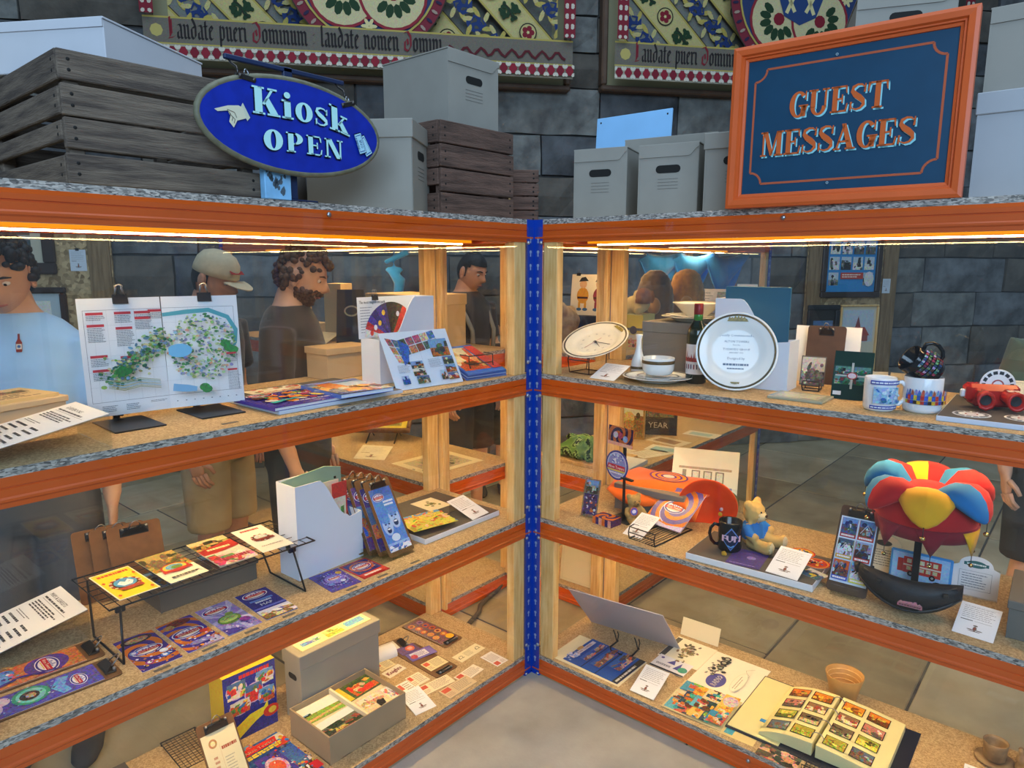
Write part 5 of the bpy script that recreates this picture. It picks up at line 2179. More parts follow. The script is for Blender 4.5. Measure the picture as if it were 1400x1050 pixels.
# long wire rack with leaflets over a low box
t = thing('wire_rack', 'long black wire rack with four leaflets on top, over a low grey box', 'wire rack', (1.208, -.274, Z2), (0, 0, pi))
part('grid', wire_grid(-.296, .296, -.130, .130, .140, 23, 8, .0012), M_BLACKW, t, kind='stuff')
b = MB()
b.tube([(-.298, -.132, .139), (.298, -.132, .139), (.298, .132, .139), (-.298, .132, .139)], .0022, 7, closed=True)
part('frame', b, M_BLACKW, t)
for sx in (-1, 1):
    b = MB()
    xa, xb = (-.27, -.287) if sx < 0 else (.222, .235)
    b.tube([(xa, -.125, .138), (xb, -.165, .004), (xb, .035, .004), (xa, .100, .138)], .0032, 8)
    part('leg', b, M_BLACKW, t)
    b = MB()
    b.bbox(xa-.012, xa+.012, -.128, -.118, .122, .136, .002)
    part('leg_joint', b, M_BLACK, t)
archive_box('low grey brown box under the long wire rack', (1.170, -.382, Z2), 180, .30, .15, .066, 'lid', False, mat('grey_brown_board', '6f6355', .75, var=.05))


def art_y(a):
    a.R(.03, .02, .97, .98, 'f0d22a', .08)
    a.lines(.12, .84, .88, .92, 1, 'c8452a', .9, 3, 0)
    a.E(.5, .46, .36, .20, '5a3a24', .2, 22)
    for i in range(22):
        an = i*2*pi/22
        a.E(.5+.34*cos(an), .46+.19*sin(an), .045, .024, 'e8d8b0' if i % 2 else 'b0402a', .2, 7, an)
    a.E(.5, .46, .27, .15, '4f9ad0', .3, 20)
    a.P([(.3, .46), (.42, .53), (.5, .47), (.62, .55), (.7, .45), (.6, .36), (.4, .36)], 'e6ecf2', .2)
    a.R(.26, .22, .80, .32, 'a8452a', .2)
    for u, v in ((.1, .1), (.88, .1), (.9, .7), (.08, .6)):
        a.P([(u-.05, v), (u, v+.04), (u+.05, v), (u, v-.04)], 'd8562a')
    a.sprinkle(30, ['d8862a', 'b0402a', 'f6e27a'], 10, (.08, .08, .92, .9), (.008, .02), .1)


def art_b(a):
    a.photo(0, .40, 1, 1, 5, ['6a5a2a', '3a3a1c', 'a8843a', '7a6a4a', 'c2a25a'], 'b8a25a', n=20)
    a.E(.5, .40, .36, .15, 'b83a2c', .1, 20)
    a.E(.5, .41, .30, .12, 'e4c64a', .1, 18)
    a.E(.5, .42, .22, .09, '6fa8c8', .4, 16)
    a.E(.55, .40, .14, .06, '6a8a3a', .4, 12)
    a.R(.12, .28, .88, .35, 'b83a2c')
    a.lines(.15, .09, .85, .15, 1, '6a6456', .8, 6, 0)


def art_c(a):
    a.photo(0, .62, 1, 1, 6, ['6a5a2a', 'a8843a', 'c2a25a', '3a3a1c'], 'd8c890', n=14)
    a.P([(0, .62), (1, .78), (1, .52), (0, .40)], 'b02f24', .15)
    a.lines(.2, .55, .8, .63, 1, 'f0d8a0', .7, 3, 0)
    a.photo(0, 0, 1, .44, 7, ['c83a3a', 'e8d8c8', 'd88a9a', '6a8a5a', 'b84a6a', 'e0b0a0'], 'e0c8b8', n=24)
    a.lines(.1, .10, .9, .20, 1, 'a83040', .9, 3, 0)


def art_d(a):
    a.lines(.20, .86, .80, .93, 1, 'b83a2c', .9, 3, 0)
    a.E(.5, .52, .30, .14, '5a3a2c', .2, 20)
    for i in range(20):
        an = i*2*pi/20
        a.E(.5+.28*cos(an), .52+.13*sin(an), .04, .018, 'e8dcc8' if i % 2 else 'a8452f', .2, 7, an)
    a.E(.5, .53, .2, .09, 'c8d0c8', .3, 14)
    a.R(.22, .40, .84, .48, '8a3a2c', .3)
    a.lines(.16, .16, .84, .20, 1, '8a8478', .6, 4, 0)


RZ = Z2+.1415
sheet('leaflet', 'yellow leaflet with a round railway badge on the wire rack', 'leaflet', .103, .205, (1.420, -.276, RZ), 181, 0, art_y, 'f4ecd0', .001, 'leaflets on the long wire rack')
sheet('leaflet', 'white leaflet with a brown landscape and a red ribbon badge on the wire rack', 'leaflet', .106, .228, (1.290, -.286, RZ), 181, 0, art_b, 'efe6cc', .001, 'leaflets on the long wire rack')
sheet('leaflet', 'red and pink picture leaflet in the middle of the wire rack', 'leaflet', .115, .232, (1.142, -.283, RZ), 178, 0, art_c, 'e8d8b8', .001, 'leaflets on the long wire rack')
sheet('leaflet', 'cream leaflet with one round badge at the inner end of the wire rack', 'leaflet', .100, .225, (1.012, -.280, RZ), 176, 0, art_d, 'f2ead8', .001, 'leaflets on the long wire rack')
for i, (x, lab) in enumerate(((1.25, 'blue and brown picture leaflet lying on the low box below the wire rack'), (1.085, 'red and brown picture leaflet lying on the low box below the wire rack'))):
    sheet('leaflet', lab, 'leaflet', .12, .13, (x, -.385, Z2+.0705), 180, 0, (lambda q: (lambda a: a.photo(0, 0, 1, 1, 40+q, ['3a5a8a', '6a5a3a', '8a6a3a', '20304a'] if q == 0 else ['8a3a2a', '6a4a2a', 'c89a5a'], n=14)))(i), 'd8d0b8')

for i in range(3):
    clipboard(['bare brown clipboard standing foremost of three by the back glass', 'bare brown clipboard standing in the middle of three by the back glass', 'bare brown clipboard standing rearmost of three by the back glass'][i],
              (1.300+.040*i, -.475-.022*i, Z2+.002), 174, 76, .15, .215, group='bare clipboards by the back glass', cw=.08)

# tall white magazine file
mag_file('tall white magazine file holding a green folder and old brochures, on the middle shelf', (.943, -.190, Z2), 182, .257, .10, .309, .53)
b = MB()
b.prism([(-.115, 0), (.115, 0), (.115, .30), (.05, .315), (-.115, .30)], -.0015, .0015, M=RX90)
b.m = 1
b.tube([(.088, -.004, .265+.0), (.088, -.0035, .272)], .004, 8)
solo('green_folder', b, [mat('sage_card', '8fae98', .7, var=.04), M_INK], 'sage green folder standing at the back of the tall white magazine file', 'folder', (.825, -.272, Z2+.010), (radians(0), 0, radians(182)))


def art_br1(a):
    a.R(0, 0, 1, 1, 'e6dcc0', .1)
    a.logo(.5, .72, .30, ring='a83040')
    a.photo(.1, .1, .9, .4, 3)


def art_br2(a):
    a.R(0, 0, 1, 1, 'c23434', .2)
    a.photo(.1, .2, .9, .8, 13, ['3a6ab0', 'e8d8c8', '5a9a5a', 'd8b04a'])


for i, (x, y_, ww, hh, art, c, lab) in enumerate(((.868, -.262, .14, .272, lambda a: (a.lines(.1, .9, .8, .95, 1, 'b03a34', .8, 1), a.R(.05, .70, .9, .80, 'b8c8d0', .3)), 'd9dcd8', 'grey leaflet in the tall white file, standing nearest its spine'),
                                                  (.800, -.250, .125, .268, art_br1, 'e6dcc0', 'cream leaflet with a round badge in the tall white file'),
                                                  (.742, -.242, .06, .258, art_br2, 'c23434', 'red edged leaflet in the tall white file, nearest its low front'))):
    sheet('leaflet', lab, 'leaflet', ww, hh, (x, y_, Z2+.010), 182, 90, art, c, .0014, 'leaflets in the tall white file')

# clipboards with leaflets leaning in an acrylic rack


def art_face(a):
    a.R(0, 0, 1, 1, '4a86d8', .3)
    a.R(0, .86, 1, 1, '3a6ac0', .3)
    a.logo(.32, .86, .24)
    a.lines(.45, .70, .92, .80, 2, 'dff0ff', .6, 3, .1)
    for cx, cy_, s_ in ((.70, .50, 1.0), (.28, .40, .9)):
        a.E(cx, cy_, .25*s_, .17*s_, 'a8c8f0', .1, 20)
        a.E(cx, cy_+.10*s_, .22*s_, .07*s_, '5a92dc', .3, 16)
        for sx in (-1, 1):
            a.E(cx+sx*.09*s_, cy_+.03*s_, .05*s_, .016*s_, '1f3f7a', 0, 10)
            a.V([(cx+sx*.04*s_, cy_+.065*s_, .012), (cx+sx*.13*s_, cy_+.075*s_, .016)], '2a4f94')
        a.E(cx, cy_-.005*s_, .03*s_, .03*s_, '86aee6', 0, 8)
        a.E(cx, cy_-.08*s_, .11*s_, .052*s_, '14305e', 0, 14)
        a.E(cx, cy_-.058*s_, .085*s_, .014*s_, 'e8f2ff', 0, 10)
    a.E(.45, .20, .2, .06, 'cfe4fb', .2, 12)
    a.photo(0, 0, 1, .13, 9, ['3a6ac0', 'c84a3a', 'e8f0fa', '5a92dc'], '8fb8ee', n=12)


def art_pur(s_):
    return lambda a: (a.R(0, 0, 1, 1, ['4a3f94', '3f3a80', '6a4a8a'][s_ % 3], .4), a.logo(.4, .85, .34), a.photo(0, .2, 1, .7, 60+s_, ['5a4aa8', 'c8784a', '3a6ac0', 'd8c8e0']))


for i in (3, 2, 1, 0):
    clipboard(['clipboard with a blue leaflet of laughing faces, foremost of four leaning by the white file', 'clipboard with a purple leaflet, second of four leaning by the white file', 'clipboard with a dark violet leaflet, third of four leaning by the white file', 'clipboard with a plum leaflet, rearmost of four leaning by the white file'][i],
              (.598+.018*i, -.095-.034*i, Z2+.006), 180.5, 60+2*i, .112, .275, art_face if i == 0 else art_pur(i), (.092, .225), (0, .01), group='leaflet clipboards leaning in a row')
b = MB()
for i in range(4):
    x, y_ = .018*i, -.034*i
    b.bbox(x-.05, x+.05, y_+.008, y_+.011, 0, .030, .0008)
b.bbox(-.05, .104, -.16, .011, 0, .003, .0008)
solo('acrylic_rack', b, M_ACR, 'clear acrylic rack holding four leaning leaflet clipboards', 'stand', (.598, -.095, Z2), (0, 0, 0))

# white framed grey board with map and sheet
b = MB()
b.bbox(-.20, .20, -.185, .185, 0, .020, .001)
b.m = 1
b.box(-.198, .198, -.183, .183, .020, .0204)
solo('foam_board', b, [M_WHITE, M_DGREY], 'grey topped white foam board with a coloured map near the corner, on the middle shelf', 'display board', (.283, -.288, Z2), (0, 0, radians(180)))
ZB = Z2+.0206


def art_cream(a):
    rr = random.Random(3)
    for i in range(18):
        a.E(.5+rr.gauss(0, .11), .5+rr.gauss(0, .09), .07, .05, rr.choice(['7a7a3a', 'a09a4a', '5a5a2a', '8a7a4a']), .5, 8, rr.random()*3)


sheet('leaflet', 'cream card with a small olive drawing at the rear of the foam board', 'leaflet', .112, .130, (.215, -.362, ZB), 178, 0, art_cream, 'ece0bc')


def art_map(a):
    a.R(0, 0, 1, 1, 'd8cf5a', .4)
    a.R(0, .86, 1, 1, '5fa4d8', .3)
    rr = random.Random(8)
    for i in range(70):
        a.E(rr.random(), rr.uniform(0, .9), rr.uniform(.03, .09), rr.uniform(.02, .05), rr.choice(['e8923a', 'e05a3a', 'c8d84a', '7fb84a', 'f0d85a', 'd8a03a', '6f9ad0', 'e8c0a0']), .4, 8, rr.random()*3)
    a.V([(.05, .3, .03), (.3, .5, .04), (.6, .45, .03), (.95, .6, .03)], 'f2dc4a')


b = MB()
b.bbox(-.07, .07, -.05, .05, 0, .018, .002)
solo('wooden_riser', b, M_HARD, 'small brown wooden riser under the bright yellow map', 'riser', (.372, -.212, ZB), (0, 0, radians(171)))
sheet('pictorial_map', 'bright yellow pictorial map on a brown wooden riser', 'map', .19, .155, (.385, -.205, ZB+.0185), 168, 0, art_map, 'd8cf5a')
label_card('white exhibit label on clear feet at the front of the corner foam board', (.182, -.112, ZB), 185.5, 20, .103, .139, 3)


# ================================================================== MAP RACK, BOTTOM SHELF (A3)
t = thing('souvenir_box', 'tall purple souvenir carton with yellow rocket and photo collage, on the bottom shelf', 'box', (1.022, -.400, Z3), (0, 0, radians(177)))
b = MB()
b.color('e0c22e', .15)
b.box(-.092, .092, .0, .11, 0, .242)
part('carton', b, M_GLOSSY, t)
a = Art(.184, .242, .0006, '2f2f8a', y0=0)
a.R(0, 0, 1, 1, '2d3190', .35)
a.lines(.30, .90, .88, .96, 1, 'd8342c', .9, 3, 0)
for u0, v0, u1, v1, s_ in ((.07, .64, .42, .88, 1), (.62, .70, .95, .90, 2), (.40, .50, .72, .76, 3), (.10, .40, .46, .60, 4), (.64, .42, .94, .64, 5)):
    a.E((u0+u1)/2, (v0+v1)/2, (u1-u0)*.58, (v1-v0)*.58, 'c8b4d8', .2, 16)
    a.photo(u0, v0, u1, v1, 80+s_, ['c8602e', 'e8b84a', '3a6ab0', 'd83a34', 'e8dcc8', '5a8a4a'], n=12)
a.P([(0, 0), (.10, .20), (.45, .34), (.72, .36), (.80, .44), (.80, .28), (.55, .20), (.2, .04)], 'e2cf2a', .3)
a.E(.86, .26, .16, .09, 'cf3324', .2, 14)
a.E(.88, .26, .08, .05, 'e8c03a', .2, 10)
part('front_print', a, M_GLOSSY, t, (0, -.0004, 0), (pi/2, 0, 0))

tb_ = archive_box('tall narrow archive box on the bottom shelf with a leaflet on its lid', (.720, -.352, Z3), 180, .338, .102, .26, 'lid', False)
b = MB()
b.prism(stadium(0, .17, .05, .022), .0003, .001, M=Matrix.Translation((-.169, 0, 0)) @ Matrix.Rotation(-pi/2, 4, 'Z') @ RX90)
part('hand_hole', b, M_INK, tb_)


def art_top(a):
    a.R(0, 0, 1, 1, 'ecdfa8', .1)
    a.R(.68, .25, .95, .85, '6fb4e0', .4)
    a.photo(.38, .1, .62, .9, 4, ['d8c04a', 'c8a03a', '8a9a4a'], 'e0d08a')
    a.photo(.05, .3, .32, .9, 6, ['6f9ad0', '5a8a5a', 'd8d0b0'], 'dcd8b8')


sheet('leaflet', 'long cream and blue leaflet on the lid of the tall archive box', 'leaflet', .295, .060, (.720, -.348, Z3+.2646), 180, 0, art_top, 'ecdfa8', .004)

# open box of postcards
t = thing('open_box', 'open grey brown box of old postcards on the bottom shelf', 'box', (.783, -.180, Z3), (0, 0, pi))
bw, bd, bh = .316, .228, .100
M_GB = mat('fawn_board', 'a08a6c', .75, var=.05, vscale=8)
for nm, q in (('front_wall', (-bw/2, bw/2, -bd/2, -bd/2+.003, 0, bh)), ('rear_wall', (-bw/2, bw/2, bd/2-.003, bd/2, 0, bh)), ('end_wall', (-bw/2, -bw/2+.003, -bd/2+.003, bd/2-.003, 0, bh)), ('end_wall', (bw/2-.003, bw/2, -bd/2+.003, bd/2-.003, 0, bh)), ('bottom', (-bw/2, bw/2, -bd/2, bd/2, 0, .003))):
    b = MB()
    b.box(*q)
    part(nm, b, M_GB, t)
b = MB()
b.prism([(-bd/2, 0), (bd/2, 0), (bd/2, -.012), (bd/2-.02, -.034), (-bd/2+.03, -.034), (-bd/2, -.02)], 0, .002, M=Matrix.Translation((-bw/2-.0005, 0, bh)) @ Matrix.Rotation(-pi/2, 4, 'Z') @ RX90)
part('flap', b, M_GB, t)
b = MB()
b.box(-.004, .004, -bd/2+.003, bd/2-.003, .003, bh-.004)
part('divider', b, M_CREAM, t)
b = MB()
b.box(-bw/2+.005, bw/2-.005, -bd/2+.005, bd/2-.005, .003, .078)
part('card_stack', b, mat('card_edges', 'd8c79c', .8, var=.1, vscale=60, stretch=(1, 1, 20)), t)


def art_pc(n):
    def f(a):
        if n == 0:
            a.R(0, .46, 1, 1, 'dce0d8', .1)
            a.R(0, 0, 1, .46, '7f9a3a', .5)
            a.P([(0, .18), (1, .30), (1, .20), (0, .06)], 'c8a46a', .4)
            a.photo(.02, .42, .25, .56, 3, ['2a2a1a', '4a5a2a'])
        elif n == 1:
            a.R(0, .5, 1, 1, 'd6dfe0', .1)
            a.photo(0, 0, 1, .62, 14, ['3a3a34', '4f4f48', '8a8a84', '8a4a3a', 'c8a860', '2f3a2a'], '6a6a5a', n=26)
        elif n == 2:
            a.R(0, 0, 1, 1, '4a5a34', .5)
            a.photo(.25, .1, .95, .9, 15, ['c8642a', 'd83a2a', 'e0b04a', '5a7a3a', 'd8a880'], '3a4a2a', n=26)
            a.R(0, 0, .14, 1, 'dcc23a', .2)
        else:
            a.R(0, 0, 1, 1, 'd8c8a8', .3)
            a.photo(.1, .4, .6, .95, 16, ['d8d4c8', 'c8a080', '8a7a5a'], 'e0dcc8')
            a.P([(.42, .10), (.60, .14), (.66, .46), (.5, .5), (.42, .38)], '2a2624', .2)
            a.E(.62, .52, .10, .09, 'c88a6a', .4, 10)
            a.photo(.78, .1, 1, .9, 17, ['d86a5a', 'e0d8d0', 'a8a09a'], 'e4e0da')
    return f


for i, (x, y_, lab) in enumerate(((.860, -.238, 'green meadow'), (.858, -.130, 'old car park'), (.697, -.240, 'orange flower bed'), (.700, -.130, 'person in a dark coat'))):
    sheet('postcard', 'postcard of a '+lab+' lying in the open box', 'postcard', .144, .096, (x, y_, Z3+.0786), 180+(-3, 1.5, 2, -2)[i], 0, art_pc(i), 'efe6cc', .0008, 'postcards in the open box', mat_=M_GLOSSY)


def art_brown(a):
    a.R(0, 0, 1, 1, '7a5560', .5)
    rr = random.Random(5)
    for i in range(10):
        u, v = .25+.5*(i % 2)+rr.uniform(-.05, .05), .12+.16*(i//2)
        a.C(u, v, .17, rr.choice(['d07a3a', 'c85a3a', '9a6a9a', 'e0a05a']), .4, 12)
        a.C(u, v, .09, rr.choice(['e0a05a', '7a3a3a', '5a3f7a']), .4, 10)
    a.C(.24, .90, .2, 'f0b828', .1, 14)


clipboard('clipboard with a brown and orange leaflet near the timber stud, bottom shelf', (.167, -.425, Z3+.0004), 1.5, 0, .108, .272, lambda a: art_brown(a), (.094, .235), (0, .004), flat=True, group='clipboards on the bottom shelf')


def art_tk(a):
    a.R(0, 0, 1, 1, '6b4a34', .1)


cb_ = clipboard('clipboard with purple and cream tickets, in the middle of the bottom shelf', (.331, -.287, Z3+.0004), 359, 0, .112, .268, None, flat=True, group='clipboards on the bottom shelf')
clipboard('clipboard holding a curled sheet, half hidden behind the tall archive box', (.415, -.470, Z3+.0004), 78, 0, .10, .25, lambda a: a.R(0, 0, 1, 1, 'd8d4cc', .1), (.085, .2), flat=True, group='clipboards on the bottom shelf')
b = MB()
vs, fs = [], []
for i in range(13):
    an = i/12*pi*1.1
    for x in (-.06, .06):
        vs.append((x, .035-.035*cos(an), .030*sin(an)+.004))
for i in range(12):
    fs.append((2*i, 2*i+1, 2*i+3, 2*i+2))
b.add(vs, fs, True)
b.add([(x, y_+.0008, z_+.0008) for x, y_, z_ in vs], [tuple(reversed(f)) for f in fs], True)
solo('curled_sheet', b, M_WHITE, 'curled white sheet arching over the half hidden clipboard', 'paper', (.43, -.475, Z3+.005), (0, 0, radians(-12)))


def art_ticket(kind, seed=1):
    def f(a):
        if kind == 'purple':
            a.R(0, 0, 1, 1, '6a4a86', .4)
            a.C(.62, .5, .24, 'e06a4a', .3, 14)
            a.C(.62, .5, .14, 'e8b0a0', .3, 12)
        elif kind == 'violet':
            a.R(.3, 0, 1, 1, '7a6ac0', .2)
            a.R(.12, .2, .75, .85, 'eae6f2')
            a.lines(.15, .28, .72, .78, 5, '5a4f9a', .4, seed)
            a.C(.2, .4, .13, 'c8405a', .3, 12)
        elif kind == 'two':
            a.T('£2', .16, .34, .34, '3a3424', wmax=.2)
            a.T('£2', .84, .34, .34, '3a3424', wmax=.2)
            a.lines(.34, .2, .66, .8, 5, '8a8060', .3, seed)
        elif kind == 'knight':
            a.T('Knights', .5, .32, .42, '8a2f3a', wmax=.8, bold=.06)
        else:
            a.R(.05, .55, .30, .92, 'd0523a', .2)
            a.lines(.38, .15, .95, .9, 6, '8f7f78', .35, seed)
            a.lines(.05, .1, .30, .45, 3, 'b08a7a', .4, seed+3)
    return f


TK = [('ticket', 'purple ticket with an orange disc, clipped at the far end of the ticket clipboard', .085, .058, .328, -.398, 172, 'purple', '6a4a86', 1),
      ('ticket', 'violet ticket with a white label, lying askew on the ticket clipboard', .118, .062, .315, -.330, 170, 'violet', '6a5ab0', 1),
      ('ticket', 'cream printed ticket nearest the clip of the ticket clipboard', .092, .066, .327, -.236, 177, 'plain', 'e6d9a8', 1),
      ('voucher', 'cream voucher printed £2 at both ends', .142, .058, .177, -.190, 181, 'two', 'ece0b8', 0),
      ('ticket', 'white ticket with a red crest lying nearest the corner post', .098, .064, .142, -.080, 268, 'plain', 'efe8e2', 0),
      ('ticket', 'pale ticket with a red crest, upper of three overlapping at the shelf edge', .117, .057, .283, -.086, 183, 'plain', 'efe2cc', 0),
      ('ticket', 'long cream ticket with a red crest, left of three overlapping at the edge', .146, .060, .424, -.128, 172, 'plain', 'ecdcb8', 0),
      ('ticket', 'thick stack top ticket, fawn, nearest the edge of the bottom shelf', .144, .064, .377, -.053, 179, 'plain', 'd9c096', 0),
      ('card', 'small plain cream card by the foot of the tall archive box', .069, .060, .462, -.383, 176, 'plain', 'ead9a4', 0),
      ('card', 'white card lettered Knights in dark red', .089, .050, .465, -.322, 183, 'knight', 'f0e6d0', 0),
      ('card', 'small square cream card with a grey emblem', .066, .074, .441, -.211, 177, 'plain', 'ebe0c4', 0),
      ('card', 'white slip lying behind the crest label on the bottom shelf', .054, .098, .505, -.190, 176, 'plain', 'eeece8', 0)]
for nm, lab, ww, hh, x, y_, yw, kind, c, on in TK:
    z_ = Z3+.0004+(.0036 if on else 0)
    if 'long cream' in lab:
        z_ += .0012
    if 'violet' in lab:
        z_ += .0012
    sheet(nm, lab, nm, ww, hh, (x, y_, z_), yw, 0, art_ticket(kind, len(lab)), c, .004 if 'thick' in lab else .0009, 'tickets and cards on the bottom shelf')
label_card('white exhibit label with a crest lying beside the open postcard box', (.552, -.040, Z3+.0006), 170, 9, .088, .125, 5)


def art_red(a):
    a.R(0, 0, 1, 1, '3f6ab8', .4)
    rr = random.Random(4)
    for i in range(10):
        u, v = rr.random(), rr.random()
        a.photo(u-.16, v-.12, u+.16, v+.12, 90+i, ['d83a2a', 'e8e4e0', '3a8ac0', 'e0b03a', '5a3a2a', 'a8c8d8'], n=9)
    a.P([(.02, .80), (.78, .80), (.84, .90), (.02, .92)], 'cf2a24')
    a.T('Alton Towers', .42, .825, .045, 'f4e6c0', wmax=.7, bold=.04)
    a.lines(.04, .71, .86, .785, 2, 'e8d43a', .8, 5, .05)
    a.R(.08, .18, .62, .66, '463a9a', .3)
    a.E(.35, .40, .22, .18, 'c8a8c8', .5, 18)
    a.E(.35, .40, .16, .12, 'd85a3a', .5, 14)
    a.R(.80, .02, 1, .16, 'd0202c')
    a.sprinkle(60, ['d83a2a', 'e8e4e0', '3a8ac0', 'e0b03a', '2a2a5a', '5a3a2a'], 12, (0, 0, 1, .68), (.015, .04))


sheet('leaflet', 'large red, blue and white picture leaflet lying before the purple carton', 'leaflet', .153, .28, (1.040, -.205, Z3+.0004), 181, 0, art_red, 'd8d4dc', .0012, mat_=M_GLOSSY)


def art_golden(a):
    a.E(.28, .84, .12, .07, 'c88a5a', .2, 14)
    a.E(.28, .84, .07, .04, 'ecd9a8', .2, 10)
    a.lines(.48, .70, .92, .76, 1, 'b0573a', .8, 3, 0)
    a.lines(.2, .10, .34, .66, 8, 'c88a6a', .5, 2)
    a.lines(.5, .15, .8, .6, 10, 'a8a090', .25, 3)
    a.L([(.44, .12), (.44, .8)], .004, 'c88a6a')


clipboard('clipboard with an old cream ticket sheet, tilted up before the purple carton', (1.205, -.165, Z3+.002), 178, 56, .115, .235, art_golden, (.105, .195), base='ecdcb0', group='clipboards on the bottom shelf')
t = thing('mesh_tray', 'black wire mesh tray with a grey sheet behind the tilted clipboard', 'tray', (1.205, -.478, Z3), (0, 0, radians(177)))
part('mesh', wire_grid(-.055, .055, -.09, .09, .012, 9, 14, .0009), M_BLACKW, t, kind='stuff')
b = MB()
b.tube([(-.057, -.092, .012), (.057, -.092, .012), (.057, .092, .012), (-.057, .092, .012)], .002, 6, closed=True)
for sx in (-1, 1):
    for sy in (-1, 1):
        b.tube([(sx*.055, sy*.09, .012), (sx*.055, sy*.09, 0)], .002, 6)
part('rim', b, M_BLACKW, t)
b = MB()
b.bbox(-.06, .06, -.09, .09, 0, .006, .001)
solo('grey_card', b, M_DGREY, 'plain dark grey card at the outer end of the bottom map shelf', 'card', (1.43, -.49, Z3), (0, 0, radians(178)))


# ================================================================== PLATE RACK, TOP SHELF (B1)
def mat_from_normal(c, n, up):
    """matrix whose z is n and whose y lies along up"""
    z = Vector(n).normalized()
    x = Vector(up).cross(z).normalized()
    y_ = z.cross(x)
    m_ = Matrix((x, y_, z)).transposed().to_4x4()
    m_.translation = Vector(c)
    return m_


GILT = mat('dark_gilt_print', '5d5236', .35, var=.3, vscale=160)


def plate_parts(t, r_=.130, M=None, m=None, deco=True):
    M = M or Matrix()
    m = m or M_CHINA
    b = MB()
    k = r_/.13
    b.lathe([(q*k, z_*k) for q, z_ in ((0, 0), (.070, 0), (.074, -.003), (.078, .0), (.086, .006), (.096, .010), (.128, .016), (.130, .0175), (.1295, .019), (.126, .0185), (.096, .0135), (.088, .010), (.080, .0055), (.070, .004), (0, .004))], 48, M=M)
    part('dish', b, m, t)
    if deco:
        b = MB()
        b.lathe([(q*k, z_*k) for q, z_ in ((.1175, .0174), (.1235, .0184), (.1237, .0187), (.1173, .0178))], 48, M=M)
        part('rim_band', b, GILT, t)


t = thing('plate_clock', 'cream china plate with clock hands and numerals tilted in a black wire stand', 'clock', (0, 0, 0))
t.matrix_world = mat_from_normal((-.165, .178, Z1+.115), (.46, .03, .888), (-.486, .361, .30))
M_CREAMCH = mat('cream_china', 'f0e8d2', .15, var=.01)
plate_parts(t, .130, None, M_CREAMCH)
a = Art(.19, .19, .0003, None, x0=-.095, y0=-.095)
for q in range(12):
    an = pi/2-(q+1)*pi/6
    a.T(str(q+1), .5+.31*cos(an), .5+.31*sin(an)-.02, .045, '5a5650')
part('dial_print', a, M_PRINT, t, (0, 0, .0042))
b = MB()
b.prism([(-.002, -.012), (.002, -.012), (.0006, .068), (-.0006, .068)], .006, .0066, M=Matrix.Rotation(radians(-62), 4, 'Z'))
b.prism([(-.0025, -.010), (.0025, -.010), (.0008, .045), (-.0008, .045)], .007, .0076, M=Matrix.Rotation(radians(-98), 4, 'Z'))
b.lathe([(0, .0095), (.004, .009), (.005, .004)], 12)
part('hand', b, M_BLACK, t)
b = MB()
b.prism([(-.0006, -.03), (.0006, -.03), (.0006, .055), (-.0006, .055)], .0082, .0086, M=Matrix.Rotation(radians(190), 4, 'Z'))
part('second_hand', b, mat('red_paint', 'b8281e', .4), t)
CREST = [(-.03, 0), (-.03, .006), (-.026, .012), (-.022, .006), (-.018, .010), (-.013, .006), (-.008, .016), (-.003, .007), (.002, .018), (.006, .007), (.012, .014), (.016, .006), (.021, .012), (.025, .006), (.03, .004), (.03, 0)]


def crest(t, y_, z_, s=1.0, M=None):
    b = MB()
    b.prism([(x*s, y_+v*s) for x, v in CREST], z_, z_+.0006, M=M)
    b.prism([(-.034*s, y_-.004*s), (.034*s, y_-.004*s), (.030*s, y_+.002*s), (-.030*s, y_+.002*s)], z_, z_+.0004, M=M)
    part('castle_print', b, mat('old_gold_print', '8a7a34', .4, var=.4, vscale=200), t)


crest(t, .104, .0172)


def wire_stand(label, loc, yaw, w_=.085, h1=.078, dep=.10, cat='wire stand', nm='wire_stand', rails=(.052, .078)):
    t = thing(nm, label, cat, loc, (0, 0, radians(yaw)))
    b = MB()
    for sx in (-1, 1):
        x = sx*w_/2
        b.tube([(x, -dep/2, rails[-1]), (x*1.08, -dep/2-.006, rails[0]), (x, -dep/2, .003), (x, dep/2, .003), (x*.9, dep/2+.01, h1*1.35)], .0021, 6)
    for z_ in rails:
        b.tube([(-w_/2, -dep/2-(.004 if z_ == rails[0] else 0), z_), (w_/2, -dep/2-(.004 if z_ == rails[0] else 0), z_)], .0021, 6)
    b.tube([(-w_/2, dep/2, .003), (w_/2, dep/2, .003)], .0021, 6)
    b.tube([(-w_/2, -dep/2, .003), (w_/2, -dep/2, .003)], .0021, 6)
    part('wire', b, M_BLACKW, t)
    return t


wire_stand('black wire stand holding the plate clock', (-.145, .155, Z1), 84, .098, .075, .10)
label_card('white exhibit label beside the plate clock', (-.038, .290, Z1), 86, 24, .110, .110, 11)

t = thing('bud_vase', 'small white bud vase standing before the grey box', 'vase', (-.215, .338, Z1))
b = MB()
b.lathe([(0, .002), (.020, 0), (.027, .010), (.029, .030), (.026, .055), (.016, .082), (.0105, .105), (.010, .135), (.0135, .154), (.0125, .155), (.008, .135), (.008, .1), (.0, .09)], 24)
part('body', b, M_CHINA, t)
b = MB()
b.lathe([(.0292, .026), (.0294, .031), (.0288, .036)], 24)
part('rim_band', b, GILT, t)

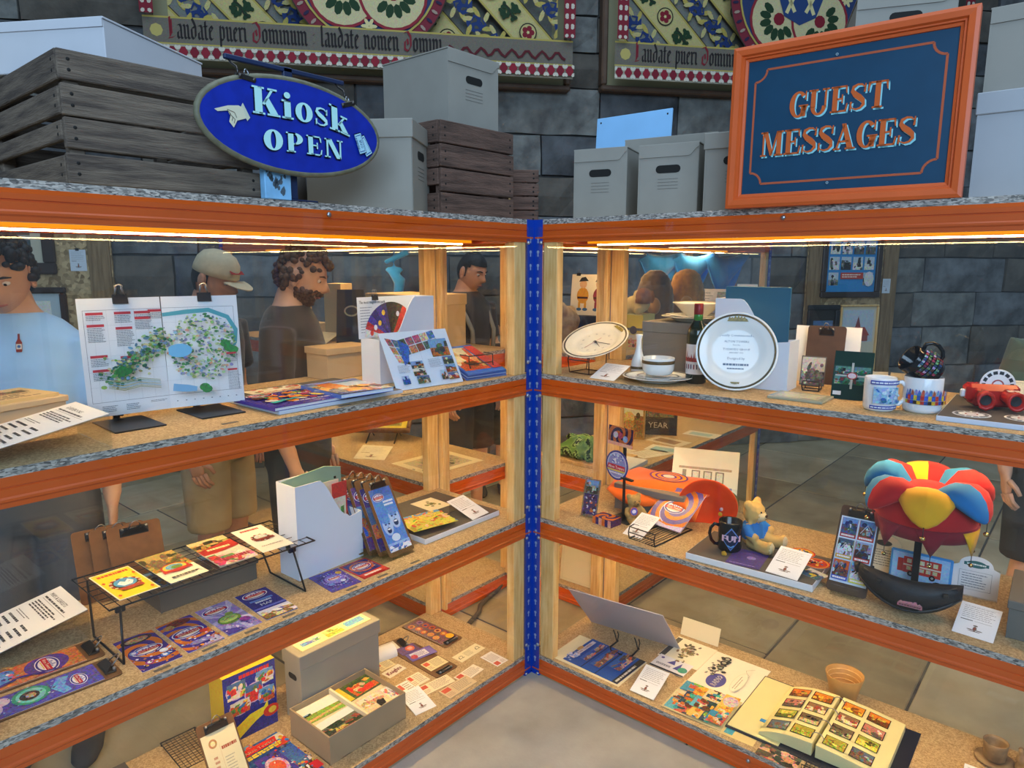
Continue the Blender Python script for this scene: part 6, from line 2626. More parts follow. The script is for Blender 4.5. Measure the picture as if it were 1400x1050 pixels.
t = thing('dinner_plate', 'white plate lying flat under the saucer and soup bowl', 'plate', (-.142, .462, Z1+.0035))
plate_parts(t, .126)
t = thing('saucer', 'white saucer under the lidded soup bowl', 'saucer', (-.142, .462, Z1+.0085))
plate_parts(t, .078)
t = thing('soup_bowl', 'straight sided white bowl with a gilt band on stacked saucers', 'bowl', (-.142, .462, Z1+.0255))
b = MB()
b.lathe([(0, 0), (.042, 0), (.050, .006), (.056, .020), (.058, .060), (.056, .061), (.053, .025), (.046, .010), (0, .008)], 36)
part('body', b, M_CHINA, t)
b = MB()
b.lathe([(.0578, .040), (.0584, .042), (.0584, .051), (.0579, .052)], 36)
part('rim_band', b, GILT, t)

archive_box('grey brown lidded box carrying cream plates on the plate shelf', (-.395, .455, Z1), 90, .29, .20, .196, 'lid', False, mat('mid_grey_board', '857c70', .75, var=.04))
t = thing('dinner_plate', 'large cream plate on the grey brown box, undermost', 'plate', (-.405, .470, Z1+.2035))
plate_parts(t, .128, None, M_CREAMCH)
t = thing('dinner_plate', 'second cream plate on the grey brown box, under the bowl', 'plate', (-.405, .470, Z1+.2105))
plate_parts(t, .112, None, M_CREAMCH)
t = thing('soup_bowl', 'wide cream bowl on top of the plates on the grey brown box', 'bowl', (-.405, .475, Z1+.2185))
b = MB()
b.lathe([(0, 0), (.036, 0), (.040, .004), (.060, .022), (.082, .046), (.092, .052), (.091, .0545), (.080, .049), (.058, .027), (.036, .009), (0, .008)], 40)
part('body', b, M_CREAMCH, t)

# wine bottle
t = thing('wine_bottle', 'dark wine bottle with a red foil cap and a castle label', 'bottle', (-.195, .583, Z1))
GREENG = mat('bottle_glass', '10200f', .06, var=.1, spec=.8)
b = MB()
b.lathe([(0, .004), (.030, .0), (.036, .006), (.0365, .17), (.034, .188), (.024, .208), (.0155, .222), (.0145, .262), (.0, .262)], 32)
part('glass', b, GREENG, t)
b = MB()
b.lathe([(.0146, .222), (.0156, .2225), (.0152, .245), (.0146, .2455)], 24)
part('neck_band', b, mat('green_glass', '2f7a2a', .1, var=.2), t, label='green glass neck')  # lighter green ring round the bottle neck
b = MB()
b.lathe([(.0158, .243), (.0162, .25), (.0158, .279), (.014, .281), (0, .281)], 24)
part('foil_cap', b, mat('red_foil', '7d1f1e', .35, metal=.5), t)


def bend(a, r_, ang=0.0, z0=0.0, tilt=0.0):
    """wrap a drawing round a cylinder of radius r, its middle facing -y turned by ang"""
    a.v = [((r_+z_)*sin(x/r_+ang), -(r_+z_)*cos(x/r_+ang), z0+y_) for x, y_, z_ in a.v]
    a.sm = [False]*len(a.f)
    return a


def slices(a, n, c, busy=0, v0=0, v1=1, u0=0, u1=1):
    a.color(c, busy)
    a.z += a.step*2
    for i in range(n):
        a.P([(u0+(u1-u0)*i/n, v0), (u0+(u1-u0)*(i+1)/n, v0), (u0+(u1-u0)*(i+1)/n, v1), (u0+(u1-u0)*i/n, v1)], lift=False)


a = Art(.095, .105, .0003, None, step=.0002)
slices(a, 16, 'e9e4e4')
for i in range(16):
    u = i/16
    a.P([(u, .42), (u+1/16, .42), (u+1/16, .55), (u, .55)], 'a8403a', .5)
for i in range(10):
    u = .05+i*.092
    a.P([(u, .55), (u+.05, .55), (u+.025, .64+.10*(i % 3 == 1)+.05*(i % 2))], '9a3a3c', .4)
    a.P([(u+.01, .18), (u+.045, .18), (u+.045, .34), (u+.01, .34)], '4a3f5a' if i % 2 else '8a2f34')
part('label', bend(a, .0366, 0, .035), M_PRINT, t, None, (0, 0, radians(112)))

# commemorative plate
t = thing('display_plate', 'white commemorative plate with printed dedication, standing upright against the white file', 'plate', (0, 0, 0))
nn = Vector((2.1, .93, .55)).normalized()
t.matrix_world = mat_from_normal((-.158, .741, Z1+.127), nn, (0, 0, 1))
plate_parts(t, .131)
a = Art(.17, .17, .0003, None, x0=-.085, y0=-.085)
for s_, v, hh, wm in (('Specially Commissioned by', .80, .045, .86), ('ALTON TOWERS', .68, .042, .56), ('from the', .62, .026, .2), ('TUSSAUDS GROUP', .525, .042, .62), ('JANUARY 1991', .465, .028, .34), ('Designed by', .345, .046, .42)):
    a.T(s_, .5, v, hh, '5f6f86', wmax=wm)
a.lines(.26, .22, .74, .27, 1, '6f7f96', .8, 3, 0)
a.lines(.34, .15, .66, .18, 1, '6f7f96', .8, 5, 0)
part('dedication', a, M_PRINT, t, (0, 0, .0042))
crest(t, .104, .0175, 1.0)
crest(t, .104, .0175, .45, Matrix.Rotation(pi, 4, 'Z'))

mag_file('white magazine file with a teal folder behind the commemorative plate', (-.215, .635, Z1), 93, .257, .105, .30, .55)
b = MB()
b.bbox(-.11, .11, -.003, .003, 0, .338, .001)
solo('teal_folder', b, mat('teal_card', '2d647e', .45, var=.04), 'tall teal folder standing in the white file behind the commemorative plate', 'folder', (-.262, .762, Z1+.0025), (0, 0, radians(93)))
sheet('leaflet', 'cream leaflet corner poking out behind the teal folder', 'leaflet', .07, .345, (-.285, .715, Z1+.003), 93, 90, None, 'e0d8c8', .001)

# flat glass tiles
for x, y_, ww, dd, lab in ((-.135, .966, .165, .118, 'flat glass tile lying at the shelf edge before the green book'), (-.235, 1.375, .12, .10, 'flat glass tile lying behind the two white mugs')):
    t = thing('glass_tile', lab, 'tile', (x, y_, Z1), (0, 0, 0))
    b = MB()
    b.bbox(-dd/2, dd/2, -ww/2, ww/2, .0005, .009, .001)
    part('tile', b, mat('pale_glass', 'a8ac98', .08, var=.05, spec=.8), t)
    a = Art(dd*.8, ww*.8, .0002, None, y0=-ww*.4)
    a.R(0, 0, 1, 1, 'b8b89e', .3)
    a.R(.1, .1, .9, .9, 'c4c2a6', .2)
    part('print', a, M_GLOSSY, t, (0, 0, .009))

# clipboard back with a white card, photograph, green book
sheet('card', 'blank white card standing behind the brown clipboard', 'card', .215, .20, (-.500, .925, Z1), 96, 82, None, 'e9e9ea', .0012)
clipboard('brown clipboard standing with its back to us before the white card', (-.462, .930, Z1), 96, 80, .125, .205, cw=.05, m=mat('dark_hardboard', '4a3424', .45, var=.15, vscale=30))
sheet('photograph', 'small black and white photograph in a wire holder beside the green book', 'photograph', .078, .100, (-.335, .935, Z1+.012), 98, 76, lambda a: (a.photo(.04, .04, .96, .96, 71, ['4a4642', '8a8680', '2a2826', 'c8c4bc', '6a665f'], 'b8b4ac', n=20)), '5a5650', .001)
wire_stand('small black wire holder under the black and white photograph', (-.310, .945, Z1), 98, .05, .04, .05, nm='wire_holder', rails=(.02, .034))
t = thing('guidebook', 'dark green guidebook standing upright with a cross of small pictures', 'book', (-.215, 1.090, Z1), (0, 0, radians(96)))
T_ = Matrix.Rotation(radians(78), 4, 'X')
b = MB()
b.M = T_
b.box(-.052, .052, .002, .148, -.006, .006)
part('pages', b, mat('book_pages', 'e4e9f0', .8), t)
b = MB()
b.M = T_
b.color('14342c')
b.box(-.054, .054, 0, .150, -.0075, -.006)
b.box(-.0555, -.054, 0, .150, -.0075, .0075)
part('back_cover', b, M_GLOSSY, t)
a = Art(.108, .150, .0015, '14342c', M=T_ @ Matrix.Translation((0, 0, .006)))
a.R(.0, .30, 1, .70, '2a4a44', .3)
for u0, v0, u1, v1, s_ in ((.04, .50, .46, .68, 1), (.54, .50, .96, .68, 2), (.04, .31, .46, .48, 3), (.54, .31, .96, .48, 4)):
    a.photo(u0, v0, u1, v1, 200+s_, ['2a5a4a', '3a6a5a', '6a3a34', '8aa89a', '1a2a26'], '5a8a8a', n=12)
a.R(.47, .22, .53, .76, 'b8c0bc')
a.R(.06, .475, .94, .505, 'b8c0bc')
a.E(.5, .49, .14, .075, 'a83a3a', .1, 14)
a.E(.5, .49, .11, .055, 'd8ccd8', .2, 12)
a.R(.04, .08, .26, .16, 'dfe4ea')
part('front_cover', a, M_GLOSSY, t)
t = thing('open_book', 'cream paged book standing behind the green guidebook', 'book', (-.300, 1.175, Z1), (0, 0, radians(100)))
for s_ in (-1, 1):
    b = MB()
    b.box(0 if s_ > 0 else -.05, .05 if s_ > 0 else 0, 0, .006, 0, .085)
    part('page_block', b, M_CREAM, t, None, (radians(-10), 0, radians(-14*s_)))

# mugs


def mug(label, loc, yaw, r_, h_, m, art=None, art_ang=0.0, rot=None, hand_ang=0.0):
    t = thing('mug', label, 'mug', loc, rot or (0, 0, radians(yaw)))
    b = MB()
    b.lathe([(0, .002), (r_*.86, 0), (r_*.96, .004), (r_, .012), (r_, h_-.003), (r_-.0015, h_), (r_-.0035, h_-.002), (r_-.0045, .012), (r_*.7, .007), (0, .007)], 40)
    part('cup', b, m, t)
    b = MB()
    pts = [(r_-.002, 0, h_*.82), (r_+.014, 0, h_*.86), (r_+.026, 0, h_*.72), (r_+.029, 0, h_*.52), (r_+.022, 0, h_*.30), (r_+.010, 0, h_*.18), (r_-.002, 0, h_*.17)]
    b.tube(pts, [.006, .0058, .0055, .0055, .0055, .0058, .006], 10, M=Matrix.Rotation(hand_ang, 4, 'Z'))
    part('handle', b, m, t)
    if art:
        a = Art(*art[0], .0003, None, step=.0002)
        art[1](a)
        part('print', bend(a, r_, art_ang, art[2]), M_GLOSSY, t)
    return t


M_MUGW = mat('white_mug_glaze', 'eceef2', .12, var=.01)
M_MUGB = mat('black_mug_glaze', '0d0f14', .1, var=.1)


def art_mug1(a):
    for v0, v1 in ((.0, .12), (.86, 1)):
        for i in range(12):
            a.P([(i/12, v0), ((i+1)/12, v0), ((i+1)/12, v1), (i/12, v1)], '3f4fae')
        a.lines(.05, v0+.03, .95, v1-.03, 1, 'e8ecf8', .7, 3, 0)
    for i in range(10):
        u = .12+i*.076
        a.P([(u, .2), (u+.076, .2), (u+.076, .78), (u, .78)], '9fc4e4', .3)
    a.V([(.2, .72, .05), (.5, .30, .05), (.8, .74, .05)], '3f7fb8', .4)
    a.V([(.5, .30, .02), (.5, .70, .02)], 'd8e8f4')
    a.sprinkle(24, ['5f9ad0', 'cfe4f4', '2f6aa8'], 2, (.15, .24, .85, .76), (.03, .07))


def art_mug2(a):
    rr = random.Random(4)
    for i in range(14):
        u = i/14
        a.P([(u, .30), (u+1/14, .30), (u+1/14, .52+.05*(i % 3)), (u, .52+.06*((i+1) % 2))], ['2f55b8', 'c8402f', '3f66c8', 'd8b83a'][i % 4], .4)
        a.P([(u, .52), (u+1/14, .52), (u+1/14, .66+.1*(i % 2)), (u+.5/14, .80)], ['7f9ad8', '4f6fb8', 'c05a4a'][i % 3], .4)
        a.P([(u, .12), (u+1/14, .12), (u+1/14, .28), (u, .28)], ['d8b02f', 'b8382f', '2f4aa8', '3a2a20'][i % 4], .4)


mug('white mug with a blue framed picture and blue rims, front of the shelf', (-.113, 1.194, Z1), 112, .0425, .096, M_MUGW, ((.085, .082), art_mug1, .008), .25, hand_ang=radians(8))
mug('larger white mug with a coloured skyline band, the black mug on top of it', (-.167, 1.293, Z1), 112, .050, .101, M_MUGW, ((.12, .062), art_mug2, .020), .05, hand_ang=radians(100))


def art_mugb(a):
    rr = random.Random(14)
    for i in range(12):
        for j in range(5):
            u, v = i/12, j/5
            if abs(j-2) + abs(i-6)*.35 > 3.2:
                continue
            a.P([(u+.01, v+rr.uniform(0, .06)), (u+1/12-.01, v+.02), (u+1/12-.005, v+.17), (u, v+.15+rr.uniform(0, .05))], rr.choice(['3a5a6a', '6a8a6a', '8a3a4a', '2a3a5a', 'a8b0b8', '5a4a3a']), .6)


mb_ = mug('black mug with a printed scene, lying aslant in the mouth of the larger white mug', (0, 0, 0), 0, .041, .090, M_MUGB, ((.085, .060), art_mugb, .018), 0, hand_ang=radians(-22))
ax = Vector((.50, -.66, .52)).normalized()
mb_.matrix_world = mat_from_normal(Vector((-.185, 1.292, Z1+.121))-ax*.030, ax, (-.75, -.64, -.2))

# white tray with the red viewer
b = MB()
b.bbox(-.20, .20, -.21, .21, 0, .014, .001)
b.m = 1
b.box(-.198, .198, -.208, .208, .014, .0144)
solo('foam_board', b, [mat('foam_edge', 'cfdcf0', .5), M_DGREY], 'grey topped white foam board under the red toy viewer', 'display board', (-.260, 1.552, Z1), (0, 0, radians(2)))
ZV = Z1+.0146
t = thing('stereo_viewer', 'red plastic stereo picture viewer with a white picture reel in its slot', 'toy viewer', (-.245, 1.452, ZV), (0, 0, radians(116)))
M_VRED = mat('viewer_red', 'b8231a', .25, var=.08)
b = MB()
b.bbox(-.066, .066, -.005, .045, .018, .070, .010)
b.bbox(-.050, .050, -.012, .05, .008, .060, .006)
part('body', b, M_VRED, t)
for s_ in (-1, 1):
    b = MB()
    b.loft([((s_*.030, -.004, .040), (.019, 0, 0), (0, 0, .020)), ((s_*.034, -.040, .036), (.021, 0, 0), (0, 0, .023)), ((s_*.037, -.062, .032), (.024, 0, 0), (0, 0, .026)), ((s_*.037, -.0625, .032), (.018, 0, 0), (0, 0, .019)), ((s_*.036, -.050, .033), (.016, 0, 0), (0, 0, .017))], 8 if s_ < 0 else 16)
    part('eyepiece', b, M_VRED, t)
    b = MB()
    b.lathe([(0, 0), (.014, .001)], 16, M=Matrix.Translation((s_*.036, -.0515, .033)) @ RX90)
    part('lens', b, M_BLACK, t)
b = MB()
b.bbox(-.076, -.062, .012, .026, .030, .052, .003)
part('lever', b, M_WHITE, t)
a = Art(.030, .016, .0004, 'd8b8b0')
a.lines(.1, .2, .9, .8, 2, '8a4a40', .4, 2)
part('sticker', a, M_PRINT, t, (.034, -.045, .0578), (radians(6), 0, 0))


def reel(label, loc, rot):
    t = thing('picture_reel', label, 'picture reel', loc, rot, 'white stereo picture reels')
    b = MB()
    b.lathe([(0, .0005), (.044, .0005), (.045, 0), (.044, -.0005), (0, -.0005)], 36)
    part('disc', b, M_WHITE, t)
    b = MB()
    for i in range(14):
        an = 2*pi*i/14
        c, s_ = .035*cos(an), .035*sin(an)
        b.box(-.0045, .0045, -.0055, .0055, .0005, .0009, M=Matrix.Translation((c, s_, 0)) @ Matrix.Rotation(an, 4, 'Z'))
    part('film_frame', b, mat('film', '2a2a2c', .3), t, kind='stuff')
    b = MB()
    b.lathe([(.012, .0006), (.014, .0008), (.016, .0006)], 24)
    part('centre_print', b, mat('red_print', 'a84a42', .5), t)


reel('white picture reel standing in the slot on top of the red viewer', (-.258, 1.458, ZV+.067), (radians(86), 0, radians(116)))
reel('white picture reel lying on the grey board before the red viewer', (-.125, 1.420, ZV+.0008), (0, 0, .4))
reel('white picture reel lying on the grey board right of the red viewer', (-.150, 1.535, ZV+.0008), (0, 0, 1.1))
b = MB()
b.bbox(-.018, .018, -.008, .008, 0, .018, .004)
b.lathe([(.006, 0), (.006, .01), (0, .012)], 10, M=Matrix.Translation((.010, 0, .018)))
solo('toy_car', b, mat('toy_yellow', 'e0c21a', .35), 'small yellow plastic toy beside the red viewer at the frame edge', 'toy', (-.262, 1.548, ZV), (0, 0, radians(100)))
label_card('cream exhibit label standing behind the red viewer', (-.408, 1.505, ZV), 92, 38, .10, .09, 23, 'dcd6c6')


# ================================================================== PLATE RACK, MIDDLE SHELF (B2)
def art_ticket2(a):
    a.R(0, 0, 1, 1, '8a7a6a', .4)
    a.R(.08, .06, .92, .60, '4a3f6a', .4)
    a.photo(.12, .62, .88, .96, 21, ['c8b8a0', '8a8a94', 'd8d4d0', '5a4a3a'], n=10)
    a.sprinkle(30, ['c86a3a', '6a5fa0', 'd8c8d8', '2a2440'], 3, (.1, .08, .9, .58), (.03, .1))


sheet('leaflet', 'tall purple leaflet in a clear holder nearest the corner post', 'leaflet', .068, .150, (-.135, .180, Z2+.002), 99, 74, art_ticket2, '8a7a6a', .0014, mat_=M_GLOSSY)
b = MB()
b.box(-.035, .035, .004, .006, 0, .13)
b.box(-.035, .035, -.012, .004, 0, .002)
b.box(-.035, .035, -.012, -.010, 0, .012)
solo('acrylic_stand', b, M_ACR, 'clear stand behind the tall purple leaflet', 'stand', (-.135, .180, Z2), (radians(-8), 0, radians(99)))
t = thing('souvenir_box', 'small orange and purple carton lying before the little bear', 'box', (-.122, .275, Z2), (0, 0, radians(84)))
b = MB()
b.color('4a2f5a', .4)
b.box(-.045, .045, -.032, .032, 0, .028)
part('carton', b, M_GLOSSY, t)
a = Art(.09, .064, .0004, None, y0=-.032)
a.swirl(.5, .5, .9, 'd8702c', '3f2f6a', .8, 3)
part('lid_print', a, M_GLOSSY, t, (0, 0, .028))
a = Art(.09, .028, .0004, None)
for i in range(6):
    a.R(i/6, 0, (i+1)/6, 1, ['d8702c', '3f2f6a', 'e0a890'][i % 3], .3)
part('side_print', a, M_GLOSSY, t, (0, -.0321, 0), (pi/2, 0, 0))


def plush(mb, voxel, cols, seed=1, disp=.0012):
    return remesh(mb, voxel, 2, disp, seed, cols)


M_FUR = mat_print('plush_fur', .95)


def teddy(label, loc, yaw, s, fur, belly=None, shirt=None, face='cream', muz='e8d2a0'):
    t = thing('teddy_bear', label, 'soft toy', loc, (0, 0, radians(yaw-90)))
    b = MB()
    q = lambda *v: [x*s for x in v]
    b.ell(q(0, 0, .045), q(.042, .038, .048))
    b.ell(q(0, .006, .118), q(.040, .036, .038))
    b.ell(q(0, .036, .108), q(.020, .016, .016))
    for sx in (-1, 1):
        b.ell(q(sx*.031, -.002, .147), q(.017, .012, .017))
        b.limb([Vector(q(sx*.034, 0, .078)), Vector(q(sx*.052, .022, .055)), Vector(q(sx*.050, .048, .042))], q(.017, .017, .017), 10)
        b.limb([Vector(q(sx*.026, .010, .020)), Vector(q(sx*.038, .055, .018)), Vector(q(sx*.044, .088, .020))], q(.022, .021, .022), 10)
        b.ell(q(sx*.045, .094, .026), q(.020, .014, .024))

    def col(p):
        p = p/s
        if shirt and .030 < p.z < .086 and p.y < .040 and not (abs(p.x) > .046 and p.z < .05):
            return shirt
        if p.y > .028 and .094 < p.z < .124 and abs(p.x) < .021:
            return muz
        if p.y > .101 and p.z < .05:
            return muz
        return fur
    body = plush(b, .0062*s, col, 5)
    part('body', body, M_FUR, t)
    e = MB()
    for sx in (-1, 1):
        e.ell(q(sx*.013, .0395, .127), q(.0035, .0025, .0035), 8, 6)
    part('eye', e, M_BLACK, t)
    e = MB()
    e.ell(q(0, .0520, .114), q(.007, .004, .005), 8, 6)
    e.tube([Vector(q(-.006, .051, .1025)), Vector(q(0, .0525, .105)), Vector(q(.006, .051, .1025))], .0009*s, 5)
    part('nose', e, mat('nose_brown', '3a2418', .5), t)
    return t


t = teddy('little speckled brown bear with a round badge, sitting by the black sign stand', (-.218, .335, Z2), 60, .68, 'a88a54', muz='8a6a3c')
a = Art(.036, .036, .0008, None, y0=-.018)
a.E(.5, .5, .5, .5, 'c86a4a', .3, 20)
a.E(.5, .5, .42, .42, '5a5fb0', .3, 18)
a.E(.5, .5, .25, .2, 'd8d4ea', .3, 14)
part('badge', a, M_GLOSSY, t, (.020, .040, .052), (radians(78), 0, radians(180)))

# black stand with the round and the oblong sign
t = thing('sign_stand', 'black stand carrying a round resort badge and an oblong swirl card', 'sign stand', (-.192, .300, Z2), (0, 0, radians(78)))
b = MB()
b.bbox(-.055, .055, -.03, .07, 0, .004, .0015)
part('base_plate', b, M_BLACK, t)
b = MB()
b.bbox(-.006, .006, .004, .010, .004, .33, .001)
part('post', b, M_BLACK, t)
b = MB()
b.bbox(-.005, .055, -.012, .004, .170, .178, .002)
part('clamp_arm', b, M_BLACK, t)
a = Art(.118, .118, .002, None, y0=-.059)
b0 = [(.059*cos(2*pi*i/32), .059*sin(2*pi*i/32)) for i in range(32)]
a.color('3f4a9a')
a.prism(b0, 0, .002)
a.E(.5, .5, .5, .5, '3a4592', .15, 32)
a.E(.5, .5, .44, .44, 'c8cce6', .1, 30)
a.E(.5, .5, .40, .40, '8f98d0', .2, 30)
a.sprinkle(24, ['e8ecf6', '5a66b0', 'c8d4ee'], 4, (.2, .55, .8, .85), (.03, .07))
a.P([(.09, .36), (.91, .36), (.88, .52), (.12, .52)], 'c23a46')
a.T('Alton Towers', .5, .385, .10, 'f6ecec', wmax=.72, bold=.04)
a.P([(.12, .30), (.88, .30), (.90, .35), (.10, .35)], 'e2cf52')
a.lines(.2, .2, .8, .28, 1, 'e8ecf6', .6, 3, .1)
part('round_badge', a, M_GLOSSY, t, (-.030, -.004, .218), (radians(88), 0, 0))
a = Art(.130, .075, .002, 'c8783a')
a.clip = (0, .18, 1, 1)
a.swirl(.5, .55, .8, 'b86a3a', '34264a', 1.1, 3)
a.clip = (0, 0, 1, 1)
for u, v, c in ((.30, .55, 'c8c4d8'), (.70, .42, '8fb0e0'), (.5, .55, 'b04a6a')):
    a.C(u, v, .10, c, .4, 12)
a.R(0, 0, 1, .18, 'e8b49a', .2)
part('oblong_card', a, M_GLOSSY, t, (-.024, .004, .295), (radians(86), 0, 0))

archive_box('low grey box under the orange cape hat, near the corner', (-.385, .350, Z2), 92, .30, .17, .105, 'lid', False, mat('mid_grey_board', '857c70', .75))
# orange cape hat
t = thing('orange_hat', 'big orange felt hat with a purple swirl, draped over the low grey box', 'hat', (0, 0, 0))
M_ORF = mat('orange_felt', 'ee6a0c', .85, var=.05, vscale=12, sheen=.2)
b = MB()
vs, fs = [], []
nu, nv = 22, 14
for i in range(nu+1):
    for j in range(nv+1):
        y_ = .175+.40*i/nu
        x = -.535+.262*j/nv
        u, v = i/nu, j/nv
        z_ = Z2+.114+.016*sin(u*3.1)*sin(v*3)+.010*sin(u*9+v*5)*.4
        if v > .72:
            z_ -= (v-.72)*(.22+.12*sin(u*6.0))*(.5+u)
        vs.append((x+.02*sin(u*7), y_, z_))
for i in range(nu):
    for j in range(nv):
        a0 = i*(nv+1)+j
        fs.append((a0, a0+1, a0+nv+2, a0+nv+1))
b.add(vs, [f[::-1] for f in fs], True)
o_ = part('crown', b, M_ORF, t)
sd = o_.modifiers.new('thickness', 'SOLIDIFY')
sd.thickness = .004
b = MB()
bm_ = mat_from_normal((-.375, .572, Z2+.082), (.80, .30, -.12), (0, 0, 1))
b.lathe([(.055, -.012), (.085, .000), (.108, .018), (.112, .022), (.110, .026), (.084, .006), (.055, -.006), (0, -.010)], 36, M=bm_)
part('brim', b, mat('red_orange_felt', 'e5480c', .85, var=.05, vscale=12), t)
a = Art(.17, .17, .0, None, y0=-.085)
for i in range(1):
    for k_, c in ((.47, '6a3a86'), (.42, 'f08a1e'), (.34, '6a3a86'), (.28, 'f08a1e'), (.20, '6a3a86'), (.14, 'f0d8d0')):
        a.E(.5, .5, k_, k_*.8, c, .1, 24, .3)
part('swirl_print', a, M_MATTE, t, (-.425, .375, Z2+.139), (0, radians(2), radians(80)))

label_card('white exhibit label before the sign stand with the round badge', (-.070, .418, Z2), 86, 22, .083, .134, 31)


def art_spiral(a):
    a.swirl(.5, .5, 1.0, '6a5aa0', 'dd7a26', 1.5, 3, .2)
    a.V([(.5+.42*t_*cos(5*t_), .5+.42*t_*sin(5*t_), .02) for t_ in [.2+.08*i for i in range(10)]], 'e4d8ee')
    a.logo(.5, .5, .24)
    a.P([(0, 0), (1, 0), (1, .12), (.6, .06), (.2, .12), (0, .08)], 'cfc4e0', .3)


sheet('booklet', 'booklet cover with an orange and purple whirl tilted in a wire holder', 'booklet', .175, .195, (-.200, .468, Z2+.012), 81, 35, art_spiral, 'd8cfe8', .003, mat_=M_GLOSSY)
t = thing('wire_holder', 'black wire easel rack under the whirl booklet', 'wire stand', (-.165, .492, Z2), (0, 0, radians(84)))
b = MB()
for i in range(9):
    x = -.052+.013*i
    b.tube([(x, -.125, .003), (x, .11, .003)], .0013, 5)
part('base_wires', b, M_BLACKW, t, kind='stuff')
b = MB()
b.tube([(-.056, -.128, .003), (.056, -.128, .003), (.056, .113, .003), (-.056, .113, .003)], .0022, 6, closed=True)
for z_ in (.048, .026):
    b.tube([(-.056, -.128, z_), (.056, -.128, z_)], .0022, 6)
for sx in (-.056, .056):
    b.tube([(sx, -.128, .003), (sx, -.134, .026), (sx, -.128, .048), (sx, -.10, .05)], .0022, 6)
part('wire_frame', b, M_BLACKW, t)


def art_pav(a):
    a.R(0, .0, 1, .35, 'd0d4cc', .2)
    a.R(.15, .30, .92, .36, '5f7fa8', .2)
    for i in range(3):
        a.R(.30+.18*i, .42, .43+.18*i, .62, '8a8270', .3)
        a.R(.32+.18*i, .44, .41+.18*i, .60, 'd8d8c4', .3)
    a.R(.16, .38, .22, .62, '8f8a78', .2)
    a.R(.10, .64, .90, .68, 'b09a80', .2)
    a.lines(.12, .10, .8, .26, 4, '9a8f7a', .3, 2)


sheet('picture_card', 'tall cream card with a drawing of a pavilion, leaning behind the orange hat', 'card', .27, .24, (-.545, .470, Z2), 110, 66, art_pav, 'e9e2cc', .0015)
t = thing('snow_globe', 'gold toned globe ornament beside the pavilion card', 'ornament', (-.480, .600, Z2))
b = MB()
b.ell((0, 0, .062), (.050, .050, .050), 28, 18)
part('globe', b, mat('gold_glass', 'b89a52', .15, metal=.6, var=.1), t)
b = MB()
b.lathe([(0, 0), (.040, 0), (.040, .012), (.032, .020), (0, .020)], 24)
part('foot', b, M_HARD, t)
t = thing('toy_figure', 'small red, blue and yellow toy figure before the gold toned globe', 'toy', (-.415, .612, Z2))
b = MB()
b.color('c8382c')
b.ell((0, 0, .018), (.018, .016, .018))
b.color('e0c02a')
b.ell((.004, 0, .040), (.015, .014, .014))
b.color('3a6ac0')
b.ell((0, 0, .060), (.017, .016, .014))
b.color('d8d8e0')
b.ell((.012, .004, .062), (.007, .007, .008))
part('body', b, M_GLOSSY, t)

# foam board with mug and bear
b = MB()
b.bbox(-.207, .207, -.125, .125, 0, .022, .001)
b.m = 1
b.box(-.205, .205, -.123, .123, .022, .0224)
solo('foam_board', b, [M_WHITE, M_DGREY], 'grey topped white foam board under the blue shirted bear', 'display board', (-.155, .860, Z2), (0, 0, radians(93)))
ZM = Z2+.0226


def art_fun(a):
    for s_, c in ((1.0, '5a7fc0'), (.86, '1a2340')):
        k_ = a.w/a.h
        n = 8
        for i in range(n):
            x0, x1 = -1+2*i/n, -1+2*(i+1)/n
            a.P([(.5+.42*s_*x0, .5-.48*s_*(1-abs(x0))), (.5+.42*s_*x1, .5-.48*s_*(1-abs(x1))), (.5+.42*s_*x1, .5+.48*s_*(1-abs(x1))), (.5+.42*s_*x0, .5+.48*s_*(1-abs(x0)))], c, .2)
    a.T('FUN', .5, .40, .26, 'e0b8c8', wmax=.86, bold=.08)
    a.V([(.36, .24, .05), (.5, .18, .06), (.64, .25, .05)], '6fa8d8')


mug('black mug with a blue diamond lettered FUN on the foam board', (-.142, .762, ZM), 118, .040, .105, M_MUGB, ((.075, .085), art_fun, .008), 0, hand_ang=radians(185))
teddy('honey coloured teddy bear in a blue t-shirt sitting on the foam board', (-.235, .800, ZM), 82, 1.02, 'd2ac66', shirt='2f78c4', muz='e6cf9c')
b = MB()
b.bbox(-.012, .012, -.008, .008, 0, .008, .003)
b.ell((.006, 0, .010), (.007, .006, .005), 8, 6)
solo('toy_car', b, mat('toy_amber', 'c8a02a', .4), 'tiny amber toy lying before the black FUN mug', 'toy', (-.085, .768, ZM), (0, 0, .5))


def art_purp(a):
    a.R(0, 0, 1, 1, '4b3a86', .3)
    a.E(.6, .55, .14, .10, '8a7ac0', .4, 14)
    a.lines(.1, .06, .9, .12, 1, '9a8ac8', .5, 3)


sheet('leaflet', 'plain purple square leaflet lying before the black FUN mug', 'leaflet', .110, .138, (-.105, .842, ZM+.0004), 97, 0, art_purp, '4b3a86', .001)
label_card('white exhibit label with a crest on the bear foam board', (-.045, .975, ZM-.0), 87, 24, .102, .126, 37)


def art_badge(s_):
    def f(a):
        a.E(.5, .5, .5, .5, 'c8302a', .1, 28)
        a.E(.5, .5, .45, .45, 'e89a2a', .2, 28)
        a.E(.5, .5, .39, .39, 'c8402a' if s_ else 'd8b03a', .4, 26)
        a.sprinkle(26, ['f0e0c0', 'd8302a', 'f0b83a', '3a5aa0', '2a2a2a'], s_+2, (.25, .25, .75, .75), (.04, .1))
    return f


